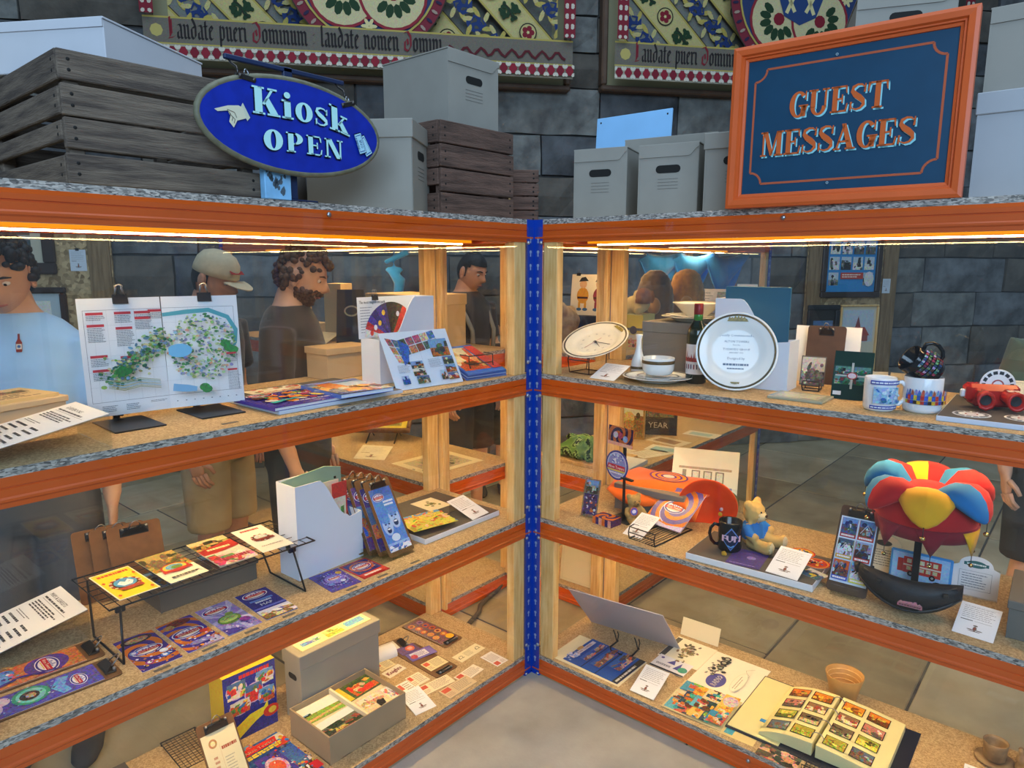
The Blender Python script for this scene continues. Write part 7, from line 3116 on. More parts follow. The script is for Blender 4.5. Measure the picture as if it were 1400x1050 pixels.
for i, (x, y_, lab) in enumerate(((-.270, .965, 'round red and yellow picture badge lying behind the bear'), (-.215, 1.030, 'round orange character badge lying near the photo clipboard'))):
    a = Art(.085, .085, .001, None, y0=-.0425)
    a.color('e8e4dc')
    a.prism([(.0425*cos(2*pi*q/28), .0425*sin(2*pi*q/28)) for q in range(28)], 0, .001)
    art_badge(i)(a)
    solo('badge', a, M_GLOSSY, lab, 'badge', (x, y_, ZM+.0004), (0, 0, radians(90)))
sheet('photograph', 'small blue and yellow photograph lying at the end of the bear foam board', 'photograph', .07, .06, (-.125, 1.050, ZM+.0004), 70, 0, lambda a: a.photo(0, 0, 1, 1, 5, ['3a5a7a', 'e0c02a', '6a8ab0', '2a3a4a']), '8a9ab0')


def art_six(a):
    a.R(0, 0, 1, 1, 'cfe2f4')
    for i in range(3):
        for j in range(2):
            u0, v0 = .04+.49*j, .03+.325*(2-i)
            a.R(u0, v0, u0+.44, v0+.30, ['a8323a', 'b83a34', 'c8a03a', 'c23a2c', '3a5ac0', 'd8d04a'][i*2+j], .2)
            a.photo(u0+.01, v0+.06, u0+.43, v0+.30, 300+i*2+j, ['2a3a5a', '8a8a94', '4a5a7a', '6a4a3a', 'c8d0dc', '3a2a2a'], ['6f9ad0', '5a7aa8', '4a5a70', '8fa8c8', 'c8602a', '6fb0e8'][i*2+j], n=12)
            a.V([(u0+.06, v0+.10, .02), (u0+.22, v0+.24, .022), (u0+.38, v0+.12, .02)], ['3a4a8a', 'c8c4c8', 'd8d8dc', '5a6a8a', '2a1a1a', 'e8ecf2'][i*2+j])
            a.lines(u0+.04, v0+.012, u0+.40, v0+.05, 1, 'f0e8e8', .7, i+j, 0)


clipboard('clipboard with a sheet of six ride photographs, leaning before the jester hat', (-.088, 1.156, Z2+.004), 91.5, 62, .115, .27, art_six, (.104, .205), (0, .024), m=mat('dark_hardboard', '4a3424', .45, var=.15, vscale=30), base='cfe2f4')
b = MB()
b.box(-.04, .04, -.012, -.009, 0, .035)
b.box(-.04, .04, -.012, .03, 0, .003)
b.box(-.04, .04, .027, .03, 0, .03)
solo('acrylic_stand', b, M_ACR, 'clear stand under the six photograph clipboard', 'stand', (-.078, 1.156, Z2), (0, 0, radians(91.5)))

# jester hat on a black stand
t = thing('hat_stand', 'black metal stand carrying the jester hat', 'stand', (-.262, 1.306, Z2), (0, 0, radians(95)))
b = MB()
b.bbox(-.06, .06, -.06, .06, 0, .004, .001)
part('base_plate', b, M_BLACK, t)
b = MB()
b.bbox(-.010, .010, -.003, .003, .004, .30, .001)
part('post', b, M_BLACK, t)
b = MB()
b.bbox(-.05, .05, -.05, .05, .30, .304, .001)
part('top_plate', b, M_BLACK, t)

t = thing('jester_hat', 'red, yellow and blue velvet jester hat with bells, on a black stand', 'hat', (-.262, 1.316, Z2+.204), (0, 0, 0))
t.scale = (.93, .93, .84)
VR = mat('red_velvet', 'b3141a', .9, var=.12, vscale=14, sheen=.08)
VD = mat('dark_red_velvet', '7d0f22', .9, var=.12, vscale=14, sheen=.08)
VY = mat('yellow_velvet', 'dda416', .9, var=.1, vscale=14, sheen=.08)
VB = mat('blue_velvet', '1673b4', .9, var=.1, vscale=14, sheen=.08)
M_BELL = mat('brass_bell', 'c8b070', .25, metal=1.0)
b = MB()
b.lathe([(.138, 0), (.148, .002), (.150, .040), (.145, .048), (.138, .046), (.137, .004), (.138, 0)], 44)
part('band', b, VD, t)


def bell(t, p, r_=.0075, s_=.03):
    b = MB()
    b.tube([Vector(p)+Vector((0, 0, s_)), Vector(p)+Vector((.002, 0, s_*.5)), Vector(p)], .0012, 5)
    k = part('bell_cord', b, M_BLACK, t)
    b = MB()
    b.ell((p[0], p[1], p[2]-r_*.8), (r_, r_, r_), 12, 8)
    part('bell', b, M_BELL, k)


for i in range(7):
    an = 2*pi*(i+.35)/7
    b = MB()
    pts = []
    for sg in (-1, 0, 1):
        pts.append((.152*cos(an+sg*.30), .152*sin(an+sg*.30), .046 if sg else 0))
    for r_ in (.1495, .1530):
        pass
    q = []
    for u in range(7):
        a1 = an+(-.30+.1*u)
        for z_ in (.044, .044-.088*(1-abs(u-3)/3)):
            q.append((.1525*cos(a1), .1525*sin(a1), z_))
    b.add(q, [(2*k, 2*k+2, 2*k+3, 2*k+1) for k in range(6)], True)
    o = part('point', b, [VD, VY, VR][i % 3], t)
    sd = o.modifiers.new('thickness', 'SOLIDIFY')
    sd.thickness = .003
    sd.offset = 0
    bell(t, (.153*cos(an), .153*sin(an), -.070), .007, .028)
# crown
b = MB()
b.lathe([(.145, .044), (.150, .075), (.138, .115), (.10, .150), (.05, .168), (0, .172)], 40)
part('crown', b, VR, t)
horns = [(0.15, VY, VY, .0), (1.15, VR, VB, .02), (2.15, VB, VR, .04), (3.35, VY, VR, .03), (4.55, VB, VR, .04), (5.45, VR, VB, .01)]
for an, ma, mb2, lift in horns:
    d = Vector((cos(an), sin(an), 0))
    tn = Vector((-sin(an), cos(an), 0))
    path = [(.015, .115, .040, .050), (.060, .140+lift, .072, .050), (.105, .148+lift, .080, .048), (.140, .136+lift, .074, .042), (.166, .112+lift, .058, .034), (.182, .088+lift, .036, .022), (.190, .074+lift, .015, .010), (.191, .070+lift, .003, .003)]
    for half, m_ in ((0, ma), (1, mb2)):
        b = MB()
        vs, fs = [], []
        n = 9
        for r_, z_, wt, wz in path:
            for k in range(n):
                a1 = pi*k/(n-1)+(0 if half == 0 else pi)
                up = Vector((0, 0, 1))
                vs.append(d*r_+Vector((0, 0, z_))+tn*wt*sin(a1)+(up*.8+d*.5)*wz*cos(a1))
        for i in range(len(path)-1):
            for k in range(n-1):
                fs.append((i*n+k, i*n+k+1, (i+1)*n+k+1, (i+1)*n+k))
        b.add(vs, fs, True)
        part('horn', b, m_, t)
    bell(t, tuple(d*.192+Vector((0, 0, .040+lift))), .008, .032)

# bus game box
t = thing('board_game', 'blue game tin with a red double-decker bus picture, leaning behind the black bag', 'game', (-.300, 1.312, Z2), (radians(-6), 0, radians(92)))
b = MB()
b.bbox(-.085, .085, -.006, .006, 0, .106, .004)
part('tin', b, mat('game_blue', '3f8fd4', .4, var=.05), t)
a = Art(.156, .094, .0004, None)
a.R(0, 0, 1, 1, '9fc8ec', .2)
a.R(.20, .34, .86, .88, 'c23a34', .15)
a.R(.20, .58, .86, .63, 'e0cdb8')
for i in range(5):
    a.R(.26+.115*i, .68, .34+.115*i, .82, 'd8cfa8', .3)
    if i != 1:
        a.R(.26+.115*i, .44, .34+.115*i, .56, 'c8bf98', .3)
a.R(.10, .36, .20, .80, 'b0342e', .2)
for u in (.34, .72):
    a.C(u, .33, .055, '221c1c', 0, 14)
    a.C(u, .33, .025, '9a9a9a', 0, 10)
a.E(.82, .14, .09, .10, '17130f', 0, 10)
part('picture', a, M_GLOSSY, t, (0, -.0062, .006), (pi/2, 0, 0))

# cream arched signs


def arch_sign(label, loc, yaw, w_=.122, h_=.122, text=None):
    t = thing('arched_sign', label, 'sign', loc, (radians(-8), 0, radians(yaw)))
    n = 14
    pts = [(-w_/2, 0), (w_/2, 0), (w_/2, h_*.70), (w_*.40, h_*.74)]
    for i in range(n+1):
        an = pi*i/n
        pts.append((w_*.36*cos(an), h_*.76+h_*.24*sin(an)))
    pts += [(-w_*.40, h_*.74), (-w_/2, h_*.70)]
    b = MB()
    b.prism(pts, -.001, .001, M=RX90)
    part('card', b, M_WHITE, t)
    a = Art(w_, h_, .0003, None)
    a.E(.5, .80, .22, .09, '2f6a6a', .2, 18)
    a.R(.24, .76, .76, .84, '2f6a6a')
    a.lines(.3, .775, .7, .825, 1, 'e8f0ea', .7, 3, 0)
    a.L([(.16, .16), (.84, .16), (.84, .62), (.16, .62), (.16, .16)], .006, '6a7480')
    a.lines(.22, .20, .78, .58, 6, '707a88', .3, 3)
    part('print', a, M_PRINT, t, (0, -.0012, 0), (pi/2, 0, 0))
    b = MB()
    b.box(-w_/2, w_/2, .002, .004, 0, h_*.75)
    b.box(-w_/2, w_/2, -.02, .02, 0, .002)
    part('acrylic_holder', b, M_ACR, t)


def arch_plain(label, loc, yaw, w_=.122, h_=.122):
    t = thing('arched_sign', label, 'sign', loc, (radians(-8), 0, radians(yaw)))
    b = MB()
    b.prism([(-w_/2, 0), (w_/2, 0), (w_/2, h_*.70)]+[(w_*.42*cos(pi*i/12), h_*.74+h_*.26*sin(pi*i/12)) for i in range(13)]+[(-w_/2, h_*.70)], -.001, .001, M=RX90)
    part('card', b, M_CREAM, t)
    a = Art(w_, h_, .0003, None)
    a.E(.5, .78, .2, .08, '4a4438', .3, 14)
    a.lines(.15, .15, .85, .62, 7, '7a7468', .3, 9)
    part('print', a, M_PRINT, t, (0, -.0012, 0), (pi/2, 0, 0))


arch_sign('white sign with an arched top and a green heading, next to the bus game tin', (-.335, 1.452, Z2), 95)
arch_plain('cream arched sign half hidden behind the six photograph clipboard', (-.345, 1.195, Z2), 95)

# bum bag
t = thing('bum_bag', 'black nylon bum bag with a small pink badge, lying before the jester hat', 'bag', (-.095, 1.318, Z2), (0, 0, radians(95)))
M_NYL = mat('black_nylon', '15161b', .55, var=.25, vscale=25, bump=.3, bscale=40)
b = MB()
rings = []
for i in range(15):
    u = -1+2*i/14
    x = .132*u
    zc = .051+.034*u*u
    hh = .050*(1-.55*abs(u)**2.5)
    dd = .044*(1-.45*abs(u)**3)
    rings.append(((x, .028*u*u-.005, zc), (0, dd*.85, dd*.25), (0, -hh*.42, hh)))
b.loft(rings, 14)
part('body', b, M_NYL, t)
b = MB()
b.tube([(.118*u, -.030+.026*u*u, .084+.020*u*u) for u in [-1+.2*i for i in range(11)]], .0035, 6)
part('zip', b, mat('zip_dark', '2c2d33', .35, metal=.3), t)
b = MB()
b.tube([(.128*u, -.042+.042*u*u, .022+.052*u*u) for u in [-1+.2*i for i in range(11)]], .004, 6)
part('piping', b, M_BLACK, t)
b = MB()
b.tube([(-.132, .02, .086), (-.142, .04, .095), (-.128, .060, .090), (-.10, .066, .082)], [.012, .010, .009, .007], 8)
part('strap', b, M_BLACK, t)
b = MB()
for x in (-.072, .095):
    b.bbox(x-.006, x+.006, -.040, -.030, .084, .094, .001)
part('zip_pull', b, M_DKSTEEL, t)
a = Art(.062, .034, .0006, None)
a.R(0, .0, 1, .24, 'a8666a', .2)
for u, h_ in ((.14, .5), (.32, .8), (.50, 1.0), (.70, .68), (.88, .45)):
    a.P([(u-.13, .26), (u+.13, .26), (u, h_)], 'b8767a', .2)
a.lines(.06, .05, .94, .2, 1, '5a2a30', .7, 3, 0)
part('badge', a, M_PRINT, t, (.012, -.0485, .036), (radians(72), 0, 0))
label_card('white exhibit label with a crest beside the black bum bag', (-.052, 1.487, Z2), 87, 24, .096, .120, 41)
archive_box('dark grey archive box with a tan top at the right edge of the middle shelf', (-.235, 1.672, Z2), 92, .24, .24, .105, 'lid', False, mat('slate_board', '6a665f', .7, var=.04))


# ================================================================== PLATE RACK, BOTTOM SHELF (B3)
def art_blue(a):
    a.R(0, 0, 1, 1, '1d52a8', .12)
    for q in (.40, .66):
        a.R(0, q-.008, 1, q+.008, '16233c')
    a.R(0, 0, 1, .10, '1e1f24')
    a.lines(.05, .02, .9, .08, 1, 'd8d4c8', .6, 2, .2)
    for u0, v0, u1, v1, s_ in ((.25, .69, .95, .82, 0), (.2, .43, .95, .60, 2), (.35, .14, .95, .36, 3)):
        a.photo(u0, v0, u1, v1, 400+s_, ['b07a5a', '8a5a4a', 'c8a890', '5a4a44', 'c8602f', '2f57a0'], '3a6ab8', n=16)
    a.P([(.12, .86), (.88, .86), (.88, .93), (.12, .93)], 'd8d0dc')
    a.T('ALTON TOWERS', .5, .875, .04, '8a4a3a', wmax=.7, bold=.04)
    a.E(.5, .955, .10, .035, 'c89a5a', .3, 12)
    a.sprinkle(14, ['8fa8e0', 'd8dcf0'], 3, (0, .84, .3, 1), (.02, .05), .2)


sheet('display_sheet', 'cream backed sheet under the blue leaflets nearest the corner, bottom shelf', 'sheet', .216, .33, (-.131, .243, Z3+.0004), 180, 0, None, 'e6dcb6', .0012)
sheet('leaflet', 'blue fold-out leaflet with three brown building pictures', 'leaflet', .207, .262, (-.139, .268, Z3+.0020), 178.5, 0, art_blue, '1d52a8', .0012)
label_card('white exhibit label before the blue fold-out leaflet', (-.032, .503, Z3+.0030), 91.5, 20, .100, .135, 43)
for nm, lab, ww, hh, x, y_, yw, art, c, lz in (
        ('sheet', 'cream sheet with a brown engraving of rocky ruins under a grey bar', .19, .175, -.415, .498, 180, 'build', 'ece4cc', 0),
        ('sheet', 'large cream sheet with a purple RADIO oval and a steam engine drawing', .285, .225, -.360, .700, 180, 'radio', 'efe8d4', .0012),
        ('leaflet', 'small white leaflet with purple and green shapes and a black bar', .145, .10, -.285, .492, 90, 'shapes', 'e6e4ee', .0014)):
    def f(a, art=art):
        if art == 'build':
            a.R(.05, .86, .95, .99, '4a4844', .2)
            rr = random.Random(9)
            for i in range(40):
                a.E(.5+rr.gauss(0, .2), .48+rr.gauss(0, .09), rr.uniform(.02, .08), rr.uniform(.02, .06), rr.choice(['8a7a5a', '5a4f3a', 'b8a884', '6f6248']), .5, 6, rr.random()*3)
        elif art == 'radio':
            a.E(.30, .62, .18, .16, '4a4a9a', .1, 22)
            a.T('RADIO', .30, .56, .10, 'ece6f4', wmax=.28, bold=.06)
            rr = random.Random(3)
            for i in range(50):
                a.E(.62+rr.gauss(0, .12), .76+rr.gauss(0, .07), rr.uniform(.01, .05), rr.uniform(.01, .04), rr.choice(['3a3a3a', '6a665f', '8f8a80', '2a2a2a']), .5, 6, rr.random()*3)
            for u in (.74, .86):
                a.C(u, .72, .055, '2a2a2a', .2, 16)
                a.C(u, .72, .03, 'b8b0a0', .2, 12)
            a.V([(.2+.05*i, .26+.06*sin(i*1.3), .004) for i in range(14)], '8f8878')
            a.E(.42, .28, .26, .10, 'd8d0ba', 0, 20)
            a.E(.42, .28, .25, .094, 'efe8d4', 0, 20)
            a.lines(.24, .24, .6, .32, 2, '9a927f', .3, 3)
        else:
            a.R(0, 0, 1, .10, '1c1c20')
            a.C(.14, .80, .05, '5a4a9a', .2, 12)
            a.P([(.34, .56), (.50, .90), (.58, .56)], '4a4a9a', .2)
            a.P([(.60, .30), (.72, .85), (.80, .30)], '4a4aa0', .2)
            a.E(.86, .42, .13, .20, '3f9a86', .2, 16)
            a.lines(.10, .26, .55, .40, 2, '3a3f6a', .6, 4)
    sheet(nm, lab, nm, ww, hh, (x, y_, Z3+.0006+lz), yw, 0, f, c, .0009)


def art_collage(a):
    a.R(0, 0, 1, 1, 'd8c894', .1)
    rr = random.Random(7)
    for i, (u0, v0, u1, v1) in enumerate(((.04, .55, .40, .97), (.36, .62, .72, .99), (.66, .50, .99, .96), (.03, .22, .34, .58), (.30, .28, .66, .64), (.62, .20, .97, .55), (.06, .02, .40, .30), (.40, .02, .98, .26))):
        a.photo(u0, v0, u1, v1, 500+i, ['c8742a', '3f9aa8', 'e0a83a', '6a3a2a', 'd8c8a8', '2a4a5a', '8ab04a', 'c85a4a'], ['5fb0c8', 'e0d0a0', '3a8ab0', 'e8c060'][i % 4], n=13)
    a.E(.78, .12, .16, .12, 'c8b8c4', .5, 14)


sheet('leaflet', 'bright leaflet of overlapping holiday photographs at the shelf edge', 'leaflet', .205, .225, (-.128, .698, Z3+.0018), 182, 0, art_collage, 'd8c894', .002, mat_=M_GLOSSY)

# grey display card turned away, on an easel
t = thing('display_card', 'large blank grey card leaning forward on a black wire easel', 'card', (-.392, .257, Z3+.003), (radians(131.9), 0, radians(97.5)))
b = MB()
b.box(-.207, .207, 0, .334, -.0015, .0015)
part('card', b, mat('lilac_grey_card', 'b9b4bc', .6, var=.03, vscale=4), t)
sheet('card', 'cream folded card behind the large blank grey card', 'card', .17, .075, (-.535, .490, Z3+.001), 92, 70, None, 'd9cfb2', .0012)
t = thing('wire_easel', 'black wire easel with four prongs before the grey card', 'easel', (-.262, .290, Z3), (0, 0, radians(92)))
b = MB()
b.tube([(-.05, .03, .012), (-.052, -.03, .010), (-.04, -.045, .004), (.04, -.045, .004), (.052, -.03, .010), (.05, .03, .012)], .0038, 8)
part('base_loop', b, M_BLACKW, t)
b = MB()
for sx in (-.05, .05):
    for dx in (-.009, .009):
        b.tube([(sx, .022, .010), (sx+dx, .018, .045), (sx+dx*1.1, .006, .068)], .0022, 6)
part('prong', b, M_BLACKW, t)

# open ring binder
t = thing('ring_binder', 'open navy ring binder with yellowed photo pages at the right of the bottom shelf', 'binder', (-.265, 1.095, Z3), (0, 0, radians(91)))
M_NAVY = mat('navy_vinyl', '14182e', .4, var=.08)
M_PAGE = mat('yellowed_paper', 'ddd59c', .6, var=.04, vscale=6)
b = MB()
b.bbox(-.285, -.028, -.195, .195, .001, .005, .0015)
b.bbox(.028, .250, -.195, .195, .001, .005, .0015)
b.bbox(-.028, .028, -.195, .195, .001, .004, .001)
part('cover', b, M_NAVY, t)
b = MB()
b.box(-.280, -.105, -.185, .185, .0052, .0075)
part('endpaper', b, M_PAGE, t)


def page_block(sg, th0, th1, wd):
    m_ = MB()
    n = 8
    vs = []
    for i in range(n+1):
        u = i/n
        x = sg*(.006+wd*u)
        zt = .052-.006*u-(.030*u**3 if sg < 0 else .012*u**2)
        for z_ in (.008, zt):
            for y_ in (-.165, .165):
                vs.append((x, y_, z_))
    fs = []
    for i in range(n):
        o_ = 4*i
        fs += [(o_+2, o_+3, o_+7, o_+6), (o_, o_+4, o_+5, o_+1), (o_, o_+2, o_+6, o_+4), (o_+1, o_+5, o_+7, o_+3)]
    fs += [(0, 1, 3, 2), (4*n, 4*n+2, 4*n+3, 4*n+1)]
    m_.add(vs, fs if sg > 0 else [f[::-1] for f in fs], False)
    return m_


for sg, wd in ((-1, .172), (1, .20)):
    pk = part('page_block', page_block(sg, 0, 0, wd), M_PAGE, t)
    for i in range(4):
        for j in range(2):
            a = Art(.068, .056, .0003, None, x0=-.034, y0=-.028)
            a.R(0, 0, 1, 1, '2e2a1e')
            pal = [['d8861e', 'b8640f', '8a4a0a', 'f0b83a'], ['d87a1a', 'c8a03a', '6a3a0a'], ['8a6a4a', 'd8c8a8', 'a84a3a'], ['b87a6a', 'e8d8c8', '5a4a44'], ['6a5a44', 'b8a884', '3a342a'], ['9aa03a', 'd8cf5a', '5a5a1a'], ['a8a03a', 'd8d06a', '6a5a2a'], ['5a6a7a', 'a8b0b0', '7a5a4a']][(i*2+j) % 8]
            a.photo(.04, .05, .96, .95, 600+i*2+j+(20 if sg > 0 else 0), pal, pal[0], n=9)
            x = sg*(.050+.078*j) if sg < 0 else (.052+.080*j)
            u = (abs(x)-.006)/wd
            zt = .052-.006*u-(.030*u**3 if sg < 0 else .012*u**2)
            sl = -(.006+(.090*u*u if sg < 0 else .024*u))/wd
            part('photo_print', a, M_GLOSSY, pk, (x, .115-.077*i, zt+.0012), (0, -atan2(sl*sg, 1.0), 0))
for i in range(4):
    b = MB()
    y_ = .125-.083*i
    b.tube([(.020*cos(pi*q/8), y_, .050+.020*sin(pi*q/8)) for q in range(-1, 10)], .0017, 6)
    part('ring', b, M_STEEL, t)
b = MB()
b.bbox(-.190, -.172, -.128, -.110, .030, .031, .0003)
part('blue_tab', b, mat('blue_sticker', '2a86c8', .5), t)
t = thing('wire_stand', 'black wire stand propping up the open ring binder', 'wire stand', (-.060, 1.140, Z3), (0, 0, radians(92)))
part('wire_base', wire_grid(-.05, .05, -.045, .02, .003, 9, 4, .0014), M_BLACKW, t, kind='stuff')
b = MB()
b.tube([(-.05, .02, .003), (-.05, -.05, .003), (-.05, -.055, .035), (.05, -.055, .035), (.05, -.05, .003), (.05, .02, .003)], .002, 6)
part('wire_frame', b, M_BLACKW, t)
sheet('leaflet', 'cream leaflet with a small blue sea picture under the binder corner', 'leaflet', .15, .12, (-.085, .850, Z3+.0004), 92, 0, lambda a: (a.R(.30, .1, .5, .4, '3fa0b8', .2), a.lines(.1, .6, .9, .8, 3, 'a89a70', .3, 2)), 'ddc988', .0006)
sheet('photograph', 'group photograph lying at the shelf edge below the binder', 'photograph', .13, .085, (-.042, 1.010, Z3+.0012), 92, 0, lambda a: a.photo(0, 0, 1, 1, 31, ['c88a6a', '2a3a34', 'd8a890', '5a4a3a', '8a5a4a', '1a1a1a'], '4a5a4a', n=26), 'c8b890', .0008)

# pottery at the far end
t = thing('pottery_bowl', 'tan pottery pot with ridged inside standing behind the ring binder', 'pot', (-.505, 1.078, Z3))
b = MB()
b.lathe([(0, .002), (.038, 0), (.044, .008), (.056, .060), (.066, .100), (.0655, .103), (.062, .100), (.053, .060), (.040, .012), (0, .008)], 36)
part('body', b, mat('tan_pottery', 'b98d4e', .5, var=.1, vscale=20), t)
for i in range(4):
    b = MB()
    z_ = .035+.017*i
    r_ = .0465+.0042*i
    b.tube([(r_*cos(2*pi*q/24), r_*sin(2*pi*q/24), z_) for q in range(24)], .0016, 5, closed=True)
    part('ridge', b, M_PINE, t)
M_POT = mat('brown_pottery', '7a5f42', .45, c2='a58c66', vscale=20)
t = thing('pottery_cup', 'brown pottery cup on a saucer at the far end of the bottom shelf', 'cup', (-.470, 1.548, Z3+.010))
b = MB()
b.lathe([(0, .002), (.024, 0), (.030, .006), (.034, .050), (.036, .062), (.034, .063), (.031, .05), (.026, .01), (0, .007)], 28)
part('body', b, M_POT, t)
t = thing('pottery_saucer', 'brown pottery saucer under the pottery cup', 'saucer', (-.470, 1.548, Z3))
b = MB()
b.lathe([(0, .004), (.03, .001), (.055, .010), (.054, .0125), (.03, .006), (0, .007)], 28)
part('body', b, M_POT, t)
t = thing('pottery_figure', 'brown and cream pottery figure group at the frame edge, bottom shelf', 'ornament', (-.465, 1.640, Z3))
b = MB()
b.ell((0, 0, .020), (.045, .040, .022))
for i in range(6):
    an = i*1.05
    b.ell((.026*cos(an), .026*sin(an), .045+.010*(i % 2)), (.016, .015, .018))
    b.ell((.030*cos(an), .030*sin(an), .070+.010*(i % 2)), (.009, .009, .010))
part('body', remesh(b, .005, 2), M_POT, t)
label_card('white exhibit label lying before the pottery cup', (-.255, 1.530, Z3+.0006), 92, 18, .09, .10, 51)


# ================================================================== BEHIND THE GLASS
def up_board(x, y_, yaw):
    return (x, y_, 0), (0, 0, radians(yaw))


def framed(name, label, cat, parent_mat, x, z_, w_, h_, fr, frm, art, base='d8d2c0'):
    """picture in a moulded frame hung on a notice board; placed in the board's own axes"""
    t = thing(name, label, cat)
    t.matrix_world = parent_mat @ Matrix.Translation((x, -.034, z_))
    for bx in ((-w_/2, w_/2, 0, fr), (-w_/2, w_/2, h_-fr, h_), (-w_/2, -w_/2+fr, fr, h_-fr), (w_/2-fr, w_/2, fr, h_-fr)):
        b = MB()
        b.bbox(bx[0], bx[1], -.022, .010, bx[2], bx[3], .006)
        part('frame_rail', b, frm, t)
    a = Art(w_-2*fr, h_-2*fr, .004, base)
    art(a)
    part('picture', a, M_PRINT, t, (0, .006, fr), (pi/2, 0, 0))
    return t


M_DKW = mat('dark_frame_wood', '33231a', .4, var=.2, vscale=14)


def notice_board(label, loc, yaw, w_, posts, k=1.0):
    # hung on the back wall; k = its scale against the drawn plan
    t = thing('notice_board', label, 'board', loc, (0, 0, radians(yaw)), 'chipped wood notice boards')
    t.scale = (k, 1, k)
    b = MB()
    b.bbox(-w_/2, w_/2, -.012, .012, .95, 2.05, .002)
    part('panel', b, M_OSB, t)
    for x in posts:
        b = MB()
        b.bbox(x-.05, x+.05, -.032, -.012, .90, 2.10, .003)
        part('batten', b, mat('rough_timber', '8d7452', .8, c2='6d5638', vscale=6, stretch=(14, 14, 1)), t)
    return Matrix.Translation(loc) @ Matrix.Rotation(radians(yaw), 4, 'Z') @ Matrix.Diagonal((k, 1, k, 1))


ML = notice_board('chipped wood board with framed pictures behind the man in pale blue', (.556, -4.595, -.835), 141.1, 1.0, (.445, -.445), 1.5)
framed('framed_picture', 'picture with a cream mount in a thick dark frame, behind the man in pale blue', 'picture', ML, -.06, 1.625, .62, .48, .055, M_DKW, lambda a: (a.R(0, 0, 1, 1, 'b9b29c'), a.R(.10, .18, .90, .9, '3c4a4a', .4), a.R(.1, .30, .9, .36, '9aa09a', .3)))
framed('framed_picture', 'smaller framed picture hanging low beside the park map', 'picture', ML, .02, 1.12, .52, .44, .03, M_DKW, lambda a: (a.R(0, 0, 1, 1, 'a9b8bc'), a.photo(.1, .1, .9, .9, 7, ['4a5a5a', '8a9a9a', '6a6a5a'])), 'a9b8bc')
t = thing('tag', 'small white tag clipped on the chipped wood board behind the map', 'tag')
t.matrix_world = ML @ Matrix.Translation((.345, -.014, 1.64)) @ Matrix.Rotation(pi/2, 4, 'X')
a = Art(.075, .105, .001, 'c9d2da')
label_art(3)(a)
part('card', a, M_PRINT, t)
b = MB()
b.bbox(-.008, .008, .100, .112, .001, .006, .001)
part('clip', b, M_BLACK, t)
MR = notice_board('chipped wood board with a blue poster, seen through the plate rack', (-4.912, -.181, -.80), 141.1, .62, (.26, -.26), 1.48)


def art_poster(a):
    a.R(0, 0, 1, 1, '2f86c0', .1)
    for i in range(3):
        for j in range(4):
            if i == 0 and j in (1, 2):
                continue
            a.photo(.05+.235*j, .12+.29*i, .05+.235*j+.20, .12+.29*i+.24, 700+4*i+j, ['2a2a2a', '8a8a84', 'd8d4cc', '5a5a54'], 'b8c4cc', n=8)
    a.R(.28, .24, .74, .36, 'b8402f', .1)
    a.lines(.31, .26, .71, .34, 2, 'f0d8c8', .5, 3)
    a.E(.86, .24, .10, .14, 'd8d4d0', .5, 12)


framed('framed_poster', 'blue poster of black and white photographs in a dark wood frame, behind the plate rack', 'poster', MR, -.02, 1.475, .41, .40, .035, M_DKW, art_poster, '2f86c0')
t = thing('tag', 'small white tag clipped beside the blue framed poster', 'tag')
t.matrix_world = MR @ Matrix.Translation((.235, -.034, 1.50)) @ Matrix.Rotation(pi/2, 4, 'X')
a = Art(.055, .09, .001, 'c9d2da')
label_art(4)(a)
part('card', a, M_PRINT, t)
framed('framed_photo', 'dark framed photograph hanging below the blue poster, left', 'picture', MR, -.19, 1.03, .22, .40, .03, M_BLACK, lambda a: (a.R(0, 0, 1, 1, '2a2622'), a.photo(.1, .2, .95, .8, 9, ['3a5a6a', '8a9aa0', '5a4a3a', 'b0a890'])), '2a2622')
framed('framed_drawing', 'drawing of a red roofed pavilion on cream paper below the blue poster', 'picture', MR, .06, 1.00, .27, .43, .012, M_PINE, lambda a: (a.R(0, 0, 1, 1, 'cfc8b0'), a.R(.06, .45, .94, .95, 'b8c4cc', .2), a.P([(.15, .55), (.85, .55), (.7, .68), (.3, .68)], 'a84a44', .2), a.R(.2, .46, .8, .55, '9a5a54', .3), a.P([(.42, .68), (.58, .68), (.5, .86)], '8a4a4a')), 'cfc8b0')

# shelf rack seen through the map rack (E)
M_TANL = mat('light_tan_board', 'd2b98c', .7, var=.03)
archive_box('tall narrow tan box standing in the rack behind the map rack', (-.22, -1.55, Z1), 20, .11, .11, .315, None, False, M_TANL)
archive_box('broad tan lidded box behind the white magazine file, in the far rack', (-.330, -1.04, Z1), 90, .42, .30, .265, 'lid', False, M_TANL)
b = MB()
b.bbox(-.10, .10, -.16, .16, 0, .09, .002)
solo('cream_plinth', b, M_CREAM, 'low cream plinth under the yellow clipboard in the far rack', 'plinth', (-.16, -1.83, Z1))
clipboard('yellow clipboard tilted on a cream plinth in the far rack', (-.10, -1.80, Z1+.09), 120, 68, .12, .19, lambda a: a.photo(0, 0, 1, 1, 44, ['8a7a2a', 'c8b84a', '4a4a2a', 'e0d890']), m=mat('yellow_board', 'c8a62a', .5), base='d8cf8a')
t = sheet('leaflet', 'dark leaflet with a pale oval, standing in the far rack', 'leaflet', .14, .29, (-.09, -1.285, Z1+.0005), 128, 80, lambda a: (a.R(0, 0, 1, 1, '3a3024', .15), a.E(.55, .62, .28, .10, 'b8a888', .2, 18), a.E(.55, .62, .22, .07, '4a3f30', .2, 16)), '3a3024', .002)
label_card('cream exhibit label sloping beside the dark oval leaflet in the far rack', (-.05, -1.52, Z1), 100, 24, .13, .12, 61, 'ddd0b0')
M_BCL = mat('bright_blue_cloth', '1b86f0', .8, var=.15, vscale=10, sheen=.3)
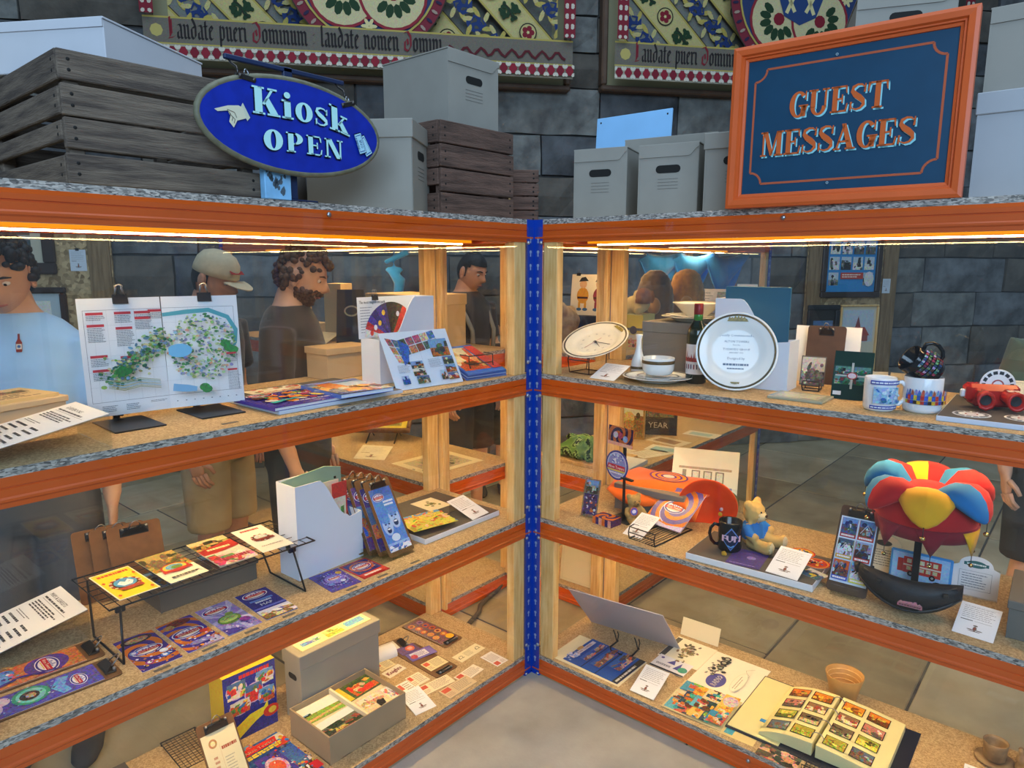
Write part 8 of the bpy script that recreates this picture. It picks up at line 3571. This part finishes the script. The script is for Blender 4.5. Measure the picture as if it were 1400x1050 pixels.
b = MB()
b.ell((0, 0, .0), (.05, .012, .022))
b.limb([Vector((-.02, 0, 0)), Vector((.03, 0, -.06)), Vector((.02, 0, -.13)), Vector((.05, 0, -.17))], [.02, .035, .028, .012], 8)
b.limb([Vector((-.05, 0, .04)), Vector((.08, 0, .10))], [.012, .02], 8)
b.tube([(0, 0, 0), (0, 0, .145)], .003, 5)
solo('blue_banner', remesh(b, .007, 2), M_BCL, 'scrap of bright blue cloth hanging in the far rack behind the map rack', 'cloth', (-.46, -1.36, 1.645), (0, 0, radians(130)))
t = framed('framed_print', 'yellow printed document in a brown frame, tilted on an easel in the far rack', 'picture', Matrix.Translation((-.36, -1.40, Z2+.055)) @ Matrix.Rotation(radians(128), 4, 'Z') @ Matrix.Rotation(radians(-58), 4, 'X') @ Matrix.Translation((0, .034, 0)), 0, 0, .34, .30, .022, M_HARD, lambda a: (a.R(0, 0, 1, 1, 'd8c43a', .1), a.R(.12, .12, .88, .88, '8f8440', .3), a.lines(.16, .16, .84, .84, 14, '5a5428', .4, 2, .05)), 'd8c43a')
b = MB()
for sx in (-.08, .08):
    b.tube([(sx, -.09, .003), (sx, .03, .05), (sx, .10, .003)], .004, 6)
b.tube([(-.08, .03, .05), (.08, .03, .05)], .004, 6)
solo('easel', b, M_BLACKW, 'black wire easel under the yellow framed document', 'easel', (-.40, -1.42, Z2), (0, 0, radians(128)))
label_card('cream exhibit label below the yellow framed document in the far rack', (-.085, -1.155, Z2), 120, 16, .17, .14, 63, 'e2d6b6')


def art_engr(a):
    a.R(.12, .12, .88, .86, 'b8ae90', .3)
    rr = random.Random(6)
    for i in range(46):
        a.E(.5+rr.gauss(0, .18), .45+rr.gauss(0, .12), rr.uniform(.02, .07), rr.uniform(.02, .06), rr.choice(['5a5444', '8a8268', '3f3a30', 'a89f84']), .5, 6, rr.random()*3)


sheet('engraving', 'large cream engraving lying flat in the rack behind the corner timber', 'print', .36, .30, (-.285, -.850, Z2+.0005), 178, 0, art_engr, 'e4d8ae', .001)
framed('framed_print', 'dark framed print with a yellow disc in the lowest far rack', 'picture', Matrix.Translation((-.34, -.86, Z3+.012)) @ Matrix.Rotation(radians(175), 4, 'Z') @ Matrix.Rotation(radians(-72), 4, 'X') @ Matrix.Translation((0, .034, 0)), 0, 0, .26, .22, .014, M_CREAM, lambda a: (a.R(0, 0, 1, 1, '4a4844'), a.E(.5, .45, .3, .3, 'd8b82a', .3, 18), a.E(.5, .45, .18, .18, '8a7a3a', .3, 14)), '4a4844')

# shelf rack seen through the plate rack (F)
b = MB()
nu, nv = 26, 10
vs, fs = [], []
for k in range(3):
    for i in range(nu+1):
        for j in range(nv+1):
            u, v = i/nu, j/nv
            x = -1.70-.18*k-.26*u
            y_ = -.52+.24*k*.55+.12*u+.03*sin(v*6)
            z_ = 1.755-(.10+.02*k)*4*u*(1-u)*(.25+v)-.13*v*(1-abs(2*u-1)*.5)
            vs.append((x, y_, z_))
    o_ = k*(nu+1)*(nv+1)
    for i in range(nu):
        for j in range(nv):
            a0 = o_+i*(nv+1)+j
            fs.append((a0, a0+nv+1, a0+nv+2, a0+1))
b.add(vs, fs, True)
o_ = solo('blue_drape', b, M_BCL, 'bright blue cloth swagged under the top of the rack behind the wine bottle', 'cloth')
sd = o_.modifiers.new('thickness', 'SOLIDIFY')
sd.thickness = .004


def gonk(label, loc, c1, c2, h_, s_):
    t = thing('plush_gonk', label, 'soft toy', loc)
    b = MB()
    b.loft([((0, 0, z_*h_), (r_*s_, 0, 0), (0, r_*s_, 0)) for z_, r_ in ((0, .08), (.12, .11), (.4, .10), (.7, .095), (.9, .07), (.98, .03))], 18)
    part('body', remesh(b, .012, 2, .003), c2, t)
    b = MB()
    for sx in (-1, 1):
        b.ell((.085*s_, sx*.045*s_, .52*h_), (.03*s_, .035*s_, .045*s_))
        b.ell((.07*s_, sx*.05*s_, .03), (.05*s_, .035*s_, .03))
    part('paw', b, c1, t)


gonk('brown hooded plush gonk behind the grey brown box', (-1.20, -.150, Z1), mat('plush_tan', 'a87a3a', .95, sheen=.4), mat('plush_brown', '5a452a', .95, var=.2, vscale=40, sheen=.4), .395, 1.0)
gonk('ochre hooded plush gonk beside the brown one', (-1.43, -.085, Z1), MATS['plush_tan'], mat('plush_ochre', 'a87418', .95, var=.2, vscale=40, sheen=.4), .40, 1.0)
t = thing('toy_carton', 'yellow carton printed with a toy van, under the plush dog', 'box', (-.96, -.130, Z1), (0, 0, radians(92)))
b = MB()
b.color('d8cf8a')
b.box(-.085, .085, -.06, .06, 0, .175)
part('carton', b, M_PRINT, t)
a = Art(.17, .175, .0004, None)
a.R(0, .5, 1, .98, 'e0c83a', .1)
a.R(0, .55, 1, .62, '5a5a54')
for u in (.3, .7):
    a.C(u, .56, .12, '3a2f2a', .2, 14)
    a.photo(u-.16, .08, u+.16, .42, int(u*10), ['c86a4a', 'd8a88a', '5a4a3a'])
part('front_print', a, M_PRINT, t, (0, -.0602, 0), (pi/2, 0, 0))
t = thing('plush_dog', 'cream and brown plush dog lying on the yellow toy van carton', 'soft toy', (-.97, -.120, Z1+.1755))
b = MB()
b.ell((0, 0, .045), (.05, .07, .045))
b.ell((.02, .05, .085), (.04, .045, .042))
b.ell((.055, .055, .07), (.022, .022, .02))
for sx in (-1, 1):
    b.ell((.02, .05+sx*.045, .085), (.016, .012, .034))
    b.limb([Vector((.02, sx*.035, .02)), Vector((.07, sx*.04, .015))], [.02, .018], 8)
part('body', remesh(b, .007, 2, .0012, 3, lambda p: '8a5a2a' if (p.z > .05 and p.y > .02 and p.x > .0) else 'dcc68c'), M_FUR, t)
t = thing('plush_sheep', 'pale woolly plush toy at the near end of the far rack, behind the plate clock', 'soft toy', (-.74, -.44, Z1))
b = MB()
rr = random.Random(8)
for i in range(60):
    d = Vector((rr.gauss(0, 1), rr.gauss(0, 1), rr.gauss(0, .8))).normalized()
    b.ell((d.x*.10, d.y*.08, .13+d.z*.09), (.03, .03, .03), 8, 6)
b.ell((0, 0, .13), (.10, .08, .09))
b.ell((.06, .07, .19), (.035, .035, .04))
part('body', remesh(b, .010, 2), mat('plush_wool', '8d7c66', .95, var=.2, vscale=30), t)


def art_fig(a):
    for u, c in ((.32, 'd09a2a'), (.76, '8a2f44')):
        a.E(u, .48, .16, .20, c, .2, 14)
        a.C(u, .76, .10, 'd8b08a', .1, 12)
        a.P([(u-.12, .82), (u+.14, .84), (u+.05, .94), (u-.06, .92)], '2a2a2a')
        a.R(u-.14, .40, u+.14, .45, '4a2a1a')
        for s_ in (-.08, .08):
            a.R(u+s_-.03, .16, u+s_+.03, .32, c)
            a.E(u+s_, .14, .07, .04, '3a6aa8', 0, 10)


t = thing('costume_sketch', 'sketch of two costumed figures clipped upright on a dark stand in the far rack', 'drawing', (-.95, -.385, Z1), (0, 0, radians(95)))
b = MB()
b.bbox(-.12, .12, -.05, .05, 0, .155, .002)
part('stand', b, mat('dark_blue_stand', '20263a', .6), t)
a = Art(.22, .21, .002, 'e0dcd4')
art_fig(a)
part('sheet', a, M_PRINT, t, (0, -.02, .156), (radians(84), 0, 0))
for sx in (-.07, .07):
    bulldog(t, (sx, .0, .365), (radians(-6), 0, 0), .6)
sheet('open_book', 'open white book on a riser beside the plush gonks', 'book', .26, .17, (-1.66, -.03, Z1+.12), 100, 66, lambda a: (a.R(.0, 0, .04, 1, 'b84a3a'), a.R(.52, .1, .95, .9, '8a929a', .4), a.lines(.08, .1, .46, .9, 8, '9a9aa0', .4, 2)), 'd3d2da', .012)
b = MB()
b.bbox(-.10, .10, -.05, .05, 0, .118, .002)
solo('grey_riser', b, M_DGREY, 'dark grey riser under the open white book', 'riser', (-1.67, -.06, Z1), (0, 0, radians(100)))
# middle shelf
b = MB()
b.bbox(-.20, .20, -.16, .16, 0, .016, .002)
solo('wooden_tray', b, M_PINE, 'pale wooden board under the green camouflage cloth', 'board', (-.86, -.315, Z2), (0, 0, radians(90)))
b = MB()
rr = random.Random(5)
for i in range(26):
    b.limb([Vector((rr.uniform(-.14, .0), rr.uniform(-.15, .15), rr.uniform(.02, .06))), Vector((rr.uniform(-.06, .1), rr.uniform(-.15, .15), rr.uniform(.05, .10))), Vector((rr.uniform(.02, .14), rr.uniform(-.15, .15), rr.uniform(.015, .03)))], [.02, .026, .02], 7)
b.ell((0, 0, .03), (.13, .15, .05))
cm = ['5f8a4a', '7aa45a', '2f4a2a', '8fb070', '1f3020']
camo = remesh(b, .009, 1, .001, 4, lambda p: cm[int(abs(sin(p.x*47+sin(p.y*31)*2)*2.4+sin(p.y*58+p.z*40)*2.4)) % 5])
solo('camouflage_cloth', camo, M_FUR, 'crumpled green camouflage cloth lying in the far rack by the corner', 'cloth', (-.86, -.315, Z2+.012))
b = MB()
b.bbox(-.14, .14, -.06, .06, 0, .02, .001)
solo('foam_board', b, [M_WHITE], 'thick white board lying at the near end of the far middle shelf', 'display board', (-.82, -.075, Z2), (0, 0, radians(4)))
for x, y_, yw, ww, hh, c, c2, lab in ((-1.14, -.110, 70, .13, .20, 'ddd8c4', None, 'plain cream leaflet lying next to the thick white board'), (-1.27, -.085, 96, .21, .13, 'e0dccc', '8fb8c4', 'cream postcard with a pale blue block, nearest the edge in the far middle shelf'),
                                       (-1.44, -.160, 84, .22, .14, 'cfc4a8', '8a6a4a', 'brown picture leaflet further along the far middle shelf'), (-1.72, -.090, 92, .20, .12, 'dcd8c8', 'a0c0c8', 'cream postcard with a pale blue block, furthest along the far middle shelf'),
                                       (-1.05, -.300, 80, .18, .22, 'd8cfb8', 'b85a3a', 'cream leaflet with a red picture beside the camouflage cloth')):
    sheet('leaflet', lab, 'leaflet', ww, hh, (x, y_, Z2+.0005), yw, 0, (lambda c2: (lambda a: a.R(.14, .2, .8, .75, c2, .2) if c2 else a.lines(.1, .1, .9, .9, 9, '9a927c', .3, 2)))(c2), c, .001)


def far_book(label, loc, yaw, art, c):
    t = thing('book', label, 'book', loc, (0, 0, radians(yaw)))
    b = MB()
    b.box(-.098, .098, -.016, .016, .003, .237)
    part('pages', b, M_CREAM, t)
    b = MB()
    b.color(c)
    b.box(-.10, .10, -.018, -.016, 0, .24)
    b.box(-.10, .10, .016, .018, 0, .24)
    b.box(-.102, -.10, -.018, .018, 0, .24)
    part('cover', b, M_GLOSSY, t)
    a = Art(.2, .24, .0004, None)
    art(a)
    part('cover_print', a, M_GLOSSY, t, (0, -.0182, 0), (pi/2, 0, 0))


far_book('black book with cream capitals standing in the far middle shelf', (-1.56, -.285, Z2), 118, lambda a: (a.R(0, 0, 1, 1, '2a2220', .2), a.T('YEAR', .45, .18, .14, 'd8d0b8', wmax=.7), a.photo(.1, .45, .9, .9, 4, ['5a4a3a', '8a7a5a'])), '221c1a')
far_book('tan book with old pictures standing in the far middle shelf', (-1.36, -.385, Z2), 112, lambda a: a.photo(.05, .05, .95, .95, 5, ['8a6a3a', 'b08a4a', '4a3a24', 'd8b878']), 'a8823f')
# bottom shelf
t = sheet('mount_board', 'large cream mount board leaning in the lowest far rack by the corner', 'board', .27, .245, (-.640, -.185, Z3+.001), 92, 84, lambda a: a.L([(.05, .05), (.95, .05), (.95, .95), (.05, .95), (.05, .05)], .004, 'c8bc98'), 'e8dcb2', .008)
b = MB()
b.bbox(-.14, .14, -.05, .05, 0, .02, .002)
solo('pine_plinth', b, M_PINE, 'pine strip lying behind the leaning mount board', 'plinth', (-.715, -.185, Z3), (0, 0, radians(92)))
